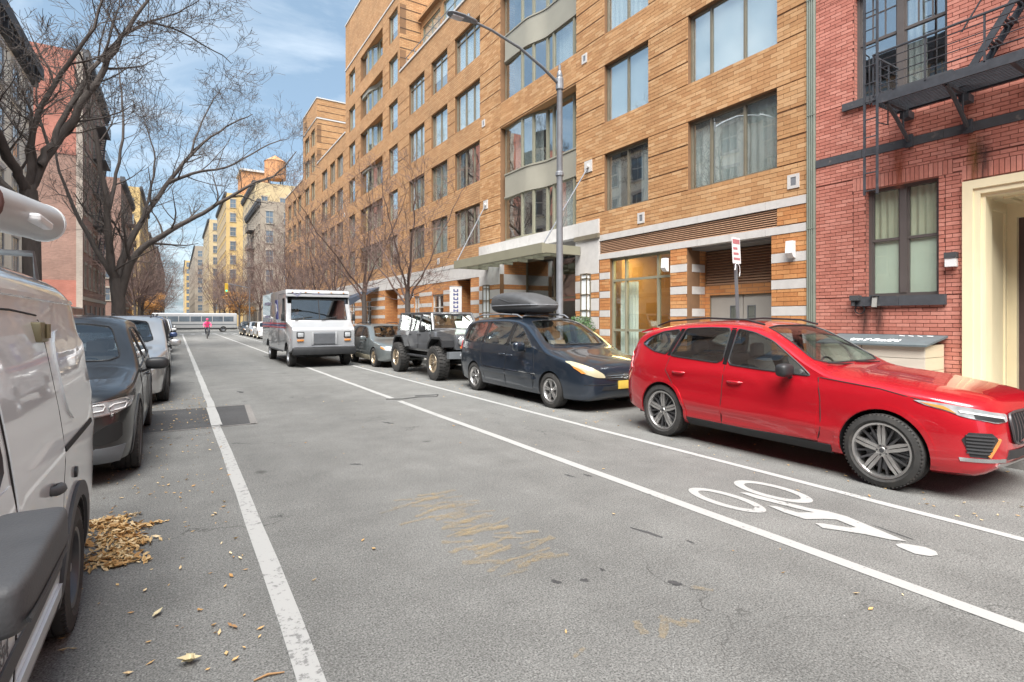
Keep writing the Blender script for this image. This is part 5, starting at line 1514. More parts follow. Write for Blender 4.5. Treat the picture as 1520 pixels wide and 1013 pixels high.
class Car:
    def __init__(s, name, label, loc, prof, mats, group=None, rz=90.0):
        s.root = thing(name, label, "car", loc, R(rz), group)
        s.p = prof; s.m = mats
        for k in ("T", "B", "P", "belt"): setattr(s, k, curve1(prof[k]))
        s.side = curve1(prof.get("side", [(0, .94), (.12, .975), (.45, 1.0), (.8, .99), (1, .965)]))
        s.crown = curve1(prof.get("crown", [(0, .10), (9, .10)]))
        s.L = prof["L"]
        s.make()
    def w(s, u, z):
        zb, zt = s.B(u), s.T(u); bl = min(s.belt(u), zt - .03)
        if z <= bl:
            f = s.side(max(0, min(1, (z - zb) / max(.05, bl - zb)))); return s.P(u) * f
        rz = s.p["roof"]
        return s.P(u) * s.side(1) - s.p["tumble"] * max(0, (z - bl) / (rz - bl)) ** 1.15
    def section(s, u, inset=0.0, zfloor=None, topin=0.0):
        zb, zt = s.B(u), s.T(u)
        if zfloor is not None: zb = zfloor
        zt -= topin
        if zt < zb + 0.06: zt = zb + 0.06
        rs = min(s.crown(u), (zt - zb) * .45); zsh = zt - rs
        pts = []
        wb = max(.05, s.w(u, zb) - inset)
        pts += [(0, zb), (wb * .5, zb), (wb - .05, zb)]
        n = 14
        for i in range(n + 1):
            z = zb + .03 + (zsh - zb - .03) * i / n
            pts.append((max(.04, s.w(u, z) - inset), z))
        ws = max(.04, s.w(u, zsh) - inset); e = s.p.get("exp", 2.7)
        for i in range(1, 12):
            a = math.pi / 2 * i / 12
            pts.append((ws * math.cos(a) ** (2 / e), zsh + rs * math.sin(a) ** (2 / e)))
        pts.append((0, zt))
        return pts
    def nose(s, u, z):
        f = s.p.get("nose"); dx = 0
        if f and u < .5: dx += f(z) * (1 - u / .5)
        f = s.p.get("tail")
        if f and u > s.L - .5: dx += f(z) * (1 - (s.L - u) / .5)
        return dx
    def loft(s, us, inset=0.0, zfloor=None, topin=0.0, bend=True):
        mb = MB(); rings = []
        for u in us:
            h = s.section(u, inset, zfloor, topin)
            ring = [(y, z) for y, z in h] + [(-y, z) for y, z in reversed(h[1:-1])]
            rings.append([(u + (s.nose(u, z) if bend else 0), y, z) for y, z in ring])
        k = len(rings[0]); vs = [p for r_ in rings for p in r_]; fs = []
        for i in range(len(rings) - 1):
            for j in range(k): fs.append((i * k + j, i * k + (j + 1) % k, (i + 1) * k + (j + 1) % k, (i + 1) * k + j))
        for end, base, sg in ((0, 0, -1), (1, (len(rings) - 1) * k, 1)):
            rr = rings[-1] if end else rings[0]
            zc = sum(p[2] for p in rr) / k
            prev = [base + j for j in range(k)]
            for q, (sc, dx) in enumerate(((.72, .012), (.4, .02))):
                b = len(vs)
                for p in rr:
                    z = zc + (p[2] - zc) * sc
                    vs.append((us[-1 if end else 0] + (s.nose(us[-1 if end else 0], z) if bend else 0) + sg * dx, p[1] * sc, z))
                cur = [b + j for j in range(k)]
                for j in range(k): fs.append((prev[j], prev[(j + 1) % k], cur[(j + 1) % k], cur[j]))
                prev = cur
            vs.append((us[-1 if end else 0] + (s.nose(us[-1 if end else 0], zc) if bend else 0) + sg * .022, 0, zc)); c = len(vs) - 1
            for j in range(k): fs.append((prev[j], prev[(j + 1) % k], c))
        mb.add(vs, fs)
        return mb
    def make(s):
        L_ = s.L
        us = [0, .015, .04, .08, .13, .19, .26]
        u = .34
        while u < L_ - .3: us.append(u); u += .075
        us += [L_ - .26, L_ - .19, L_ - .13, L_ - .08, L_ - .04, L_ - .015, L_]
        us = sorted(set(round(a, 4) for a in us))
        mb = s.loft(us)
        d = s.p.get("disp")
        if d: mb.v = [d(*v) for v in mb.v]
        s.mb = mb
        me = mb.mesh("body", [M_[s.m["paint"]], M_["black_plastic"]], smooth=s.p.get("smooth", 38))
        s.body = link_mesh("body", me, s.root)
        bm = bmesh.new(); bm.from_mesh(me); s.bvh = BVHTree.FromBMesh(bm); bm.free()
    def cut(s, mb, name="cutter"):
        me = mb.mesh(name, [M_[s.m["paint"]], M_["black_plastic"]])
        me.polygons.foreach_set("material_index", [1] * len(me.polygons))
        c = link_mesh(name, me, s.root)
        md = s.body.modifiers.new("cut", 'BOOLEAN'); md.operation = 'DIFFERENCE'; md.solver = 'EXACT'; md.object = c
        bpy.context.view_layer.update()
        dg = bpy.context.evaluated_depsgraph_get()
        ev = s.body.evaluated_get(dg)
        nm = bpy.data.meshes.new_from_object(ev)
        s.body.modifiers.clear()
        old = s.body.data; s.body.data = nm; bpy.data.meshes.remove(old)
        bpy.data.objects.remove(c); bpy.data.meshes.remove(me)
        nm.name = "body"
        nm.shade_smooth(); nm.set_sharp_from_angle(angle=R(s.p.get("smooth", 38)))
    def wheel_wells(s, axles, r, depth=.36):
        mb = MB()
        for (u, z) in axles:
            for sg in (1, -1):
                w_ = s.P(u) + .2
                mb.lathe([(0.001, sg * (w_ - .2 - depth)), (r, sg * (w_ - .2 - depth)), (r, sg * w_), (0.001, sg * w_)], 40, 'y', (u, 0, z))
        s.cut(mb)
    def hollow(s, u0, u1, zfloor, inset=.07, topin=.055):
        us = []
        u = u0
        while u < u1: us.append(u); u += .12
        us.append(u1)
        s.cut(s.loft(us, inset, zfloor, topin, False))
    def cast(s, view, a, b):
        if view == 'L': o, d = Vector((a, 3, b)), Vector((0, -1, 0))
        elif view == 'R': o, d = Vector((a, -3, b)), Vector((0, 1, 0))
        elif view == 'F': o, d = Vector((-3, a, b)), Vector((1, 0, 0))
        elif view == 'B': o, d = Vector((s.L + 3, a, b)), Vector((-1, 0, 0))
        else: o, d = Vector((a, b, 5)), Vector((0, 0, -1))
        h = s.bvh.ray_cast(o, d)
        if h[0] is None: return None, None
        n = h[1]
        if n.dot(d) > 0: n = -n
        return h[0], n
    def panel(s, name, poly, view, mat, off=.004, skirt=.012, grid=.07, rnd_=0, parent=None, q=0.18):
        """outline in the view plane, wrapped on the body surface"""
        if rnd_: poly = chaikin(poly, rnd_, q)
        poly = densify(poly, grid)
        n = len(poly)
        pts = [Vector(p) for p in poly]
        xs = [p[0] for p in poly]; ys = [p[1] for p in poly]
        x = min(xs) + grid * .5
        while x < max(xs):
            y = min(ys) + grid * .5
            while y < max(ys):
                if inside(poly, x, y) and min((x - a) ** 2 + (y - b) ** 2 for a, b in poly) > (grid * .4) ** 2: pts.append(Vector((x, y)))
                y += grid
            x += grid
        res = delaunay_2d_cdt(pts, [(i, (i + 1) % n) for i in range(n)], [], 1, 1e-5)
        V, F = res[0], res[2]
        co = []; last = None
        for v in V:
            h, nn = s.cast(view, v.x, v.y)
            if h is None:
                best = None
                for k in range(1, 14):           # slide towards the middle until the surface is met
                    t = k / 14
                    h, nn = s.cast(view, v.x + (sum(xs) / n - v.x) * t, v.y + (sum(ys) / n - v.y) * t)
                    if h is not None: break
            co.append((h, nn))
        if any(h is None for h, _ in co): return None
        vs = [h + nn * off for h, nn in co]; fs = [tuple(f) for f in F]
        cnt = {}
        for f in fs:
            for i in range(len(f)):
                e = tuple(sorted((f[i], f[(i + 1) % len(f)]))); cnt[e] = cnt.get(e, 0) + 1
        b0 = len(vs); inner = {}
        for e, c in cnt.items():
            if c == 1:
                for i in e:
                    if i not in inner: inner[i] = len(vs); vs.append(co[i][0] - co[i][1] * skirt)
        for e, c in cnt.items():
            if c == 1: fs.append((e[0], e[1], inner[e[1]], inner[e[0]]))
        mb = MB(); mb.add(vs, fs)
        return mb.build(name, M_[mat], parent or s.root, smooth=40)
    def sides(s, name, poly, mat, which=("L", "R"), **k):
        return [s.panel(name, poly, v, mat, **k) for v in which]
    def trim(s, name, pts, view, mat, r=.007, off=0.0, closed=True, step=.08, parent=None, n=5):
        pl = densify(pts, step) if closed else pts
        if not closed:
            pl = []
            for i in range(len(pts) - 1):
                a, b = pts[i], pts[i + 1]; k = max(1, int(math.hypot(b[0] - a[0], b[1] - a[1]) / step))
                pl += [(a[0] + (b[0] - a[0]) * j / k, a[1] + (b[1] - a[1]) * j / k) for j in range(k)]
            pl.append(pts[-1])
        P = []
        for a, b in pl:
            h, nn = s.cast(view, a, b)
            if h is not None: P.append(h + nn * off)
        if len(P) < 3: return None
        mb = MB(); mb.tube(P, r, n, closed=closed)
        return mb.build(name, M_[mat], parent or s.root, smooth=60)
    def windows(s, side_polys, front=None, rear=None, glass="car_glass", trim="black_plastic", front_u=None, rear_u=None, names=None, wglass=None):
        polys = [chaikin(p, 2, .10) for p in side_polys]
        mb = MB()
        for p in polys: mb.prism(p, 'y', -2, 2)
        s.cut(mb)
        if front:
            mb = MB(); mb.prism(chaikin(front, 2, .10), 'x', front_u[0], front_u[1]); s.cut(mb)
        if rear:
            mb = MB(); mb.prism(chaikin(rear, 2, .10), 'x', rear_u[0], rear_u[1]); s.cut(mb)
        for p in polys:
            for v in ("L", "R"):
                s.panel("side_window", p, v, glass, off=-.004, skirt=.012)
                s.trim("window_trim", p, v, trim, .010, 0)
        if front:
            f = chaikin(front, 2, .10)
            s.panel("windscreen", f, 'F', wglass or glass, off=-.004, skirt=.012, grid=.10); s.trim("windscreen_trim", f, 'F', "black_plastic", .009)
        if rear:
            f = chaikin(rear, 2, .10)
            s.panel("rear_window", f, 'B', glass, off=-.004, skirt=.012, grid=.10); s.trim("rear_window_trim", f, 'B', "black_plastic", .009)
    def pillars(s, polys):
        for p in polys: s.sides("pillar_cover", p, "black_gloss", off=.003, grid=.08)
    def seams(s, lines, r=.0055):
        for ln in lines:
            for v in ("L", "R"): s.trim("panel_gap", ln, v, "underbody", r, 0, closed=False, step=.1, n=4)
    def mirrors(s, u, z, reach=.12, mat="black_plastic", d=(.075, .11, .075)):
        for sg in (1, -1):
            y = s.w(u, z - .06)
            mb = MB(); blob(mb, (u, sg * (y + reach + d[1] * .3), z), d, 3.2)
            o = mb.build("wing_mirror", M_[mat], s.root, smooth=60)
            mb = MB(); mb.tube([(u + .01, sg * (y - .03), z - .10), (u, sg * (y + reach * .8), z - .05)], [.03, .022], 8); mb.build("mirror_stalk", M_["black_plastic"], o, smooth=60)
    def handles(s, spots, mat=None):
        for (u, z) in spots:
            for sg in (1, -1):
                y = s.w(u, z)
                mb = MB(); mb.tube([(u - .11, sg * (y - .002), z), (u - .085, sg * (y + .03), z), (u, sg * (y + .036), z), (u + .085, sg * (y + .03), z), (u + .11, sg * (y - .002), z)], [.010, .015, .016, .015, .010], 8)
                o = mb.build("door_handle", M_[mat or s.m["paint"]], s.root, smooth=60)
    def interior(s, rows, zf=.45, cloth="seat_cloth", dash_u=1.45, dash_z=1.0, half=.62, wheel=True, top=1.28):
        for u in rows:
            for sg in (1, -1):
                mb = MB(); rbox(mb, u, u + .5, sg * .38 - .24, sg * .38 + .24, zf, zf + .32, .06)
                bk = MB()
                mb.add([(u + .40, sg * .38 - .23, zf + .3), (u + .52, sg * .38 - .23, zf + .3), (u + .52, sg * .38 + .23, zf + .3), (u + .40, sg * .38 + .23, zf + .3), (u + .58, sg * .38 - .2, top - .12), (u + .67, sg * .38 - .2, top - .12), (u + .67, sg * .38 + .2, top - .12), (u + .58, sg * .38 + .2, top - .12)], [(0, 1, 2, 3), (4, 7, 6, 5), (0, 4, 5, 1), (1, 5, 6, 2), (2, 6, 7, 3), (3, 7, 4, 0)])
                rbox(mb, u + .62, u + .70, sg * .38 - .12, sg * .38 + .12, top - .08, top + .09, .035)
                mb.build("seat", M_[cloth], s.root, smooth=40)
        mb = MB(); mb.prism([(dash_u - .35, zf), (dash_u + .25, zf), (dash_u + .30, dash_z - .12), (dash_u + .2, dash_z), (dash_u - .3, dash_z - .03)], 'y', -half, half); mb.build("dashboard", M_["black_plastic"], s.root)
        if wheel:
            mb = MB(); c = Vector((dash_u + .42, -.36, dash_z - .05))
            mb.tube([c + Vector((.07 * math.sin(a) , .18 * math.cos(a), .165 * math.sin(a))) for a in [i * math.pi / 10 for i in range(20)]], .014, 6, closed=True)
            mb.tube([c, c - Vector((.18, 0, .05))], .03, 6); mb.tube([c - Vector((0, .17, 0)), c, c + Vector((0, .17, 0))], .014, 5)
            mb.build("steering_wheel", M_["black_plastic"], s.root, smooth=60)
    def wheels(s, axles, proto, half):
        for (u, z) in axles:
            for sg in (1, -1):
                c = copy_tree(proto, s.root)
                c.location = (u, sg * half, z); c.rotation_euler = (0, 0 if sg > 0 else 0, 0 if sg > 0 else math.pi)
    def underside(s, u0, u1, zt=.42, half=.78, z0=None):
        mb = MB(); mb.box(u0, u1, -half, half, z0 or (s.B((u0 + u1) / 2) + .02), zt); mb.build("underbody", M_["underbody"], s.root)

PROTO = []
def make_wheel(R_, W, rim, style, mats, tread="road"):
    """tyre mesh with rim, spokes, brake as children; outer face towards +y, centred on the tyre's outer shoulder plane"""
    o = -W            # inner edge; outer edge at y = 0
    mb = MB()
    pr = [(rim - .015, o + .03), (rim + .01, o + .008), (rim + (R_ - rim) * .35, o - .008), (R_ * .955, o + .004), (R_ * .99, o + W * .10)]
    nr = 4
    y0, y1 = o + W * .12, -W * .12
    st = (y1 - y0) / nr
    for k in range(nr):
        a, b = y0 + k * st, y0 + (k + 1) * st
        pr += [(R_, a + .004), (R_, b - .006)]
        if k < nr - 1: pr += [(R_ - .009, b - .004), (R_ - .009, b + .002)]
    pr += [(R_ * .99, -W * .10), (R_ * .955, -.004), (rim + (R_ - rim) * .35, .008), (rim + .01, -.008), (rim - .015, -.03)]
    mb.lathe(pr, 48, 'y')
    if tread == "mud":
        for k in range(30):
            a = 2 * math.pi * k / 30
            for (ya, yb, da, h) in ((-W * .97, -W * .62, 0, .02), (-W * .58, -W * .30, .1, .018), (-W * .40, -W * .02, 0.05, .02)):
                a2 = a + da; hw = .075
                vs = []
                for rr_ in (R_ - .02, R_ + h):
                    for (aa, yy) in ((a2 - hw, ya), (a2 + hw, ya + .01), (a2 + hw, yb), (a2 - hw, yb - .01)): vs.append((rr_ * math.cos(aa), yy, rr_ * math.sin(aa)))
                mb.add(vs, [(0, 1, 2, 3), (4, 7, 6, 5), (0, 4, 5, 1), (1, 5, 6, 2), (2, 6, 7, 3), (3, 7, 4, 0)])
    else:
        for k in range(60):             # shoulder sipes
            a = 2 * math.pi * k / 60
            for (ya, yb) in ((-W * .985, -W * .88), (-W * .12, -W * .015)):
                vs = []
                for rr_ in (R_ * .962, R_ * .996):
                    for (aa, yy) in ((a - .02, ya), (a + .02, ya), (a + .02, yb), (a - .02, yb)): vs.append((rr_ * math.cos(aa), yy, rr_ * math.sin(aa)))
                mb.add(vs, [(0, 1, 2, 3), (4, 7, 6, 5), (0, 4, 5, 1), (1, 5, 6, 2), (2, 6, 7, 3), (3, 7, 4, 0)])
    t = mb.build("wheel", M_["rubber"], None, smooth=35)
    m1, m2 = M_[mats[0]], M_[mats[1]]
    mb = MB(); mb.lathe([(rim + .012, -.016), (rim + .006, -.004), (rim - .012, -.008), (rim - .022, -.03), (rim - .03, -W * .8), (rim - .02, o + .01)], 40, 'y'); mb.build("rim", m1, t, smooth=40)
    mb = MB(); mb.lathe([(.0, -W * .62), (rim * .78, -W * .62), (rim * .78, -W * .56), (0, -W * .56)], 32, 'y'); mb.build("brake_disc", M_["galv"], t)
    mb = MB(); mb.lathe([(.0, -W * .85), (rim - .03, -W * .85)], 24, 'y'); mb.build("wheel_back", M_["underbody"], t)
    def spoke(mb, a0, a1, r0, r1, w0, w1, ya, yb, th=.03):
        """bar from angle a0 at radius r0 to angle a1 at radius r1"""
        p0 = Vector((r0 * math.cos(a0), 0, r0 * math.sin(a0))); p1 = Vector((r1 * math.cos(a1), 0, r1 * math.sin(a1)))
        d = (p1 - p0).normalized(); n = Vector((-d.z, 0, d.x))
        vs = []
        for (p, w_, y) in ((p0, w0, ya), (p1, w1, yb)):
            for sgn in (-1, 1):
                vs.append(p + n * w_ * sgn * .42 + Vector((0, y, 0))); vs.append(p + n * w_ * sgn * .5 + Vector((0, y - th, 0)))
        mb.add(vs, [(0, 2, 6, 4), (1, 5, 7, 3), (0, 4, 5, 1), (2, 3, 7, 6), (0, 1, 3, 2), (4, 6, 7, 5)])
    yo = -.022
    sp = MB(); sd = MB()
    if style == "ten":          # five pairs of broad arms with dark bars between
        for k in range(5):
            a = 2 * math.pi * k / 5 + .3
            for s_ in (-1, 1):
                spoke(sp, a + s_ * .30, a + s_ * .13, .055, rim - .10, .034, .040, yo - .012, yo); spoke(sp, a + s_ * .13, a + s_ * .075, rim - .11, rim - .01, .042, .030, yo, yo - .004)
                spoke(sd, a + s_ * .36, a + s_ * .46, .055, rim - .012, .028, .022, yo - .024, yo - .02)
    elif style == "six":
        for k in range(6):
            a = 2 * math.pi * k / 6; spoke(sp, a, a, .05, rim - .008, .062, .088, yo - .02, yo - .006)
    elif style == "five":
        for k in range(5):
            a = 2 * math.pi * k / 5 + .2
            for s_ in (-1, 1): spoke(sp, a + s_ * .2, a + s_ * .12, .05, rim - .008, .03, .036, yo - .02, yo - .004)
    elif style == "eightV":
        for k in range(8):
            a = 2 * math.pi * k / 8
            for s_ in (-1, 1): spoke(sp, a, a + s_ * .20, .06, rim - .008, .030, .034, yo - .045, yo - .004, .035); 
            spoke(sd, a + .39, a + .39, .06, rim - .02, .02, .03, yo - .07, yo - .05)
    elif style == "steel":
        sp.lathe([(.0, yo - .02), (.07, yo - .02), (.10, yo - .05), (rim * .6, yo - .055), (rim * .75, yo - .03), (rim - .01, yo - .03), (rim - .01, yo - .05), (0, yo - .07)], 32, 'y')
        for k in range(8):
            a = 2 * math.pi * k / 8; sd.lathe([(0.0, -.002), (.022, -.002)], 10, 'y', (rim * .84 * math.cos(a), yo - .027, rim * .84 * math.sin(a)))
    sp.lathe([(0, yo - .002), (.03, yo - .002), (.036, yo - .012), (.062, yo - .016), (.066, yo - .06), (0, yo - .06)], 20, 'y')
    sp.build("spoke", m1, t, smooth=30)
    for k in range(5):
        a = 2 * math.pi * k / 5; sd.lathe([(0, .004), (.009, .004), (.009, -.02)], 8, 'y', (.048 * math.cos(a), yo - .012, .048 * math.sin(a)))
    sd.lathe([(0, .002), (.022, .002), (.024, -.004)], 14, 'y', (0, yo, 0))
    sd.build("wheel_insert", m2, t, smooth=30)
    PROTO.append(t)
    return t
def drop_protos():
    for t in PROTO:
        for c in list(t.children): bpy.data.objects.remove(c)
        bpy.data.objects.remove(t)
    PROTO.clear()
def arc(cu, cz, r, a0, a1, n=16):
    return [(cu + r * math.cos(R(a0 + (a1 - a0) * i / n)), cz + r * math.sin(R(a0 + (a1 - a0) * i / n))) for i in range(n + 1)]
def mirror_y(poly): return [(-a, b) for a, b in poly]
def text_mesh(txt, size, extrude=0.001):
    """flat lettering as mesh, lying in the xy plane"""
    cu = bpy.data.curves.new("letters", 'FONT'); cu.body = txt; cu.size = size; cu.extrude = extrude; cu.align_x = 'CENTER'; cu.align_y = 'CENTER'; cu.resolution_u = 3
    o = bpy.data.objects.new("letters", cu); COL.objects.link(o)
    bpy.context.view_layer.update()
    me = bpy.data.meshes.new_from_object(o.evaluated_get(bpy.context.evaluated_depsgraph_get()))
    bpy.data.objects.remove(o); bpy.data.curves.remove(cu)
    return me

# ------------------------------------------------------------------ red estate SUV
pm("lamp_smoke", (0.30, 0.31, 0.32), 0.12, coat=1.0, var=0.3, scale=14)
paint("red_paint", (0.54, 0.008, 0.020), metal=0.40, rough=0.26, dust=0.08, dustcol=(0.42, 0.16, 0.13))
def volvo_disp(x, y, z):
    # scooped lower door with a crease above the sill, soft shoulder line
    k = 0.0
    if 1.15 < x < 3.75:
        e = min(1, (x - 1.15) / .35, (3.75 - x) / .35)
        k -= e * .032 * math.exp(-((z - .50 - .03 * (x - 1.2)) / .075) ** 2)
        k += e * .020 * math.exp(-((z - .36) / .05) ** 2)
    if x > .6: k += .012 * math.exp(-((z - (.90 + .03 * (x - .6))) / .035) ** 2)
    if z > 1.12: k = 0
    if 0.12 < x < 1.5 and z > .8 and abs(y) < .85:       # hood creases
        z += .012 * math.exp(-((abs(y) - (.42 + .12 * x)) / .05) ** 2)
    return (x, y + math.copysign(k, y) if abs(y) > .3 else y, z)
V = Car("parked_car", "shiny red SUV parked nearest on the right, its nose out of frame", (6.85, 1.76, 0), dict(
    L=4.70, roof=1.66, tumble=.24, smooth=36, side=[(0, .925), (.12, .965), (.38, 1.0), (.62, .998), (.84, .975), (1, .935)],
    T=[(0, .74), (.03, .84), (.08, .92), (.2, .965), (.6, 1.03), (1.05, 1.085), (1.42, 1.125), (1.62, 1.20), (2.0, 1.43), (2.3, 1.575), (2.6, 1.635), (3.0, 1.655), (3.5, 1.64), (4.0, 1.585), (4.3, 1.52), (4.42, 1.45), (4.52, 1.26), (4.60, 1.08), (4.67, .90), (4.70, .72)],
    B=[(0, .40), (.05, .33), (.2, .24), (.7, .22), (4.0, .235), (4.4, .30), (4.62, .36), (4.70, .46)],
    P=[(0, .42), (.015, .52), (.04, .62), (.09, .71), (.18, .80), (.35, .88), (.7, .93), (1.2, .945), (2.5, .95), (3.7, .955), (4.1, .94), (4.4, .89), (4.55, .83), (4.66, .74), (4.70, .62)],
    belt=[(0, .70), (.3, .86), (1.0, .94), (1.6, 1.0), (2.8, 1.05), (3.6, 1.10), (4.3, 1.12), (4.6, .95), (4.7, .70)],
    crown=[(0, .10), (.3, .13), (1.3, .12), (1.6, .10), (2.2, .13), (3.5, .14), (4.4, .14), (4.7, .12)],
    nose=lambda z: .05 * max(0, (z - .62)) - .06 * max(0, .55 - z), disp=volvo_disp), dict(paint="red_paint"))
V.root.scale = (.975, 1, 1)
AX = [(.86, .365), (3.765, .365)]
V.wheel_wells(AX, .405)
V.hollow(1.55, 4.50, .45)
SW = [[(1.60, 1.035), (1.72, 1.13), (2.12, 1.40), (2.40, 1.50), (2.66, 1.545), (2.70, 1.09), (2.2, 1.06)],
      [(2.78, 1.095), (2.76, 1.55), (3.1, 1.555), (3.50, 1.535), (3.62, 1.22), (3.66, 1.15)],
      [(3.73, 1.165), (3.59, 1.525), (3.9, 1.485), (4.15, 1.40), (4.28, 1.30), (4.0, 1.20)]]
V.windows(SW, front=[(-.70, 1.17), (.70, 1.17), (.56, 1.56), (.3, 1.59), (-.3, 1.59), (-.56, 1.56)], front_u=(1.2, 2.5), rear=[(-.62, 1.12), (.62, 1.12), (.52, 1.42), (-.52, 1.42)], rear_u=(4.2, 5.0), wglass="clear_glass", glass="car_glass")
V.pillars([[(2.71, 1.085), (2.675, 1.55), (2.75, 1.555), (2.77, 1.09)], [(3.67, 1.145), (3.515, 1.535), (3.575, 1.53), (3.72, 1.16)]])
V.interior([1.95, 2.85], .40, "seat_cloth", 1.62, 1.06, .66, top=1.27)
V.underside(.5, 4.4, .45, .74, .25)
wv = make_wheel(.365, .245, .268, "ten", ("alloy", "dark_alloy"))
V.wheels(AX, wv, .945)
V.seams([[(1.52, 1.03), (1.47, .8), (1.45, .5), (1.5, .34)], [(2.73, 1.07), (2.735, .7), (2.74, .34)], [(3.66, 1.13), (3.70, .95), (3.52, .72), (3.36, .48), (3.32, .34)], [(1.5, .34), (2.4, .33), (3.32, .34)], [(1.50, 1.03), (1.2, 1.0), (.9, .97), (.35, .86)]])
for sg, vw in ((1, 'L'), (-1, 'R')):
    pass
V.sides("door", [(1.50, .36), (1.50, .98), (2.715, 1.04), (2.72, .36)], "red_paint", off=.0035, grid=.045)
V.sides("door", [(2.75, .36), (2.745, 1.045), (3.64, 1.09), (3.66, .95), (3.50, .72), (3.34, .48), (3.32, .36)], "red_paint", off=.0035, grid=.045)
for (u, z) in AX:
    V.sides("wheel_arch_lip", arc(u, z, .455, -8, 188, 24) + list(reversed(arc(u, z, .41, -8, 188, 24))), "red_paint", off=.012, grid=.05)
V.sides("sill_trim", [(1.36, .235), (1.36, .33), (3.31, .335), (3.31, .245)], "black_plastic", off=.010)
V.handles([(2.55, .885), (3.45, .935)])
V.mirrors(1.83, 1.09, .10)
# headlamps, grille, intakes
for sg in (1, -1):
    hl = [(sg * .46, .735), (sg * .44, .80), (sg * .62, .825), (sg * .76, .865), (sg * .872, .90), (sg * .862, .85), (sg * .80, .775), (sg * .60, .725)]
    o = V.panel("headlight", hl, 'F', "lamp_smoke", off=.008, grid=.04, rnd_=1, q=.12)
    if o:
        V.panel("running_light", [(sg * .50, .775), (sg * .80, .83), (sg * .80, .815), (sg * .50, .76)], 'F', "white_paint", off=.013, grid=.03, parent=o)
        V.panel("headlight_lens", [(sg * .50, .735), (sg * .52, .765), (sg * .74, .80), (sg * .74, .765), (sg * .6, .737)], 'F', "black_plastic", off=.012, grid=.03, parent=o)
        V.panel("indicator", [(sg * .815, .80), (sg * .83, .86), (sg * .862, .88), (sg * .855, .85)], 'F', "lamp_amber", off=.012, grid=.03, parent=o)
    it = V.panel("air_intake", [(sg * .60, .58), (sg * .66, .64), (sg * .80, .645), (sg * .83, .58), (sg * .80, .43), (sg * .70, .42)], 'F', "black_plastic", off=.006, grid=.04)
    if it:
        for k in range(6): V.panel("intake_slat", [(sg * (.64 + .008 * k), .615 - k * .03), (sg * .815, .625 - k * .03), (sg * .815, .612 - k * .03), (sg * (.645 + .008 * k), .602 - k * .03)], 'F', "dark_alloy", off=.016, grid=.05, parent=it)
        V.panel("intake_blade", [(sg * .585, .585), (sg * .60, .595), (sg * .705, .44), (sg * .69, .425)], 'F', "lamp_amber", off=.018, grid=.04, parent=it)
    V.panel("fog_lamp_bar", [(sg * .50, .375), (sg * .52, .41), (sg * .84, .42), (sg * .83, .385)], 'F', "chrome", off=.008, grid=.05)
    V.panel("rear_lamp", [(sg * .70, .98), (sg * .74, 1.18), (sg * .80, 1.05), (sg * .86, .93), (sg * .80, .80), (sg * .66, .80)], 'B', "lamp_red", off=.010, grid=.04)
gl = V.panel("grille", [(-.40, .55), (-.44, .72), (-.40, .805), (.40, .805), (.44, .72), (.40, .55), (.3, .525), (-.3, .525)], 'F', "black_plastic", off=.02, grid=.05, rnd_=1, q=.15)
for k in range(13):
    y = -.36 + k * .06
    V.panel("grille_bar", [(y - .008, .545), (y - .008, .79), (y + .008, .79), (y + .008, .545)], 'F', "dark_alloy", off=.032, grid=.05, parent=gl)
V.trim("grille_frame", chaikin([(-.40, .55), (-.44, .72), (-.40, .805), (.40, .805), (.44, .72), (.40, .55), (.3, .525), (-.3, .525)], 1, .15), 'F', "dark_alloy", .012, .02, parent=gl)
V.trim("grille_slash", [(-.36, .78), (.34, .56)], 'F', "chrome", .012, .05, closed=False, parent=gl)
em = V.panel("emblem", [(.055 * math.cos(a * .524), .67 + .055 * math.sin(a * .524)) for a in range(12)], 'F', "chrome", off=.055, grid=.04, parent=gl)
V.panel("lower_grille", [(-.50, .40), (-.46, .48), (.46, .48), (.50, .40)], 'F', "black_plastic", off=.012, grid=.06)
V.panel("skid_plate", [(-.62, .345), (-.6, .37), (.6, .37), (.62, .345)], 'F', "alloy", off=.014, grid=.08)
mb = MB()
for sg in (1, -1): mb.tube([(2.35, sg * .60, 1.60), (2.6, sg * .63, 1.66), (3.2, sg * .635, 1.685), (3.9, sg * .62, 1.64), (4.15, sg * .60, 1.57)], .013, 6)
mb.build("roof_rail", M_["black_plastic"], V.root)
mb = MB(); mb.prism([(4.30, 1.50), (4.56, 1.455), (4.55, 1.48), (4.32, 1.535)], 'y', -.55, .55); mb.build("roof_spoiler", M_["red_paint"], V.root)
for (y, a) in ((-.5, 0), (.1, 0)):
    mb = MB(); mb.tube([(1.52, y, 1.145), (1.50, y + .3, 1.16), (1.53, y + .55, 1.175)], .010, 5); mb.build("wiper", M_["black_plastic"], V.root)
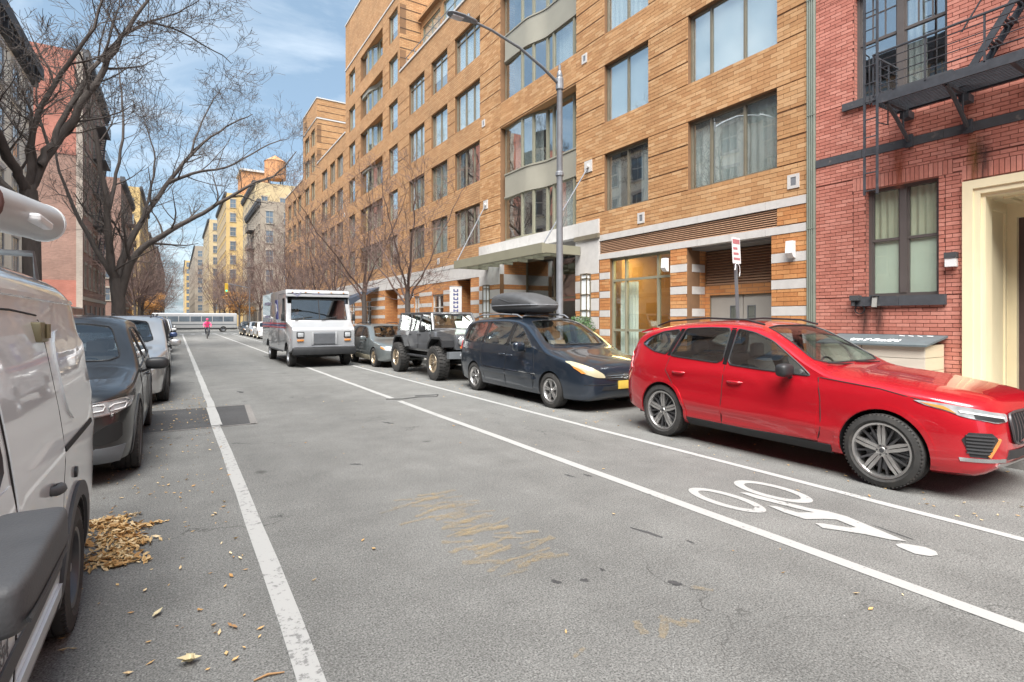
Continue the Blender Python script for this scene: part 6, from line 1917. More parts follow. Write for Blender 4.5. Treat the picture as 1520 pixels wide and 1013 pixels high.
# ------------------------------------------------------------------ dark blue minivan
paint("navy_paint", (0.016, 0.026, 0.042), metal=0.45, rough=0.28, dust=0.10, dustcol=(0.20, 0.22, 0.26))
def sienna_disp(x, y, z):
    k = 0
    if 1.2 < x < 4.0: k = .016 * math.exp(-((z - .52) / .03) ** 2) * min(1, (x - 1.2) / .2, (4.0 - x) / .2) - .012 * math.exp(-((z - .62) / .04) ** 2)
    return (x, y + math.copysign(k, y) if abs(y) > .4 else y, z)
S_ = Car("parked_minivan", "dark blue minivan with a black roof box, parked behind the red SUV", (6.93, 7.26, 0), dict(
    L=5.08, roof=1.74, tumble=.24, smooth=36,
    T=[(0, .66), (.03, .76), (.08, .83), (.2, .89), (.5, .97), (.9, 1.05), (1.12, 1.10), (1.35, 1.21), (1.8, 1.47), (2.15, 1.64), (2.5, 1.715), (3.0, 1.74), (4.0, 1.725), (4.6, 1.665), (4.78, 1.58), (4.90, 1.30), (5.0, 1.05), (5.06, .88), (5.08, .72)],
    B=[(0, .36), (.05, .27), (.2, .20), (.8, .19), (4.4, .21), (4.8, .28), (5.08, .42)],
    P=[(0, .44), (.02, .55), (.05, .66), (.12, .76), (.25, .85), (.5, .93), (1.0, .975), (2.5, .985), (4.0, .98), (4.6, .94), (4.9, .87), (5.04, .76), (5.08, .66)],
    belt=[(0, .62), (.3, .80), (1.0, .95), (2.0, 1.02), (3.5, 1.07), (4.7, 1.10), (5.0, .95), (5.08, .7)],
    crown=[(0, .10), (.5, .15), (1.2, .11), (1.6, .10), (2.4, .13), (4.6, .14), (5.08, .12)], nose=lambda z: .10 * max(0, z - .55), disp=sienna_disp), dict(paint="navy_paint"))
AX = [(.98, .33), (4.01, .33)]
S_.wheel_wells(AX, .37)
S_.hollow(1.45, 4.85, .42)
S_.windows([[(1.62, 1.10), (1.78, 1.24), (2.12, 1.48), (2.42, 1.58), (2.50, 1.12)],
            [(2.62, 1.115), (2.54, 1.60), (3.0, 1.625), (3.52, 1.62), (3.60, 1.13)],
            [(3.70, 1.14), (3.62, 1.62), (4.2, 1.60), (4.55, 1.53), (4.72, 1.20), (4.3, 1.15)]],
           front=[(-.76, 1.16), (.76, 1.16), (.60, 1.62), (.3, 1.655), (-.3, 1.655), (-.60, 1.62)], front_u=(1.0, 2.4), rear=[(-.68, 1.15), (.68, 1.15), (.58, 1.52), (-.58, 1.52)], rear_u=(4.6, 5.4), wglass="clear_glass")
S_.pillars([[(2.51, 1.115), (2.43, 1.585), (2.53, 1.60), (2.61, 1.115)], [(3.61, 1.13), (3.53, 1.62), (3.61, 1.62), (3.69, 1.14)]])
S_.interior([1.95, 2.85, 3.7], .40, "seat_tan", 1.55, 1.06, .70, top=1.32)
mb = MB(); mb.box(1.5, 1.55, -.6, .6, 1.0, 1.05); 
S_.underside(.5, 4.6, .45, .76, .22)
ws = make_wheel(.33, .215, .215, "five", ("alloy", "dark_alloy"))
S_.wheels(AX, ws, .965)
S_.seams([[(1.58, 1.08), (1.52, .85), (1.50, .5), (1.56, .28)], [(2.55, 1.08), (2.58, .7), (2.58, .28)], [(3.66, 1.10), (3.70, .80), (3.56, .55), (3.50, .28)], [(2.6, .92), (3.6, .95), (4.7, .98)], [(1.55, 1.09), (1.1, 1.0), (.62, .90)]])
S_.sides("door", [(1.55, .30), (1.56, 1.0), (2.54, 1.045), (2.565, .30)], "navy_paint", off=.0035)
S_.sides("door", [(2.60, .30), (2.575, 1.05), (3.64, 1.085), (3.68, .80), (3.54, .55), (3.49, .30)], "navy_paint", off=.0035)
S_.sides("rub_strip", [(1.45, .50), (1.45, .545), (3.55, .56), (3.55, .515)], "navy_paint", off=.016, grid=.1)
S_.sides("chrome_strip", [(1.42, .60), (1.42, .612), (3.58, .63), (3.58, .617)], "chrome", off=.012, grid=.1)
S_.handles([(2.42, .92), (2.72, .93)], "navy_paint")
S_.mirrors(1.86, 1.12, .12, "navy_paint", (.085, .13, .095))
for sg in (1, -1):
    o = S_.panel("headlight", [(sg * .44, .62), (sg * .47, .69), (sg * .66, .80), (sg * .83, .90), (sg * .90, .90), (sg * .87, .80), (sg * .80, .70), (sg * .62, .63)], 'F', "lamp_hazy", off=.010, grid=.05, rnd_=1, q=.15)
    if o: S_.panel("indicator", [(sg * .76, .70), (sg * .80, .76), (sg * .875, .83), (sg * .87, .79), (sg * .81, .70)], 'F', "lamp_amber", off=.014, grid=.04, parent=o)
    S_.panel("rear_lamp", [(sg * .72, .95), (sg * .72, 1.20), (sg * .84, 1.12), (sg * .88, .95)], 'B', "lamp_red", off=.012, grid=.05)
g_ = S_.panel("grille", [(-.46, .60), (-.42, .69), (.42, .69), (.46, .60), (.3, .575), (-.3, .575)], 'F', "black_plastic", off=.01, grid=.06, rnd_=1)
for z in (.615, .65): S_.trim("grille_bar", [(-.40, z), (.40, z)], 'F', "chrome", .009, .018, closed=False, parent=g_)
em = MB()
c0 = S_.cast('F', 0, .64)[0] + Vector((-.03, 0, 0))
for (ry, rz, oz) in ((.065, .045, 0), (.025, .042, .002), (.048, .017, .018)): em.tube([c0 + Vector((0, ry * math.cos(a * .3927), oz + rz * math.sin(a * .3927))) for a in range(16)], .006, 5, closed=True)
em.build("emblem", M_["chrome"], g_, smooth=60)
S_.panel("lower_grille", [(-.52, .40), (-.48, .47), (.48, .47), (.52, .40)], 'F', "black_plastic", off=.006, grid=.06)
S_.trim("bumper_line", [(-.80, .50), (-.4, .505), (.4, .505), (.80, .50)], 'F', "underbody", .006, 0, closed=False)
o = S_.panel("number_plate", [(-.17, .42), (-.17, .56), (.17, .56), (.17, .42)], 'F', "plate_yellow", off=.03, grid=.08, skirt=.0)
mb = MB()
for sg in (1, -1): mb.tube([(2.45, sg * .62, 1.70), (2.62, sg * .64, 1.765), (3.3, sg * .65, 1.79), (4.2, sg * .65, 1.775), (4.55, sg * .63, 1.70)], .018, 7)
S_.rail = mb.build("roof_rail", M_["galv"], S_.root, smooth=60)
mb = MB()
for u in (2.85, 3.75): rbox(mb, u - .03, u + .03, -.66, .66, 1.775, 1.805, .01)
mb.build("cross_bar", M_["black_plastic"], S_.root)
for y in (-.55, .05):
    mb = MB(); mb.tube([(1.26, y, 1.17), (1.22, y + .3, 1.175), (1.26, y + .6, 1.185)], .010, 5); mb.build("wiper", M_["black_plastic"], S_.root)
# roof box
cb = thing("roof_box", "black plastic cargo box on the roof of the blue minivan", "roof box", (6.78, 9.45, 1.80), R(90)); cb.scale = (1, 1, 1.22)
def rb_loft(rows, n=28, e=3.4):
    vs = []; fs = []
    for (x, w_, z0, z1) in rows:
        zc, h = (z0 + z1) / 2, (z1 - z0) / 2
        for k in range(n):
            a = 2 * math.pi * k / n
            vs.append((x, w_ * math.copysign(abs(math.cos(a)) ** (2 / e), math.cos(a)), zc + h * math.copysign(abs(math.sin(a)) ** (2 / e), math.sin(a))))
    for i in range(len(rows) - 1):
        for k in range(n): fs.append((i * n + k, i * n + (k + 1) % n, (i + 1) * n + (k + 1) % n, (i + 1) * n + k))
    fs.append(tuple(range(n))); fs.append(tuple((len(rows) - 1) * n + k for k in range(n)))
    return vs, fs
mb = MB(); mb.add(*rb_loft([(-.03, .16, .10, .15), (.0, .26, .07, .18), (.1, .36, .03, .24), (.4, .43, .01, .33), (.8, .45, .005, .395), (1.2, .45, .005, .41), (1.5, .44, .01, .405), (1.68, .42, .02, .38), (1.74, .40, .04, .34)]))
mb.build("shell", M_["grey_plastic"], cb, smooth=50)
mb = MB(); mb.tube([(-.035, 0, .15), (.0, .27, .15), (.1, .37, .15), (.4, .44, .15), (.8, .462, .15), (1.5, .45, .15), (1.72, .41, .15), (1.75, 0, .15), (1.72, -.41, .15), (1.5, -.45, .15), (.8, -.462, .15), (.4, -.44, .15), (.1, -.37, .15), (.0, -.27, .15)], .010, 5, closed=True); mb.build("lid_seam", M_["galv"], cb)
for sg in (1, -1):
    mb = MB(); mb.tube([(1.70, sg * .40, .30), (1.2, sg * .448, .27), (.85, sg * .452, .205), (.5, sg * .43, .20), (.12, sg * .36, .17)], .008, 5); mb.build("shell_crease", M_["grey_plastic"], cb, smooth=60)
mb = MB(); rbox(mb, .35, .45, -.3, .3, -.02, .02, .01); rbox(mb, 1.25, 1.35, -.3, .3, -.02, .02, .01); mb.build("clamp", M_["black_plastic"], cb)

# ------------------------------------------------------------------ grey off-roader with big mud tyres
paint("grey_paint", (0.125, 0.13, 0.14), metal=0.4, rough=0.3, dust=0.12)
J = thing("parked_off_roader", "grey boxy off-roader with round headlights and oversized mud tyres", "car", (6.98, 12.86, 0), R(90))
def jp(name, mat, fn, smooth=35, parent=None):
    mb = MB(); fn(mb); return mb.build(name, M_[mat], parent or J, smooth=smooth)
def jbody(mb):
    mb.prism([(1.05, .78), (4.28, .78), (4.30, 1.30), (1.05, 1.30)], 'y', -.80, .80)
def jtub(mb):
    rbox(mb, 1.22, 4.28, -.80, .80, .72, 1.33, .05)
jp("body", "grey_paint", jtub)
def jhood(mb):
    mb.add([(.28, -.60, .86), (.28, .60, .86), (1.45, .76, .86), (1.45, -.76, .86), (.28, -.58, 1.24), (.28, .58, 1.24), (1.45, .74, 1.36), (1.45, -.74, 1.36), (.28, 0, 1.27), (1.45, 0, 1.40)],
           [(0, 3, 2, 1), (4, 8, 9, 7), (8, 5, 6, 9), (0, 1, 5, 8, 4), (2, 3, 7, 9, 6), (1, 2, 6, 5), (3, 0, 4, 7)])
jp("bonnet", "grey_paint", jhood)
def jgr(mb): rbox(mb, .18, .32, -.64, .64, .84, 1.26, .05)
gr_ = jp("grille_panel", "grey_paint", jgr)
for k in range(7):
    y = -.27 + k * .09
    jp("grille_slot", "underbody", lambda mb: rbox(mb, .168, .20, y - .028, y + .028, .90, 1.18, .02), parent=gr_)
for sg in (1, -1):
    o = jp("headlight", "chrome", lambda mb: mb.lathe([(.115, .04), (.12, -.02), (.105, -.03), (.10, -.02), (.09, -.018)], 24, 'x', (.165, sg * .46, 1.09)), parent=gr_)
    jp("headlight_lens", "lamp_white", lambda mb: mb.lathe([(.0, -.035), (.05, -.032), (.10, -.012), (.10, .02)], 24, 'x', (.165, sg * .46, 1.09)), parent=gr_)
    jp("indicator", "lamp_amber", lambda mb: mb.lathe([(.0, -.02), (.038, -.012), (.04, .02)], 16, 'x', (.17, sg * .47, .915)), parent=gr_)
    # flat black fender flares
    jp("wheel_flare", "black_plastic", lambda mb: [mb.prism([(.30, .92), (.33, 1.10), (.48, 1.19), (1.08, 1.19), (1.32, 1.0), (1.38, .84), (1.30, .84), (1.22, 1.0), (1.04, 1.13), (.50, 1.13), (.40, 1.05), (.37, .92)], 'y', sg * .62, sg * .97)])
    jp("wheel_flare", "black_plastic", lambda mb: [mb.prism([(3.10, .84), (3.22, 1.05), (3.38, 1.18), (3.96, 1.18), (4.15, 1.0), (4.2, .84), (4.12, .84), (4.06, .98), (3.92, 1.12), (3.42, 1.12), (3.3, 1.02), (3.2, .84)], 'y', sg * .70, sg * .97)])
    jp("wheel_housing", "underbody", lambda mb: mb.box(.40, 1.22, sg * .40, sg * .62, .6, 1.1))
    jp("running_board", "black_plastic", lambda mb: rbox(mb, 1.45, 3.1, sg * .78, sg * .92, .56, .62, .02))
    for (a, b) in ((1.50, 2.38), (2.42, 3.16)):
        d = jp("door", "grey_paint", lambda mb: mb.prism(chaikin([(a, .80), (a, 1.32), (b, 1.32), (b, 1.0), (b - (.0 if a < 2 else .16), .80)], 1, .12), 'y', sg * .795, sg * .818))
        jp("door_handle", "black_plastic", lambda mb: rbox(mb, b - .2, b - .07, sg * .815, sg * .85, 1.20, 1.235, .012), parent=d)
        for z in (.92, 1.22): jp("hinge", "grey_paint", lambda mb: rbox(mb, a - .05, a + .07, sg * .815, sg * .838, z, z + .05, .008), parent=d)
# windscreen frame, roof, pillars
def frame(mb):
    for sg in (1, -1): mb.tube([(1.45, sg * .72, 1.36), (1.74, sg * .64, 1.83)], .045, 8)
    mb.tube([(1.45, -.72, 1.38), (1.45, .72, 1.38)], .04, 8); mb.tube([(1.75, -.66, 1.84), (1.75, .66, 1.84)], .045, 8)
jp("windscreen_frame", "grey_paint", frame)
jp("windscreen", "clear_glass", lambda mb: mb.add([(1.47, -.68, 1.40), (1.47, .68, 1.40), (1.74, .62, 1.80), (1.74, -.62, 1.80), (1.476, -.68, 1.396), (1.476, .68, 1.396), (1.746, .62, 1.796), (1.746, -.62, 1.796)], [(0, 1, 2, 3), (4, 7, 6, 5), (0, 4, 5, 1), (1, 5, 6, 2), (2, 6, 7, 3), (3, 7, 4, 0)]))
def roof(mb):
    rbox(mb, 1.72, 4.22, -.70, .70, 1.82, 1.89, .03)
    for (u0, u1, t) in ((2.36, 2.46, 0), (3.10, 3.20, 0), (4.08, 4.22, 0)):
        for sg in (1, -1): mb.add([(u0, sg * .79, 1.32), (u1, sg * .79, 1.32), (u1, sg * .69, 1.84), (u0, sg * .69, 1.84), (u0, sg * .74, 1.32), (u1, sg * .74, 1.32), (u1, sg * .64, 1.84), (u0, sg * .64, 1.84)], [(0, 1, 2, 3), (4, 7, 6, 5), (0, 4, 5, 1), (1, 5, 6, 2), (2, 6, 7, 3), (3, 7, 4, 0)])
jp("hard_top", "dark_alloy", roof)
for sg in (1, -1):
    for (u0, u1) in ((1.62, 2.36), (2.46, 3.10), (3.20, 4.08)):
        k = .22 if u0 < 2 else 0
        jp("side_window", "dark_glass", lambda mb: mb.add([(u0 - k * .4, sg * .775, 1.33), (u1, sg * .775, 1.33), (u1, sg * .685, 1.82), (u0 + k * .6, sg * .685, 1.82), (u0 - k * .4, sg * .769, 1.33), (u1, sg * .769, 1.33), (u1, sg * .679, 1.82), (u0 + k * .6, sg * .679, 1.82)], [(0, 1, 2, 3), (4, 7, 6, 5), (0, 4, 5, 1), (1, 5, 6, 2), (2, 6, 7, 3), (3, 7, 4, 0)]))
    o = jp("wing_mirror", "black_plastic", lambda mb: rbox(mb, 1.58, 1.70, sg * .90, sg * 1.08, 1.30, 1.50, .04)); jp("mirror_arm", "black_plastic", lambda mb: mb.tube([(1.62, sg * .78, 1.33), (1.64, sg * .92, 1.36)], .025, 6), parent=o)
jp("rear_window", "car_glass", lambda mb: mb.box(4.225, 4.232, -.55, .55, 1.38, 1.78))
jp("tailgate", "grey_paint", lambda mb: rbox(mb, 4.26, 4.31, -.72, .72, .80, 1.33, .02))
for u in (1.85, 2.7):
    for sg in (1, -1): jp("seat", "seat_cloth", lambda mb: [rbox(mb, u, u + .5, sg * .36 - .22, sg * .36 + .22, .75, 1.05, .05), rbox(mb, u + .42, u + .56, sg * .36 - .22, sg * .36 + .22, 1.0, 1.50, .05), rbox(mb, u + .48, u + .56, sg * .36 - .11, sg * .36 + .11, 1.53, 1.68, .03)])
jp("dashboard", "black_plastic", lambda mb: rbox(mb, 1.5, 1.78, -.70, .70, 1.1, 1.36, .05))
jp("sun_shade", "blind", lambda mb: mb.add([(1.53, -.62, 1.41), (1.53, -.05, 1.41), (1.66, -.05, 1.62), (1.66, -.62, 1.62), (1.535, -.62, 1.41), (1.535, -.05, 1.41), (1.665, -.05, 1.62), (1.665, -.62, 1.62)], [(0, 1, 2, 3), (4, 7, 6, 5), (0, 4, 5, 1), (1, 5, 6, 2), (2, 6, 7, 3), (3, 7, 4, 0)]))
def bumper(mb):
    mb.prism(chaikin([(.0, -.5), (-.02, -.3), (-.02, .3), (.0, .5), (.12, .85), (.24, .88), (.24, -.88), (.12, -.85)], 1, .1), 'z', .62, .80)
bp_ = jp("front_bumper", "dark_galv", bumper)
for sg in (1, -1): jp("fog_lamp", "lamp_white", lambda mb: mb.lathe([(0, -.02), (.06, -.01), (.065, .03)], 16, 'x', (.0, sg * .52, .71)), parent=bp_)
jp("chassis", "underbody", lambda mb: [mb.box(.25, 4.2, -.45, .45, .50, .74), mb.tube([(.82, -.7, .47), (.82, .7, .47)], .06, 8), mb.tube([(3.76, -.7, .47), (3.76, .7, .47)], .06, 8)])
jp("rear_bumper", "black_plastic", lambda mb: rbox(mb, 4.28, 4.44, -.80, .80, .60, .78, .03))
wj = make_wheel(.455, .32, .255, "eightV", ("bronze_alloy", "dark_alloy"), "mud")
for (u, s_) in ((.82, 1), (.82, -1), (3.76, 1), (3.76, -1)):
    c = copy_tree(wj, J); c.location = (u, s_ * 1.03, .47); c.rotation_euler = (0, 0, 0 if s_ > 0 else math.pi)
c = copy_tree(wj, J); c.location = (4.72, 0, 1.12); c.rotation_euler = (0, 0, -math.pi / 2); c.name = "spare_wheel"

# ------------------------------------------------------------------ grey-green estate car behind it
paint("sage_paint", (0.17, 0.195, 0.20), metal=0.5, rough=0.3, dust=0.12)
pm("beige_cladding", (0.30, 0.27, 0.20), 0.55, var=0.1)
def estate(name, label, loc, pnt, rz=90, group=None, H=1.52, L_=4.70, boxy=False, clad="beige_cladding", wheels=("bronze_alloy", "dark_alloy"), style="five", arch=False, rw=.335, halfw=.885, glass="car_glass"):
    k = H / 1.52
    c = Car(name, label, loc, dict(
        L=L_, roof=H, tumble=.22 if not boxy else .15, smooth=36,
        T=[(0, .62 * k), (.03, .72 * k), (.08, .78 * k), (.25, .845 * k), (.7, .925 * k), (1.15, .975 * k), (1.35, 1.04 * k), (1.75, 1.27 * k), (2.1, 1.44 * k), (2.4, 1.505 * k), (3.0, 1.52 * k), (3.8, 1.50 * k), (4.2, 1.45 * k)] + ([(4.35, 1.36 * k), (4.48, 1.12 * k), (4.58, .95 * k), (L_ - .04, .84 * k), (L_, .66 * k)] if not boxy else [(4.45, 1.40 * k), (4.55, 1.22 * k), (4.62, .98 * k), (L_ - .03, .86 * k), (L_, .66 * k)]),
        B=[(0, .36), (.05, .28), (.2, .22), (.7, .21), (4.1, .22), (4.5, .30), (L_, .42)],
        P=[(0, .42), (.02, .54), (.05, .63), (.12, .72), (.25, .79), (.5, .855), (1.0, halfw), (2.4, halfw + .01), (3.8, halfw), (4.3, halfw - .05), (4.55, .76), (L_ - .03, .68), (L_, .58)],
        belt=[(0, .58 * k), (.4, .76 * k), (1.1, .86 * k), (2.0, .92 * k), (3.6, .97 * k), (4.3, 1.0 * k), (4.6, .85 * k), (L_, .62 * k)],
        crown=[(0, .10), (.5, .13), (1.2, .10), (1.6, .09), (2.4, .12), (4.4, .13), (L_, .12)], nose=lambda z: .10 * max(0, z - .5)), dict(paint=pnt), group, rz)
    ax = [(.93, rw), (3.62, rw)]
    c.wheel_wells(ax, rw + .04)
    c.hollow(1.45, 4.45, .40)
    c.windows([[(1.58, 1.0 * k), (1.75, 1.12 * k), (2.1, 1.33 * k), (2.46, 1.42 * k), (2.50, 1.0 * k)], [(2.58, 1.005 * k), (2.54, 1.42 * k), (3.2, 1.42 * k), (3.42, 1.37 * k), (3.50, 1.04 * k)], [(3.58, 1.05 * k), (3.50, 1.38 * k), (3.9, 1.37 * k), (4.2, 1.29 * k), (4.28, 1.10 * k)]],
              front=[(-.66, 1.03 * k), (.66, 1.03 * k), (.52, 1.40 * k), (.25, 1.43 * k), (-.25, 1.43 * k), (-.52, 1.40 * k)], front_u=(1.0, 2.3), rear=[(-.58, 1.05 * k), (.58, 1.05 * k), (.5, 1.34 * k), (-.5, 1.34 * k)], rear_u=(4.0, 5.0), glass=glass, wglass=("clear_glass" if glass == "car_glass" else glass))
    c.pillars([[(2.51, 1.0 * k), (2.47, 1.42 * k), (2.53, 1.42 * k), (2.57, 1.0 * k)]])
    c.interior([1.95, 2.8], .36, "seat_cloth", 1.55, .95 * k, .62, top=1.16 * k)
    c.underside(.5, 4.3, .42, .70, .23)
    c.seams([[(1.52, .98 * k), (1.47, .7), (1.50, .32)], [(2.53, .98 * k), (2.55, .6), (2.55, .32)], [(3.50, 1.0 * k), (3.52, .80), (3.34, .55), (3.22, .32)]])
    c.sides("door", [(1.50, .34), (1.51, .90 * k), (2.515, .94 * k), (2.535, .34)], pnt, off=.0035)
    c.sides("door", [(2.57, .34), (2.545, .945 * k), (3.48, .975 * k), (3.50, .80), (3.32, .55), (3.22, .34)], pnt, off=.0035)
    if clad: c.sides("cladding", [(1.36, .235), (1.36, .40), (3.18, .41), (3.18, .245)], clad, off=.012)
    if arch:
        for (u, z) in ax: c.sides("wheel_arch_trim", arc(u, z, rw + .115, -20, 200, 24) + list(reversed(arc(u, z, rw + .045, -20, 200, 24))), "black_plastic", off=.014, grid=.05)
    c.handles([(2.38, .84 * k), (3.32, .88 * k)])
    c.mirrors(1.80, 1.0 * k, .10, pnt)
    for sg in (1, -1):
        o = c.panel("headlight", [(sg * .42, .58 * k), (sg * .44, .66 * k), (sg * .64, .72 * k), (sg * .80, .76 * k), (sg * .80, .68 * k), (sg * .70, .60 * k)], 'F', "lamp_white", off=.008, grid=.05, rnd_=1)
        if o: c.panel("indicator", [(sg * .70, .62 * k), (sg * .74, .70 * k), (sg * .80, .74 * k), (sg * .79, .67 * k)], 'F', "lamp_amber", off=.012, grid=.05, parent=o)
        c.panel("rear_lamp", [(sg * .56, .80 * k), (sg * .58, .98 * k), (sg * .74, .98 * k), (sg * .76, .80 * k)], 'B', "lamp_red", off=.010, grid=.05)
    c.panel("grille", [(-.36, .52), (-.34, .62 * k), (.34, .62 * k), (.36, .52)], 'F', "black_plastic", off=.008, grid=.05, rnd_=1)
    c.panel("lower_grille", [(-.55, .33), (-.5, .44), (.5, .44), (.55, .33)], 'F', "black_plastic", off=.008, grid=.06, rnd_=1)
    c.panel("number_plate", [(-.16, .44), (-.16, .53), (.16, .53), (.16, .44)], 'F', "white_paint", off=.022, grid=.1, skirt=0)
    mb = MB()
    for sg in (1, -1): mb.tube([(2.3, sg * .56, 1.47 * k), (2.5, sg * .585, 1.53 * k + .015), (3.4, sg * .59, 1.53 * k + .02), (4.0, sg * .57, 1.49 * k)], .014, 6)
    mb.build("roof_rail", M_["black_plastic"], c.root)
    w_ = make_wheel(rw, .21, rw * .66, style, wheels)
    c.wheels(ax, w_, halfw - .01)
    return c
es = estate("parked_car", "grey-green estate car half hidden behind the mail truck, with bronze wheels", (6.76, 17.78, 0), "sage_paint")
# cars parked further on, copies in other paints
def repaint(root, old, new):
    st = list(root.children)
    while st:
        o = st.pop(); st += list(o.children)
        if o.type == 'MESH' and any(m and m.name == old for m in o.data.materials):
            key = (o.data.name, new)
            if key not in REP:
                me = o.data.copy()
                for i, m in enumerate(me.materials):
                    if m and m.name == old: me.materials[i] = M_[new]
                REP[key] = me
            o.data = REP[key]
REP = {}
paint("silver_paint", (0.50, 0.50, 0.50), metal=0.7, rough=0.3, dust=0.08)
paint("black_paint", (0.010, 0.010, 0.011), metal=0.0, rough=0.3, dust=0.04, coat=0.55)
paint("white_car_paint", (0.68, 0.68, 0.68), metal=0.0, rough=0.3, dust=0.08)
paint("blue_paint", (0.03, 0.06, 0.16), metal=0.4, rough=0.3)
far_cars = [(6.76, 25.0, "black_paint", "black estate car on the right, hidden behind the mail truck"), (6.78, 31.2, "white_car_paint", "white estate car parked on the right past the mail truck"), (6.74, 37.4, "silver_paint", "silver car parked on the right under the bare street trees"),
            (6.77, 43.6, "blue_paint", "dark blue car in the row right of the cyclist, nearest the mail truck"), (6.75, 49.8, "white_car_paint", "white car in the distant row left of the mail truck"), (6.78, 56.0, "silver_paint", "silver car in the distant row left of the mail truck"), (6.74, 62.2, "black_paint", "last dark car in the row before the cross street")]
for (x, y, pn, lab) in far_cars:
    c = copy_tree(es.root); c.location = (x, y, 0); tag(c, lab, "car", "cars parked along the right kerb"); repaint(c, "sage_paint", pn)

# ------------------------------------------------------------------ left row: black SUV, silver SUV, dark SUV
pm("smoke_plastic", (0.05, 0.052, 0.055), 0.5)
B_ = Car("parked_car", "glossy black SUV parked on the left, directly behind the white van", (-1.29, 6.56, 0), dict(
    L=4.71, roof=1.68, tumble=.24, smooth=36,
    T=[(0, .72), (.03, .86), (.08, .93), (.2, .97), (.6, 1.03), (1.1, 1.09), (1.38, 1.13), (1.58, 1.22), (2.0, 1.48), (2.3, 1.64), (2.6, 1.71), (3.1, 1.73), (3.8, 1.70), (4.25, 1.61), (4.4, 1.46), (4.52, 1.18), (4.6, 1.02), (4.68, .9), (4.71, .7)],
    B=[(0, .36), (.05, .28), (.2, .22), (.7, .21), (4.1, .23), (4.5, .30), (4.71, .44)],
    P=[(0, .46), (.015, .58), (.04, .68), (.09, .76), (.18, .83), (.35, .895), (.7, .935), (2.5, .945), (3.9, .945), (4.3, .91), (4.55, .83), (4.68, .73), (4.71, .62)],
    belt=[(0, .68), (.3, .86), (1.0, .96), (1.6, 1.02), (2.8, 1.06), (4.3, 1.12), (4.6, .9), (4.71, .68)],
    crown=[(0, .10), (.3, .12), (1.3, .11), (1.6, .10), (2.2, .12), (4.4, .14), (4.71, .12)], nose=lambda z: .04 * max(0, z - .6) - .08 * max(0, .5 - z)), dict(paint="black_paint"))
AX = [(.86, .365), (3.73, .365)]
B_.wheel_wells(AX, .405); B_.hollow(1.5, 4.5, .45)
B_.windows([[(1.58, 1.06), (1.72, 1.16), (2.1, 1.40), (2.5, 1.53), (2.62, 1.54), (2.66, 1.10)], [(2.74, 1.105), (2.70, 1.555), (3.4, 1.55), (3.55, 1.50), (3.62, 1.13)], [(3.70, 1.14), (3.62, 1.51), (3.95, 1.47), (4.2, 1.36), (4.25, 1.18)]],
           front=[(-.72, 1.17), (.72, 1.17), (.57, 1.57), (.3, 1.61), (-.3, 1.61), (-.57, 1.57)], front_u=(1.2, 2.5), rear=[(-.6, 1.15), (.6, 1.15), (.5, 1.46), (-.5, 1.46)], rear_u=(4.2, 5), wglass="clear_glass")
B_.pillars([[(2.67, 1.10), (2.63, 1.54), (2.69, 1.55), (2.73, 1.10)], [(3.63, 1.13), (3.56, 1.50), (3.61, 1.51), (3.69, 1.14)]])
B_.interior([1.95, 2.85], .40, "seat_cloth", 1.6, 1.06, .66, top=1.29); B_.underside(.45, 4.3, .45, .74, .24)
wb = make_wheel(.365, .25, .255, "five", ("dark_alloy", "alloy"))
B_.wheels(AX, wb, .945)
B_.seams([[(1.52, 1.05), (1.47, .8), (1.48, .34)], [(2.69, 1.08), (2.70, .7), (2.70, .34)], [(3.62, 1.1), (3.62, .9), (3.40, .6), (3.3, .34)], [(1.5, 1.06), (1.0, 1.0), (.4, .93)]])
B_.sides("door", [(1.50, .36), (1.51, 1.0), (2.675, 1.05), (2.685, .36)], "black_paint", off=.0035); B_.sides("door", [(2.715, .36), (2.705, 1.055), (3.60, 1.09), (3.60, .9), (3.38, .6), (3.29, .36)], "black_paint", off=.0035)
for (u, z) in AX: B_.sides("wheel_arch_trim", arc(u, z, .46, -15, 195, 24) + list(reversed(arc(u, z, .41, -15, 195, 24))), "smoke_plastic", off=.010, grid=.05)
B_.sides("sill_trim", [(1.33, .23), (1.33, .35), (3.28, .355), (3.28, .24)], "smoke_plastic", off=.010)
B_.handles([(2.5, .92), (3.42, .96)]); B_.mirrors(1.82, 1.10, .13, "black_plastic", (.09, .13, .075))
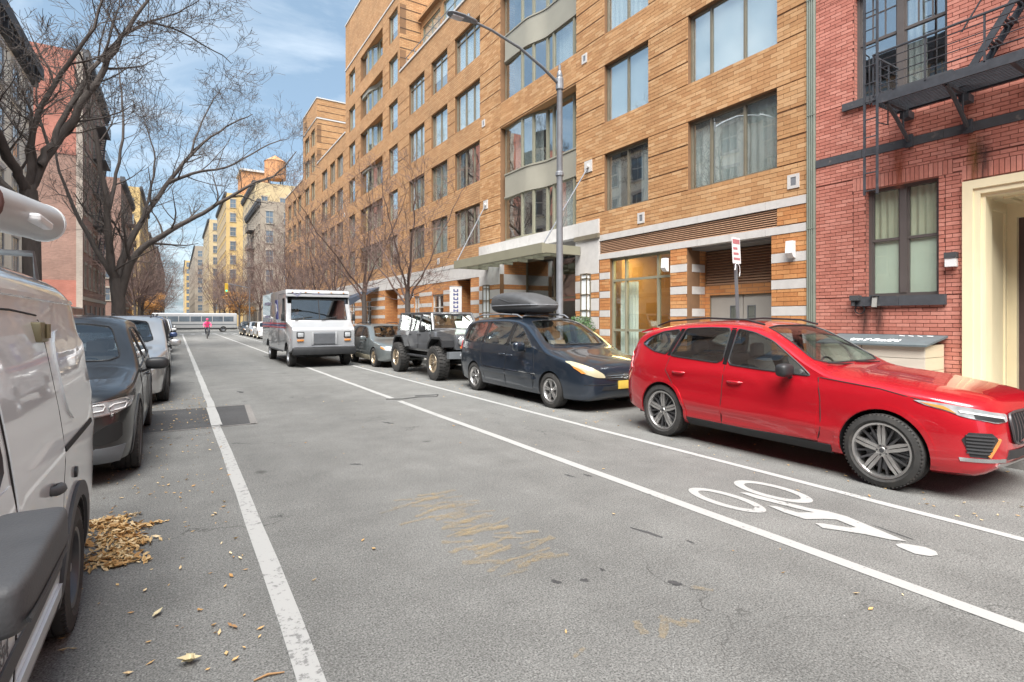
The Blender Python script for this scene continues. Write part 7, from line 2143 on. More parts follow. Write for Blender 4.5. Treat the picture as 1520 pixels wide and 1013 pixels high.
for sg in (1, -1):
    o = B_.panel("headlight", [(sg * .44, .72), (sg * .46, .79), (sg * .66, .84), (sg * .85, .87), (sg * .905, .85), (sg * .88, .77), (sg * .76, .72), (sg * .58, .70)], 'F', "lamp_smoke", off=.008, grid=.04, rnd_=1, q=.14)
    if o:
        for yc in (.62, .78):
            pts = [(sg * (yc - .06), .755), (sg * (yc - .065), .79), (sg * (yc - .03), .815), (sg * (yc + .055), .82), (sg * (yc + .065), .80), (sg * (yc + .05), .765)]
            B_.trim("light_ring", pts, 'F', "white_paint", .007, .014, parent=o); B_.panel("headlight_lens", [(sg * (yc + .05 * math.cos(a)), .785 + .026 * math.sin(a)) for a in [i * math.pi / 6 for i in range(12)]], 'F', "lamp_white", off=.012, grid=.03, parent=o)
        B_.trim("headlight_edge", chaikin([(sg * .40, .73), (sg * .42, .80), (sg * .62, .84), (sg * .83, .865), (sg * .87, .83), (sg * .84, .77), (sg * .74, .73), (sg * .55, .71)], 1, .14), 'F', "alloy", .006, .010, parent=o)
    g_ = B_.panel("grille", [(sg * .03, .56), (sg * .04, .80), (sg * .12, .84), (sg * .32, .83), (sg * .37, .76), (sg * .34, .60), (sg * .22, .545)], 'F', "black_plastic", off=.016, grid=.05, rnd_=1)
    if g_:
        for k in range(6): B_.panel("grille_bar", [(sg * (.07 + k * .05), .575), (sg * (.07 + k * .05), .80), (sg * (.085 + k * .05), .80), (sg * (.085 + k * .05), .575)], 'F', "dark_alloy", off=.03, grid=.06, parent=g_)
    B_.panel("air_intake", [(sg * .62, .42), (sg * .56, .52), (sg * .70, .62), (sg * .82, .64), (sg * .82, .46)], 'F', "underbody", off=.008, grid=.05, rnd_=1)
    B_.panel("rear_lamp", [(sg * .55, .95), (sg * .55, 1.06), (sg * .82, 1.08), (sg * .85, .95)], 'B', "lamp_red", off=.01, grid=.05)
B_.panel("lower_bumper", [(-.80, .25), (-.84, .40), (-.62, .40), (-.50, .32), (.50, .32), (.62, .40), (.84, .40), (.80, .25)], 'F', "dark_galv", off=.014, grid=.06)
B_.panel("lower_grille", [(-.46, .36), (-.50, .50), (.50, .50), (.46, .36)], 'F', "underbody", off=.010, grid=.06)
B_.panel("number_plate", [(-.16, .45), (-.16, .55), (.16, .55), (.16, .45)], 'F', "white_paint", off=.03, grid=.1, skirt=0)
# inspection sticker behind the windscreen
mb = MB(); mb.box(1.735, 1.738, .30, .44, 1.24, 1.32); mb.build("sticker", M_["white_paint"], B_.root)
si = estate("parked_car", "silver SUV with black wheel arches parked on the left behind the black SUV", (-1.06, 12.28, 0), "silver_paint", H=1.76, L_=4.72, boxy=True, clad="black_plastic", wheels=("dark_alloy", "alloy"), arch=True, rw=.365, halfw=.935)
c = copy_tree(si.root); c.location = (-1.12, 18.2, 0); tag(c, "dark SUV on the left, its roof showing above the silver SUV", "car", "SUVs parked along the left kerb"); repaint(c, "silver_paint", "blue_paint"); c.scale = (1, 1, 1.03)
for (y, pn, lab) in ((25.0, "black_paint", "black SUV on the left kerb beside the nearest bare tree"), (31.5, "white_car_paint", "white SUV on the left kerb beyond the black SUVs"), (44.0, "silver_paint", "silver SUV on the left kerb beside the big bare tree")):
    c = copy_tree(si.root); c.location = (-1.15, y, 0); tag(c, lab, "car", "SUVs parked along the left kerb"); repaint(c, "silver_paint", pn)
tag(si.root, group="SUVs parked along the left kerb"); tag(es.root, group="cars parked along the right kerb")
# ------------------------------------------------------------------ white step-van mail truck
def bool_cut(body, parent, mb, mats):
    me = mb.mesh("cutter", mats); me.polygons.foreach_set("material_index", [1] * len(me.polygons))
    c = link_mesh("cutter", me, parent)
    md = body.modifiers.new("cut", 'BOOLEAN'); md.operation = 'DIFFERENCE'; md.solver = 'EXACT'; md.object = c
    bpy.context.view_layer.update()
    nm = bpy.data.meshes.new_from_object(body.evaluated_get(bpy.context.evaluated_depsgraph_get()))
    body.modifiers.clear(); body.data = nm
    bpy.data.objects.remove(c)
    nm.shade_smooth(); nm.set_sharp_from_angle(angle=R(35))
paint("truck_white", (0.335, 0.345, 0.36), metal=0.0, rough=0.35, dust=0.22, dustcol=(0.34, 0.32, 0.30))
pm("postal_blue", (0.03, 0.04, 0.16), 0.5, var=0.05); pm("postal_red", (0.38, 0.035, 0.06), 0.5, var=0.05); pm("faded_print", (0.20, 0.20, 0.28), 0.6, var=0.1)
T_ = thing("mail_truck", "white mail truck driving towards us with its wheels on the bike lane line", "truck", (4.42, 19.5, 0), R(90))
def tp_(name, mat, fn, parent=None, smooth=35):
    mb = MB(); fn(mb); return mb.build(name, M_[mat], parent or T_, smooth=smooth)
bm = bmesh.new()
prof = [(.10, .62), (.08, 1.30), (.16, 1.40), (.80, 1.60), (1.06, 2.44), (.98, 2.50), (1.02, 2.68), (1.10, 2.75), (7.0, 2.78), (7.0, .55), (.5, .52)]
vs0 = [bm.verts.new((x, -1.14, z)) for x, z in prof]; vs1 = [bm.verts.new((x, 1.14, z)) for x, z in prof]
bm.faces.new(vs0); bm.faces.new(list(reversed(vs1)))
for i in range(len(prof)): bm.faces.new((vs0[i], vs1[i], vs1[(i + 1) % len(prof)], vs0[(i + 1) % len(prof)]))
# the nose narrows, the roof tapers a little
for v in bm.verts:
    if v.co.x < .3: v.co.y *= .93
    if v.co.z > 2.4: v.co.y *= .985
bmesh.ops.recalc_face_normals(bm, faces=bm.faces)
bmesh.ops.bevel(bm, geom=bm.edges[:], offset=.045, segments=2, affect='EDGES', profile=.6)
me = bpy.data.meshes.new("body"); bm.to_mesh(me); bm.free()
TM = [M_["truck_white"], M_["grey_plastic"]]
for m in TM: me.materials.append(m)
tb = link_mesh("body", me, T_)
mb = MB(); mb.box(1.0, 2.6, -1.07, 1.07, .70, 2.62); bool_cut(tb, T_, mb, TM)
mb = MB(); mb.prism(chaikin([(-.98, 1.66), (.98, 1.66), (.93, 2.40), (-.93, 2.40)], 1, .05), 'x', .3, 1.6); bool_cut(tb, T_, mb, TM)
mb = MB(); mb.prism([(1.12, 1.62), (1.28, 2.44), (1.75, 2.44), (1.75, 1.62)], 'y', -2, 2); bool_cut(tb, T_, mb, TM)
mb = MB()
for u in (.95, 5.35):
    for sg in (1, -1): mb.lathe([(.001, sg * .72), (.46, sg * .72), (.46, sg * 1.4), (.001, sg * 1.4)], 32, 'y', (u, 0, .42))
bool_cut(tb, T_, mb, TM)
def wsx(z): return .80 + (z - 1.60) / .84 * .26
for (a, b) in ((-.965, -.02), (.02, .965)):
    tp_("windscreen", "clear_glass", lambda mb: mb.add([(wsx(1.67) + .01, a, 1.67), (wsx(1.67) + .01, b, 1.67), (wsx(2.39) + .01, b * .955, 2.39), (wsx(2.39) + .01, a * .955, 2.39), (wsx(1.67) + .017, a, 1.67), (wsx(1.67) + .017, b, 1.67), (wsx(2.39) + .017, b * .955, 2.39), (wsx(2.39) + .017, a * .955, 2.39)], [(0, 1, 2, 3), (4, 7, 6, 5), (0, 4, 5, 1), (1, 5, 6, 2), (2, 6, 7, 3), (3, 7, 4, 0)]))
def gask(mb):
    mb.tube([(wsx(1.665), -.98, 1.665), (wsx(1.665), .98, 1.665), (wsx(2.395), .935, 2.395), (wsx(2.395), -.935, 2.395)], .016, 6, closed=True); mb.tube([(wsx(1.665) - .004, 0, 1.665), (wsx(2.395) - .004, 0, 2.395)], .018, 6)
tp_("windscreen_gasket", "black_plastic", gask)
for (a, b) in ((-.62, -.1), (.25, .9)): tp_("wiper", "black_plastic", lambda mb: [mb.tube([(wsx(1.62) - .03, (a + b) / 2 + .3, 1.64), (wsx(1.72) - .03, (a + b) / 2, 1.73)], .012, 5), mb.tube([(wsx(1.76) - .025, a, 1.77), (wsx(1.70) - .025, b, 1.69)], .012, 5)])
# grille, lamps, bumper
gq = tp_("grille", "dark_galv", lambda mb: rbox(mb, .055, .11, -.42, .42, .80, 1.22, .02))
for k in range(11): tp_("grille_bar", "galv", lambda mb: mb.box(.042, .058, -.37, .37, .83 + k * .033, .846 + k * .033), gq)
tp_("grille_frame", "truck_white", lambda mb: [rbox(mb, .03, .10, s_ * .40 - .035, s_ * .40 + .035, .78, 1.24, .015) for s_ in (1, -1)], gq)
for sg in (1, -1):
    h = tp_("headlight", "black_plastic", lambda mb: rbox(mb, .055, .12, sg * .80 - .13, sg * .80 + .13, 1.02, 1.25, .05))
    tp_("headlight_lens", "lamp_white", lambda mb: rbox(mb, .04, .07, sg * .80 - .095, sg * .80 + .095, 1.06, 1.21, .03), h)
    tp_("indicator", "lamp_amber", lambda mb: rbox(mb, .045, .12, sg * .80 - .11, sg * .80 + .11, .91, .98, .015))
    tp_("marker_lamp", "lamp_red", lambda mb: rbox(mb, .3, .36, sg * 1.075 - .02, sg * 1.075 + .02, .95, .99, .01))
    tp_("mirror", "black_plastic", lambda mb: [rbox(mb, .86, .92, sg * 1.24 - .06, sg * 1.24 + .06, 1.62, 1.88, .03), mb.tube([(1.05, sg * 1.12, 1.62), (.9, sg * 1.24, 1.68)], .014, 5), mb.tube([(1.05, sg * 1.12, 2.0), (.9, sg * 1.24, 1.86)], .014, 5)])
bq = tp_("front_bumper", "black_plastic", lambda mb: rbox(mb, -.08, .10, -1.08, 1.08, .44, .70, .05))
tp_("bumper_bar", "galv", lambda mb: mb.tube([(-.06, -1.02, .735), (-.06, 1.02, .735)], .022, 6), bq)
for k in range(5): tp_("clearance_lamp", "lamp_amber", lambda mb: rbox(mb, .985, 1.03, -.9 + k * .45 - .03, -.9 + k * .45 + .03, 2.645, 2.675, .008))
# lettering, eagle, stripes (right side and front)
tp_("number_print", "faded_print", lambda mb: [mb.box(.992, .998, -.20 + k * .055, -.165 + k * .055, 2.57, 2.62) for k in range(8)])
ee = [(-.95, 2.70), (-.80, 2.66), (-.74, 2.61), (-.70, 2.66), (-.60, 2.74), (-.63, 2.66), (-.66, 2.60), (-.74, 2.54), (-.79, 2.53), (-.76, 2.57), (-.86, 2.64)]
tp_("eagle_emblem", "faded_print", lambda mb: mb.prism([(-y, z - .055) for y, z in ee], 'x', .985, .9915))
for s_ in (1,):
    Y1 = 1.143
    for (z, m) in ((1.50, "postal_red"), (1.43, "postal_blue"), (1.36, "postal_red")):
        tp_("stripe", m, lambda mb: mb.box(.9, 6.95, Y1, Y1 + .004, z, z + .045))
    q = tp_("emblem_panel", "postal_blue", lambda mb: mb.prism([(2.6, 1.68), (2.85, 2.42), (3.35, 2.42), (3.1, 1.68)], 'y', Y1 - .012, Y1 + .004))
    tp_("emblem_eagle", "white_paint", lambda mb: mb.prism([(2.75, 2.0), (3.0, 2.25), (3.2, 2.3), (3.1, 2.1), (3.05, 1.85), (2.95, 1.95)], 'y', Y1 + .004, Y1 + .007), q)
    for (x0, x1, z, sz) in ((4.9, 6.3, 2.28, .12), (5.0, 6.1, 1.75, .09)):
        tp_("side_print", "faded_print", lambda mb: [mb.box(x0 + k * (x1 - x0) / 10, x0 + (k + .7) * (x1 - x0) / 10, Y1 - .01, Y1 + .004, z, z + sz) for k in range(10)])
tp_("door_seam", "underbody", lambda mb: [mb.box(1.06, 1.07, Y1 - .004, Y1 + .003, .7, 1.62), mb.box(2.42, 2.43, Y1 - .004, Y1 + .003, .7, 2.6), mb.box(1.07, 2.42, Y1 - .004, Y1 + .003, 2.6, 2.61)])
tp_("side_rail", "grey_plastic", lambda mb: [rbox(mb, 1.5, 4.8, s_ * 1.14 - .02, s_ * 1.14 + .02, .50, .56, .01) for s_ in (1, -1)])
tp_("chassis", "underbody", lambda mb: [mb.box(.4, 6.8, -.5, .5, .34, .56), mb.tube([(.95, -.9, .42), (.95, .9, .42)], .07, 8), mb.tube([(5.35, -.9, .42), (5.35, .9, .42)], .09, 8)])
tp_("seat", "seat_cloth", lambda mb: [rbox(mb, 1.75, 2.2, .35, .85, 1.05, 1.25, .05), rbox(mb, 2.15, 2.28, .35, .85, 1.2, 1.85, .05)])
tp_("dashboard", "grey_plastic", lambda mb: rbox(mb, .95, 1.25, -1.05, 1.05, 1.2, 1.6, .06))
tp_("steering_wheel", "black_plastic", lambda mb: mb.tube([(1.42 + .1 * math.sin(a), .60 + .2 * math.cos(a), 1.68 + .17 * math.sin(a)) for a in [i * math.pi / 9 for i in range(18)]], .016, 5, closed=True))
wt = make_wheel(.40, .24, .22, "steel", ("galv", "dark_alloy"))
for u in (.95, 5.35):
    for sg in (1, -1):
        c = copy_tree(wt, T_); c.location = (u, sg * 1.06, .40); c.rotation_euler = (0, 0, 0 if sg > 0 else math.pi)

# ------------------------------------------------------------------ people
pm("skin", (0.45, 0.27, 0.19), 0.6, var=0.06); pm("postal_shirt", (0.20, 0.27, 0.36), 0.8, var=0.08); pm("dark_trousers", (0.03, 0.035, 0.05), 0.85); pm("hair", (0.04, 0.03, 0.025), 0.7); pm("pink_jacket", (0.80, 0.06, 0.20), 0.6, var=0.08); pm("shoe", (0.03, 0.03, 0.03), 0.6)
def figure(root, joints, links, mats, zone):
    """one continuous skinned body: joints {name: (x,y,z,r)}; zone(p) -> material index"""
    names = list(joints); idx = {n: i for i, n in enumerate(names)}
    me = bpy.data.meshes.new("body"); me.from_pydata([joints[n][:3] for n in names], [(idx[a], idx[b]) for a, b in links], [])
    o = link_mesh("body", me, root)
    sk = o.modifiers.new("skin", 'SKIN'); sk.use_smooth_shade = True
    for i, n in enumerate(names): me.skin_vertices[0].data[i].radius = (joints[n][3], joints[n][3])
    me.skin_vertices[0].data[idx["pelvis"]].use_root = True
    sb_ = o.modifiers.new("sub", 'SUBSURF'); sb_.levels = 2; sb_.render_levels = 2
    bpy.context.view_layer.update()
    nm = bpy.data.meshes.new_from_object(o.evaluated_get(bpy.context.evaluated_depsgraph_get()))
    o.modifiers.clear(); o.data = nm
    nm.materials.clear()
    for m in mats: nm.materials.append(M_[m])
    for p in nm.polygons: p.material_index = zone(p.center)
    nm.shade_smooth()
    return o
def hand(mb, c, d):
    """small relaxed hand: palm and five fingers closing along d"""
    c = Vector(c); d = Vector(d).normalized(); s_ = d.orthogonal().normalized(); u = d.cross(s_)
    blob(mb, tuple(c + d * .035), (.035, .035, .035), 3)
    for k in range(4):
        b = c + d * .06 + s_ * (-.03 + k * .02); mb.tube([b, b + d * (.03 + .006 * (k in (1, 2))), b + d * .04 - u * .03, b + d * .015 - u * .05], [.009, .009, .008, .006], 6)
    mb.tube([c + d * .02 + s_ * .035, c + d * .04 + s_ * .055, c + d * .06 + s_ * .05 - u * .02], [.011, .010, .007], 6)
dv = thing("person", "mail truck driver in a grey-blue shirt seated at the wheel", "person", (4.42 - .60, 19.5 + 1.95, 1.22))
dv.rotation_euler = (0, 0, 0)
J_ = dict(pelvis=(0, 0, .10, .15), belly=(0, .02, .26, .15), chest=(0, .03, .46, .17), neck=(0, .01, .62, .055), chin=(0, -.02, .70, .075), head=(0, -.02, .79, .092), crown=(0, -.01, .87, .07),
          shL=(.19, .02, .54, .062), elL=(.27, -.15, .36, .048), wrL=(.18, -.40, .42, .034), shR=(-.19, .02, .54, .062), elR=(-.27, -.15, .36, .048), wrR=(-.18, -.40, .42, .034),
          hpL=(.11, -.05, .08, .10), knL=(.14, -.45, .06, .075), anL=(.14, -.50, -.36, .05), ftL=(.14, -.64, -.40, .045), hpR=(-.11, -.05, .08, .10), knR=(-.14, -.45, .06, .075), anR=(-.14, -.50, -.36, .05), ftR=(-.14, -.64, -.40, .045))
LK = [("pelvis", "belly"), ("belly", "chest"), ("chest", "neck"), ("neck", "chin"), ("chin", "head"), ("head", "crown"), ("chest", "shL"), ("shL", "elL"), ("elL", "wrL"), ("chest", "shR"), ("shR", "elR"), ("elR", "wrR"), ("pelvis", "hpL"), ("hpL", "knL"), ("knL", "anL"), ("anL", "ftL"), ("pelvis", "hpR"), ("hpR", "knR"), ("knR", "anR"), ("anR", "ftR")]
def zone(p):
    if p.z > .60: return 0
    if p.z < .14: return 2 if p.z > -.34 else 3
    if p.y < -.22: return 0
    return 1
figure(dv, J_, LK, ["skin", "postal_shirt", "dark_trousers", "shoe"], zone)
mb = MB(); hand(mb, (.18, -.40, .43), (0, -1, .2)); hand(mb, (-.18, -.40, .43), (0, -1, .2)); mb.build("hand", M_["skin"], dv, smooth=60)
mb = MB(); blob(mb, (0, .015, .845), (.095, .10, .075), 2.2); mb.build("hair", M_["hair"], dv, smooth=60)
mb = MB(); mb.tube([(0, -.105, .80), (0, -.135, .765), (0, -.105, .75)], [.010, .016, .010], 6); mb.build("nose", M_["skin"], dv, smooth=60)
mb = MB()
for sg in (1, -1): blob(mb, (sg * .036, -.098, .80), (.014, .008, .008), 2)
mb.build("eye", M_["shoe"], dv)

# cyclist in pink far down the lane
bk = thing("bicycle", "dark bicycle ridden down the middle of the far road", "bicycle", (2.3, 54.5, 0))
for (y, z) in ((-.52, .34), (.52, .34)):
    mb = MB(); mb.tube([(0, y + .33 * math.cos(a), z + .33 * math.sin(a)) for a in [i * math.pi / 14 for i in range(28)]], .018, 6, closed=True); w_ = mb.build("wheel", M_["rubber"], bk, smooth=60)
    mb = MB()
    for k in range(10): mb.tube([(0, y, z), (0, y + .32 * math.cos(k * .628), z + .32 * math.sin(k * .628))], .003, 3)
    mb.build("spoke", M_["galv"], w_)
mb = MB(); mb.tube([(0, .52, .34), (0, .05, .30), (0, -.36, .80), (0, .16, .78), (0, .05, .30)], .018, 6); mb.tube([(0, .52, .34), (0, .16, .78), (0, .19, .92)], .014, 6); mb.tube([(0, -.52, .34), (0, -.38, .80), (0, -.36, .98)], .017, 6); mb.build("frame", M_["black_plastic"], bk, smooth=60)
mb = MB(); mb.tube([(-.28, -.30, 1.02), (-.1, -.38, 1.0), (.1, -.38, 1.0), (.28, -.30, 1.02)], .014, 6); mb.build("handlebar", M_["black_plastic"], bk, smooth=60)
mb = MB(); blob(mb, (0, .20, .95), (.07, .13, .03), 2.4); mb.build("saddle", M_["black_plastic"], bk, smooth=60)
cy = thing("person", "cyclist in a bright pink jacket riding a bicycle down the far road", "person", (2.3, 54.5, 0))
J_ = dict(pelvis=(0, .18, 1.02, .14), belly=(0, .10, 1.18, .14), chest=(0, -.02, 1.36, .155), neck=(0, -.08, 1.50, .055), chin=(0, -.13, 1.56, .07), head=(0, -.14, 1.65, .092), crown=(0, -.13, 1.72, .07),
          shL=(.18, -.02, 1.42, .06), elL=(.30, -.16, 1.20, .046), wrL=(.26, -.30, 1.05, .034), shR=(-.18, -.02, 1.42, .06), elR=(-.30, -.16, 1.20, .046), wrR=(-.26, -.30, 1.05, .034),
          hpL=(.10, .14, .98, .10), knL=(.14, -.16, .70, .07), anL=(.11, .05, .28, .045), ftL=(.11, -.08, .20, .04), hpR=(-.10, .14, .98, .10), knR=(-.14, -.22, .86, .07), anR=(-.11, -.02, .48, .045), ftR=(-.11, -.14, .42, .04))
def zone2(p):
    if p.z > 1.50: return 0
    if p.z > 1.0: return 1
    return 2 if not (p.z < .3) else 3
figure(cy, J_, LK, ["skin", "pink_jacket", "dark_trousers", "shoe"], zone2)
mb = MB(); hand(mb, (.26, -.29, 1.05), (0, -1, -.3)); hand(mb, (-.26, -.29, 1.05), (0, -1, -.3)); mb.build("hand", M_["skin"], cy, smooth=60)
mb = MB(); blob(mb, (0, -.12, 1.71), (.10, .13, .075), 2.2); mb.build("helmet", M_["pink_jacket"], cy, smooth=60)

# ------------------------------------------------------------------ white shuttle bus crossing at the end
paint("bus_white", (0.45, 0.45, 0.45), metal=0, dust=0.1)
bu = thing("shuttle_bus", "long white bus with a dark window band crossing the far junction", "bus", (2.2, 84.0, 0))
mb = MB(); rbox(mb, -4.9, 4.9, -1.1, 1.1, .45, 2.55, .16, 3); mb.build("body", M_["bus_white"], bu, smooth=35)
for k in range(7): mb = MB(); rbox(mb, -4.5 + k * 1.29, -3.3 + k * 1.29, -1.112, -1.09, 1.42, 2.12, .03); mb.build("side_window", M_["far_pane"], bu)
mb = MB(); mb.box(-4.8, 4.8, -1.108, -1.09, .98, 1.10); mb.build("stripe", M_["dark_galv"], bu)
mb = MB(); rbox(mb, -4.92, -4.86, -.95, .95, 1.3, 2.2, .02); mb.build("windscreen", M_["far_pane"], bu)
mb = MB(); rbox(mb, -4.88, 4.88, -1.09, 1.09, .38, .60, .03); mb.build("skirt", M_["black_plastic"], bu)
for u in (-3.3, 3.2):
    for sg in (1, -1):
        c = copy_tree(wt, bu); c.location = (u, sg * 1.13, .40); c.rotation_euler = (0, 0, 0 if sg > 0 else math.pi)
# traffic signal at the junction
tl = thing("traffic_signal", "yellow-cased traffic signal on a dark pole at the far right corner", "traffic light", (7.6, 73.0, .14))
pm("signal_yellow", (0.55, 0.34, 0.03), 0.5)
mb = MB(); mb.tube([(0, 0, 0), (0, 0, 5.6)], .09, 8); mb.tube([(0, 0, 5.4), (-2.5, 0, 5.9)], .05, 6); mb.build("pole", M_["dark_galv"], tl)
mb = MB(); rbox(mb, -2.7, -2.35, -.18, .18, 4.8, 5.9, .03); h = mb.build("signal_head", M_["signal_yellow"], tl)
pm("signal_green", (0.05, 0.5, 0.25), 0.4, emit=1.0)
mb = MB(); mb.lathe([(0, -.02), (.11, -.02), (.11, .02)], 14, 'y', (-2.52, -.19, 5.0)); mb.build("signal_lens", M_["signal_green"], h)

# ------------------------------------------------------------------ white panel van at the left edge
paint("van_white", (0.72, 0.77, 0.79), metal=0.0, rough=0.3, dust=0.10, dustcol=(0.36, 0.34, 0.31))
def van_disp(x, y, z):
    k = 0
    if x > .9: k += .012 * math.exp(-((z - 1.06) / .03) ** 2) - .008 * math.exp(-((z - 1.0) / .03) ** 2) - .014 * math.exp(-((z - 1.50) / .04) ** 2)
    return (x, y + math.copysign(k, y) if abs(y) > .5 else y, z)
N_ = Car("white_van", "white panel van at the left edge with a white pipe carrier on its roof", (-1.36, .13, 0), dict(
    L=4.64, roof=1.99, tumble=.15, smooth=32, exp=2.6,
    T=[(0, .80), (.04, .95), (.12, 1.05), (.5, 1.15), (.85, 1.24), (1.1, 1.42), (1.5, 1.74), (1.8, 1.90), (2.2, 1.97), (3.0, 1.99), (4.0, 1.98), (4.35, 1.93), (4.5, 1.84), (4.57, 1.5), (4.62, 1.1), (4.64, .8)],
    B=[(0, .40), (.1, .28), (.4, .23), (4.2, .24), (4.5, .32), (4.64, .46)],
    P=[(0, .50), (.03, .62), (.1, .74), (.3, .84), (.7, .89), (1.2, .90), (4.0, .90), (4.3, .895), (4.45, .88), (4.55, .85), (4.61, .79), (4.64, .68)],
    belt=[(0, .75), (.5, 1.0), (1.2, 1.14), (4.4, 1.16), (4.64, .78)],
    side=[(0, .955), (.15, .985), (.5, 1.0), (.8, 1.0), (1, .985)],
    crown=[(0, .12), (.9, .14), (1.8, .2), (4.3, .24), (4.5, .22), (4.64, .15)], disp=van_disp), dict(paint="van_white"))
AX = [(.83, .32), (3.61, .32)]
N_.wheel_wells(AX, .37, .34)
N_.hollow(1.25, 2.6, .5)
N_.windows([[(1.18, 1.14), (1.42, 1.44), (1.72, 1.66), (2.18, 1.66), (2.20, 1.12)]], front=[(-.68, 1.32), (.68, 1.32), (.56, 1.76), (-.56, 1.76)], front_u=(.6, 2.0), wglass="clear_glass")
N_.interior([1.75], .5, "seat_cloth", 1.35, 1.18, .7, top=1.5)
N_.underside(.4, 4.2, .42, .72, .26)
wn_ = make_wheel(.325, .205, .20, "steel", ("dark_alloy", "galv"))
N_.wheels(AX, wn_, .895)
N_.seams([[(1.10, 1.10), (1.02, .8), (1.05, .34)], [(2.28, 1.72), (2.29, 1.1), (2.30, .34)], [(3.20, 1.66), (3.22, 1.1), (3.16, .62), (3.12, .34)], [(2.30, 1.70), (2.75, 1.70), (3.20, 1.68)], [(1.05, .34), (2.3, .33), (3.12, .34)]], r=.005)
N_.sides("door", [(1.07, .36), (1.04, .8), (1.12, 1.10), (2.265, 1.11), (2.28, .36)], "van_white", off=.004)
N_.sides("sliding_door", [(2.31, .36), (2.30, 1.68), (3.18, 1.655), (3.20, 1.1), (3.14, .62), (3.10, .36)], "van_white", off=.006)
N_.sides("door_rail", [(3.23, 1.02), (3.23, 1.045), (4.15, 1.045), (4.15, 1.02)], "underbody", off=.006, grid=.08)
N_.sides("roof_gutter", [(1.9, 1.765), (1.9, 1.785), (4.3, 1.775), (4.3, 1.755)], "van_white", off=.012, grid=.1)
N_.sides("rub_strip", [(1.15, .50), (1.15, .575), (3.12, .585), (3.12, .51)], "grey_plastic", off=.012, grid=.08)
N_.sides("sill_moulding", [(1.2, .36), (1.2, .42), (3.12, .43), (3.12, .37)], "van_white", off=.018, grid=.08)
N_.sides("sill_moulding", [(1.2, .29), (1.2, .335), (3.12, .345), (3.12, .30)], "van_white", off=.012, grid=.08)
for (u, z) in AX: N_.sides("wheel_arch_trim", arc(u, z, .455, -12, 192, 24) + list(reversed(arc(u, z, .375, -12, 192, 24))), "grey_plastic", off=.016, grid=.05)
N_.sides("side_panel", [(3.40, 1.12), (3.36, 1.62), (4.28, 1.58), (4.36, 1.12)], "van_white", off=.010, rnd_=2)
for sg in (1, -1):
    y = N_.w(2.85, .93)
    for (u, k) in ((2.52, .7), (2.90, 1.0)):
        mb = MB(); mb.tube([(u - .07 * k, sg * (y - .01), .935), (u - .055 * k, sg * (y + .028), .93), (u, sg * (y + .034), .925), (u + .055 * k, sg * (y + .026), .92), (u + .07 * k, sg * (y - .01), .915)], [.018 * k, .022 * k, .022 * k, .02 * k, .016 * k], 8)
        blob(mb, (u, sg * (y + .0), .925), (.085 * k, .008, .04 * k), 2.4); o = mb.build("door_handle", M_["grey_plastic"], N_.root, smooth=60)
    mb = MB(); mb.lathe([(0, .012 * sg), (.028, .012 * sg), (.032, -.01 * sg)], 16, 'y', (3.54, sg * N_.w(3.54, .85), .85)); mb.build("lock_cover", M_["black_plastic"], N_.root)
    mb = MB(); y2 = N_.w(1.5, 1.1)
    blob(mb, (1.41, sg * (y2 + .165), 1.135), (.26, .075, .056), 6.5, 40, 20); o = mb.build("wing_mirror", M_["grey_plastic"], N_.root, smooth=60)
    mb = MB(); mb.tube([(1.20, sg * (y2 - .03), 1.08), (1.22, sg * (y2 + .08), 1.08)], [.06, .05], 8); mb.build("mirror_stalk", M_["grey_plastic"], o, smooth=60)
    mb = MB(); mb.tube([(1.17, sg * (y2 + .241), 1.112), (1.3, sg * (y2 + .242), 1.108), (1.56, sg * (y2 + .241), 1.103), (1.658, sg * (y2 + .230), 1.103), (1.672, sg * (y2 + .165), 1.103)], .005, 5); mb.build("mirror_seam", M_["black_plastic"], o, smooth=60)
pm("brass", (0.24, 0.21, 0.13), 0.45, metal=0.7)
yv = N_.w(3.1, 1.60)
mb = MB(); rbox(mb, 3.02, 3.12, -(yv + .035), -(yv - .02), 1.56, 1.65, .008); rbox(mb, 3.13, 3.22, -(yv + .03), -(yv - .02), 1.555, 1.64, .008); mb.cyl((3.12, -(yv + .04), 1.575), (3.12, -(yv + .04), 1.64), .012, 8); mb.build("hasp_lock", M_["brass"], N_.root, smooth=30)
pm("letter_grey", (0.10, 0.10, 0.105), 0.6)
for (tx, u, z, sz) in (("2ND. ST., S.", 1.93, .705, .105), ("212-986-7554", 1.93, .622, .085)):
    me = text_mesh(tx, sz)
    me.materials.clear(); me.materials.append(M_["letter_grey"])
    o = link_mesh("lettering", me, N_.root, (u, -(N_.w(u, z) + .0075), z), (R(90), 0, 0))
# rack and pipe carrier on the roof
for u in (2.5, 3.85):
    mb = MB(); mb.tube([(u, -.70, 1.80), (u, -.68, 2.03), (u, .68, 2.03), (u, .70, 1.80)], .018, 6); mb.build("roof_rack", M_["dark_galv"], N_.root, smooth=50)
pm("pipe_white", (0.42, 0.43, 0.43), 0.4, var=0.08)
tbp = thing("pipe_carrier", "white round pipe carrier strapped along the white van's roof", "pipe", (-.68, 3.3, 2.17))
a, b = Vector((-.09, -1.0, -.07)), Vector((.055, .66, .03)); dd_ = (b - a).normalized()
mb = MB(); mb.tube([a, b - dd_ * .06, b - dd_ * .02, b, b + dd_ * .012], [.10, .10, .096, .075, .0], 28); mb.build("tube", M_["pipe_white"], tbp, smooth=50)
mb = MB(); mb.tube([b - dd_ * .075, b - dd_ * .045], [.104, .104], 28); mb.build("end_cap", M_["blind"], tbp, smooth=40)
pm("strap_red", (0.10, 0.045, 0.04), 0.6)
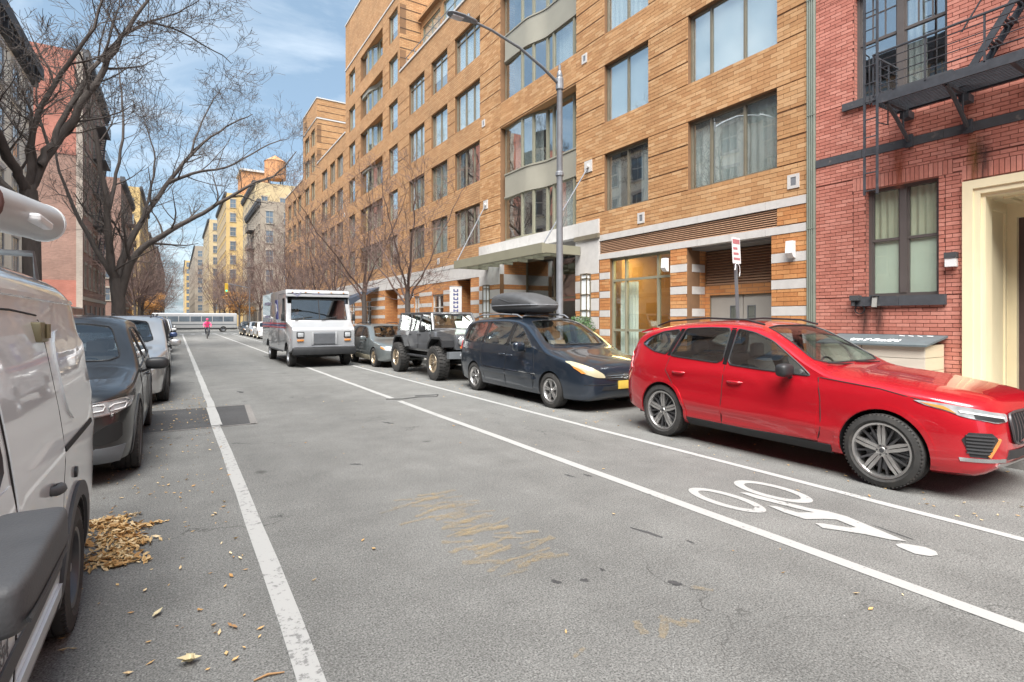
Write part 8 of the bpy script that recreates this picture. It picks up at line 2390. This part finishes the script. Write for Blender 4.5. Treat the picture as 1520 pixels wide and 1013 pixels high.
for t in (.40,):
    c0 = a + (b - a) * t
    mb = MB(); mb.tube([c0 + Vector((.106 * math.cos(q), 0, .106 * math.sin(q))) for q in [i * math.pi / 10 for i in range(20)]], .010, 5, closed=True); mb.build("strap", M_["strap_red"], tbp, smooth=60)
mb = MB(); c1 = a + (b - a) * .70; rbox(mb, c1.x + .05, c1.x + .13, c1.y - .15, c1.y + .15, c1.z - .05, c1.z - .01, .012); mb.build("bracket", M_["white_paint"], tbp)
drop_protos()
# ------------------------------------------------------------------ bare street trees
TWIG = .006
def grow(mb, p, d, length, r, depth, rr, droop=0.0, up=0.12, kids=(3, 5), spread=(25, 60), nseg=4):
    """one branch with its side branches"""
    pts = [p.copy()]; dirs = []
    step = length / nseg; d = d.normalized()
    for i in range(nseg):
        d = (d + Vector((rr.gauss(0, .16), rr.gauss(0, .16), rr.gauss(0, .13) + up))).normalized()
        dirs.append(d.copy()); pts.append(pts[-1] + d * step)
    rs = [max(TWIG, r * (1 - .72 * i / nseg)) for i in range(nseg + 1)]
    mb.tube(pts, rs, 6 if r > .05 else (4 if r > .016 else 3), cap=False)
    if depth <= 0: return
    for _ in range(rr.randint(*kids)):
        t = rr.uniform(.25, 1.0); i = min(nseg - 1, int(t * nseg)); q = pts[i].lerp(pts[i + 1], t * nseg - i)
        side = dirs[i].orthogonal(); side.rotate(Matrix.Rotation(rr.uniform(0, 2 * math.pi), 3, dirs[i]))
        an = R(rr.uniform(*spread)); nd = dirs[i] * math.cos(an) + side * math.sin(an)
        grow(mb, q, nd, length * rr.uniform(.45, .75), rs[i] * rr.uniform(.45, .7), depth - 1, rr, droop, up, kids, spread, max(3, nseg - (depth < 2)))
DENS = 1.2
def along(mb, pts, r0, r1, rr, n, length, depth, up=.1, kids=(3, 5), start=.15):
    """a main limb through given points, with branches along it"""
    P = [Vector(p) for p in pts]
    # smooth
    for _ in range(2):
        Q = [P[0]]
        for i in range(len(P) - 1): Q += [P[i].lerp(P[i + 1], .25), P[i].lerp(P[i + 1], .75)]
        Q.append(P[-1]); P = Q
    P = [p + Vector((rr.gauss(0, .025), rr.gauss(0, .025), rr.gauss(0, .025))) if 0 < i < len(P) - 1 else p for i, p in enumerate(P)]
    m = len(P); rs = [r0 + (r1 - r0) * (i / (m - 1)) ** .8 for i in range(m)]
    mb.tube(P, rs, 9 if r0 > .12 else 6, cap=False)
    n = int(n * DENS)
    for k in range(n):
        t = start + (1 - start) * (k + rr.random()) / n; i = min(m - 2, int(t * (m - 1)))
        q = P[i]; d = (P[i + 1] - P[i]).normalized(); side = d.orthogonal(); side.rotate(Matrix.Rotation(rr.uniform(0, 2 * math.pi), 3, d))
        an = R(rr.uniform(30, 65)); nd = d * math.cos(an) + side * math.sin(an) + Vector((0, 0, .25))
        grow(mb, q, nd, length * rr.uniform(.6, 1.15) * (1.15 - .5 * t), max(.006, rs[i] * rr.uniform(.28, .5)), depth, rr, up=up, kids=kids)
    return P
def big_tree(name, label, base, trunk, limbs, seed, length, depth, kids):
    rr = random.Random(seed)
    t = thing(name, label, "tree", base)
    B0 = Vector(base)
    mb = MB(); P = [Vector(p[:3]) - B0 for p in trunk]; mb.tube(P, [p[3] for p in trunk], 12); mb.build("trunk", M_["bark"], t, smooth=60)
    mb = MB()
    for (pts, r0, r1, n) in limbs: along(mb, [Vector(p) - B0 for p in pts], r0, r1, rr, n, length, depth, kids=kids)
    mb.build("crown", M_["bark"], t, smooth=60, fixn=False)
    return t
big_tree("street_tree", "large bare tree rising behind the white van at the upper left", (-3.36, 19.5, .14),
         [(-3.36, 19.5, .1, .34), (-3.34, 19.5, .8, .25), (-3.36, 19.5, 2.6, .21), (-3.38, 19.5, 4.34, .20), (-3.44, 19.5, 5.2, .20)],
         [([(-3.44, 19.5, 5.16), (-3.65, 19.0, 5.74), (-3.81, 18.5, 6.3), (-4.2, 18.0, 7.6), (-4.6, 17.6, 9.2)], .15, .03, 8),
          ([(-3.44, 19.5, 5.16), (-3.21, 19.67, 5.97), (-2.65, 19.83, 7.16), (-1.9, 20.0, 8.95), (-1.34, 20.17, 10.38), (-0.84, 20.33, 11.54), (-0.49, 20.5, 12.48)], .17, .02, 12),
          ([(-3.44, 19.5, 5.16), (-3.35, 19.3, 6.41), (-3.23, 19.1, 7.19), (-2.6, 18.9, 8.54), (-2.07, 18.7, 9.33), (-1.76, 18.5, 10.25), (-1.5, 18.2, 11.4)], .12, .02, 11),
          ([(-3.19, 19.5, 5.94), (-2.87, 19.79, 7.1), (-2.53, 20.07, 8.04), (-1.93, 20.36, 9.59), (-1.11, 20.64, 10.97), (-0.22, 20.93, 11.3), (0.74, 21.21, 11.09), (1.69, 21.5, 10.8)], .10, .012, 16),
          ([(-1.85, 19.9, 9.25), (-1.64, 19.75, 10.11), (-1.41, 20.0, 11.7)], .05, .012, 6),
          ([(-1.05, 20.6, 10.96), (-0.04, 20.7, 11.6), (0.72, 20.9, 12.44)], .04, .01, 7),
          ([(-3.4, 19.5, 4.6), (-4.2, 20.2, 5.6), (-5.0, 20.8, 7.2), (-5.3, 21.5, 9.0)], .11, .02, 9)], 11, 2.0, 3, (3, 4))
TWIG = .0065; DENS = .85
big_tree("street_tree", "big spreading bare tree on the left whose limbs reach over the road", (-2.81, 38.0, .14),
         [(-2.84, 38, .1, .55), (-2.82, 38, .6, .40), (-2.81, 38.0, 1.47, .35), (-2.81, 38.0, 2.62, .33), (-2.93, 38.0, 4.0, .33)],
         [([(-2.93, 38.0, 3.8), (-3.12, 37.67, 4.69), (-3.24, 37.33, 7.09), (-3.45, 37.0, 9.61), (-3.77, 36.67, 12.04), (-4.36, 36.33, 13.97), (-4.68, 36.0, 15.18)], .27, .03, 13),
          ([(-2.9, 38.0, 3.7), (-2.55, 38.33, 5.75), (-1.76, 38.67, 7.44), (-0.42, 39.0, 10.09), (0.83, 39.33, 12.23), (2.53, 39.67, 14.13), (4.35, 40.0, 15.48)], .25, .02, 14),
          ([(-2.75, 38.0, 2.9), (-2.19, 37.71, 5.32), (-0.9, 37.43, 6.47), (0.78, 37.14, 7.65), (2.35, 36.86, 8.78), (3.97, 36.57, 10.07), (5.28, 36.29, 10.6), (6.41, 36.0, 12.27)], .24, .02, 16),
          ([(-3.3, 37.4, 7.19), (-2.96, 38.0, 9.61), (-2.58, 38.5, 12.5), (-2.76, 39.0, 15.35), (-3.05, 39.5, 17.42)], .13, .02, 11),
          ([(-1.73, 38.6, 7.44), (-1.25, 38.6, 9.43), (-1.03, 38.67, 11.55), (-1.61, 39.0, 13.56)], .10, .02, 9),
          ([(-0.41, 39.0, 10.0), (0.98, 38.6, 10.83), (2.83, 38.5, 11.27), (5.02, 38.75, 13.21), (6.52, 39.0, 14.0)], .12, .015, 12),
          ([(0.8, 39.3, 12.1), (1.35, 39.2, 14.39), (2.48, 39.0, 16.5)], .08, .015, 7),
          ([(2.42, 36.9, 8.85), (3.31, 37.2, 9.43), (4.21, 37.0, 9.02), (5.2, 36.8, 9.0)], .07, .012, 7),
          ([(-2.9, 38, 3.9), (-4.2, 38.8, 6.2), (-5.4, 39.6, 9.0), (-6.0, 40, 12)], .2, .03, 10)], 5, 3.0, 3, (3, 5))
DENS = 1.0; TWIG = .006
def street_tree(seed, h, label, loc, group, twig="twig_red", dens=1.0, fork=.28):
    rr = random.Random(seed)
    t = thing("street_tree", label, "tree", loc, group=group)
    zf = h * fork
    mb = MB(); mb.tube([(0, 0, 0), (0, 0, .25), (.02, 0, zf * .6), (.0, .02, zf), (.02, .05, zf * 1.25)], [.20, .14, .125, .115, .08], 9); mb.build("trunk", M_["bark"], t, smooth=60)
    mb = MB()
    n = int(7 * dens)
    for k in range(n):
        a = 2 * math.pi * k / n + rr.uniform(-.3, .3); el = R(rr.uniform(38, 72)) if k else R(86)
        d = Vector((math.cos(a) * math.cos(el), math.sin(a) * math.cos(el), math.sin(el)))
        ln = h * rr.uniform(.48, .66)
        p0 = Vector((0, 0, zf * rr.uniform(.85, 1.2)))
        along(mb, [p0, p0 + d * ln * .35 + Vector((0, 0, .05)), p0 + d * ln * .7 + Vector((rr.uniform(-.2, .2), rr.uniform(-.2, .2), .25)), p0 + d * ln + Vector((0, 0, .6))], .06, .008, rr, int(10 * dens), h * .20, 2, up=.10, kids=(3, 5))
    mb.build("crown", M_[twig], t, smooth=60, fixn=False)
    return t
GR = "bare street trees along the right kerb"
labs = ["slim bare street tree standing behind the grey off-roader", "bare street tree right behind the mail truck's awning side", "bare reddish tree above the mail truck, third along the right kerb"]
st0 = street_tree(3, 8.6, labs[0], (8.5, 22.2, .14), GR)
st1 = street_tree(8, 9.6, labs[1], (8.5, 28.6, .14), GR)
st2 = street_tree(14, 9.2, labs[2], (8.5, 34.9, .14), GR)
more = [(40.0, st0, 1.05, "fourth bare tree along the right kerb, over the mail truck's roof"), (45.0, st1, .95, "fifth bare tree along the right kerb, left of the mail truck's roof"), (50.5, st2, 1.05, "sixth bare tree along the right kerb, near the distant parked cars"),
        (56.5, st1, 1.05, "seventh bare tree along the right kerb, over the last parked cars"), (63.0, st0, 1.15, "eighth bare tree along the right kerb, before the cross street"), (69.5, st2, 1.1, "ninth bare tree on the right, at the corner of the cross street"),
        (96.0, st1, 1.15, "first bare tree on the right beyond the cross street"), (108.0, st2, 1.2, "second bare tree on the right beyond the cross street"), (125.0, st0, 1.3, "third bare tree on the right beyond the cross street"), (102.0, st0, 1.3, "tall bare tree on the right beside the grey cornice block"), (116.0, st1, 1.4, "bare tree on the right beside the cream block"), (140.0, st2, 1.5, "far bare tree on the right before the buff tower"), (160.0, st1, 1.7, "farthest bare tree on the right beside the buff tower")]
for i, (y, src, s_, lab) in enumerate(more):
    c = copy_tree(src); c.location = (8.5 + .15 * math.sin(i * 2.1), y, .14); c.rotation_euler = (0, 0, 1.1 * i + .4); c.scale = (s_, s_, s_); tag(c, lab)
GL = "bare street trees along the left kerb"
for i, (y, src, s_, lab) in enumerate(((58.0, st1, 1.0, "bare tree on the left kerb in front of the tall tenement"), (70.0, st0, 1.1, "small bare tree on the left before the cross street"), (98.0, st2, 1.2, "small bare tree on the left just beyond the cross street"), (118.0, st1, 1.3, "bare tree on the left in front of the buff block"), (64.0, st2, 1.2, "bare tree on the left beside the tall tenement's far end"), (106.0, st0, 1.4, "tall bare tree on the left beside the brown block"), (130.0, st2, 1.5, "bare tree on the left before the gap in the far row"), (150.0, st0, 1.6, "far bare tree on the left beside the tall buff block"))):
    c = copy_tree(src); c.location = (-3.1, y, .14); c.rotation_euler = (0, 0, 2.3 * i + 1); c.scale = (s_, s_, s_); tag(c, lab); c["group"] = GL
# two trees still holding rusty leaves, beyond the cross street
leaf_rust = pm("rust_leaf", (0.36, 0.17, 0.045), 0.8, var=0.45, scale=3)
for (x, y, s_, seed, lab) in ((-3.3, 95.0, 1.0, 4, "small tree still holding rusty leaves, left beyond the cross street"), (8.8, 99.0, 1.15, 9, "small tree still holding rusty leaves, right beyond the cross street")):
    c = copy_tree(st0); c.location = (x, y, .14); c.scale = (s_, s_, s_ * .8); c.rotation_euler = (0, 0, seed); tag(c, lab, "tree", "trees holding rusty leaves")
    mb = MB(); q = random.Random(seed)
    for k in range(26):
        a = q.uniform(0, 6.28); r_ = q.uniform(.3, 2.6); leaf_ball(mb, (r_ * math.cos(a), r_ * math.sin(a), q.uniform(2.6, 6.6)), (.8, .8, .6), 110, .16, q)
    mb.build("foliage", leaf_rust, c, fixn=False)
# ------------------------------------------------------------------ fallen leaves and litter
def leaf_mat(name, cols):
    return brick_piece(name, cols[0], cols[1], cols[2], 0.8, 0.1)
leaf_mat("dry_leaf", ((0.40, 0.22, 0.08), (0.56, 0.38, 0.17), (0.68, 0.56, 0.36)))
def leaf(mb, x, y, z, s_, rr, flat_=.35):
    a = rr.uniform(0, 6.28); t = Vector((math.cos(a), math.sin(a), rr.uniform(-flat_, flat_))).normalized(); b = Vector((-math.sin(a), math.cos(a), rr.uniform(-flat_, flat_))).normalized(); c = Vector((x, y, z)); u = Vector((0, 0, s_ * rr.uniform(.05, .3)))
    w_ = s_ * rr.uniform(.28, .5)
    mb.add([c - t * s_ * .5 + u, c - b * w_ * .5 + u * .6, c + u * 0, c + b * w_ * .5 + u, c + t * s_ * .5 + u * .7], [(0, 1, 2), (0, 2, 3), (1, 4, 2), (2, 4, 3)])
rr = random.Random(21)
mb = MB()
for _ in range(1000):
    v = rr.random(); y = 4.45 + 1.15 * v
    xr = -.17 - .12 * abs(math.sin(v * 9)) - .10 * (v > .7) ; x = xr - abs(rr.gauss(0, .16)) if rr.random() < .9 else xr + abs(rr.gauss(0, .04))
    h = .014 * math.exp(-((x + .42) / .18) ** 2) * math.sin(max(.02, v) * math.pi)
    leaf(mb, x, y, .008 + rr.random() * h, rr.uniform(.03, .08), rr, .6)
tag(mb.build("leaf_pile", M_["dry_leaf"], fixn=False), "heap of golden dry leaves on the road behind the white van's wheel", "leaves", kind="stuff")
mb = MB()
for _ in range(900):
    k = rr.random()
    if k < .45: x, y = rr.uniform(5.5, 7.9), rr.uniform(1.0, 30) ; x = 5.5 + abs(rr.gauss(0, .8))
    elif k < .85: x, y = rr.uniform(-.6, .5), rr.uniform(2.0, 14)
    else: x, y = rr.uniform(.7, 5.3), rr.uniform(1.5, 12)
    if k >= .85 and rr.random() < .7: continue
    leaf(mb, x, y, .006, rr.uniform(.02, .05), rr, .25)
tag(mb.build("fallen_leaves", M_["dry_leaf"], fixn=False), "small dry leaves and bits scattered over the asphalt by the kerbs", "leaves", kind="stuff")
pm("pale_leaf", (0.60, 0.52, 0.33), 0.8, var=0.15); pm("twig_litter", (0.35, 0.20, 0.09), 0.8)
for (x, y, s_, m, lab) in ((.05, 3.02, .11, "pale_leaf", "curled pale yellow leaf on the asphalt at the lower left"), (-.09, 3.62, .08, "pale_leaf", "flat cream leaf on the asphalt beside the white van's rear wheel"), (.25, 3.25, .045, "twig_litter", "small brown curled leaf between the van and the white line"), (-.12, 2.82, .12, "white_paint", "scrap of white paper on the asphalt by the van's sill")):
    mb = MB(); r2 = random.Random(int(x * 100))
    for _ in range(3 if "curled" in lab else 1): leaf(mb, r2.uniform(-.02, .02), r2.uniform(-.02, .02), .012, s_, r2, .3)
    tag(mb.build("fallen_leaf" if "leaf" in lab else "paper_scrap", M_[m], loc=(x, y, 0), fixn=False), lab, "leaf" if "leaf" in lab else "litter")
mb = MB(); mb.tube([(-.06, 0, .008), (0, .008, .012), (.07, -.01, .008)], [.004, .006, .003], 5)
tag(mb.build("fallen_twig", M_["twig_litter"], loc=(.36, 2.72, 0)), "short brown twig lying beside the white line at the bottom", "twig")
# ------------------------------------------------------------------ closing: building roots stand at the base of their things
bpy.context.view_layer.update()
for r in [o for o in COL.objects if o.parent is None and o.type == 'EMPTY' and o.get("category") == "building"]:
    xs, ys = [], []
    for c in r.children:
        if c.type == 'MESH' and c.name.startswith("wall"):
            for k in c.bound_box:
                p = c.matrix_world @ Vector(k); xs.append(p.x); ys.append(p.y)
    if not xs: continue
    P = Vector(((min(xs) + max(xs)) / 2, (min(ys) + max(ys)) / 2, 0.0))
    r.location = P
    for c in r.children: c.location = c.location - P
bpy.context.view_layer.update()
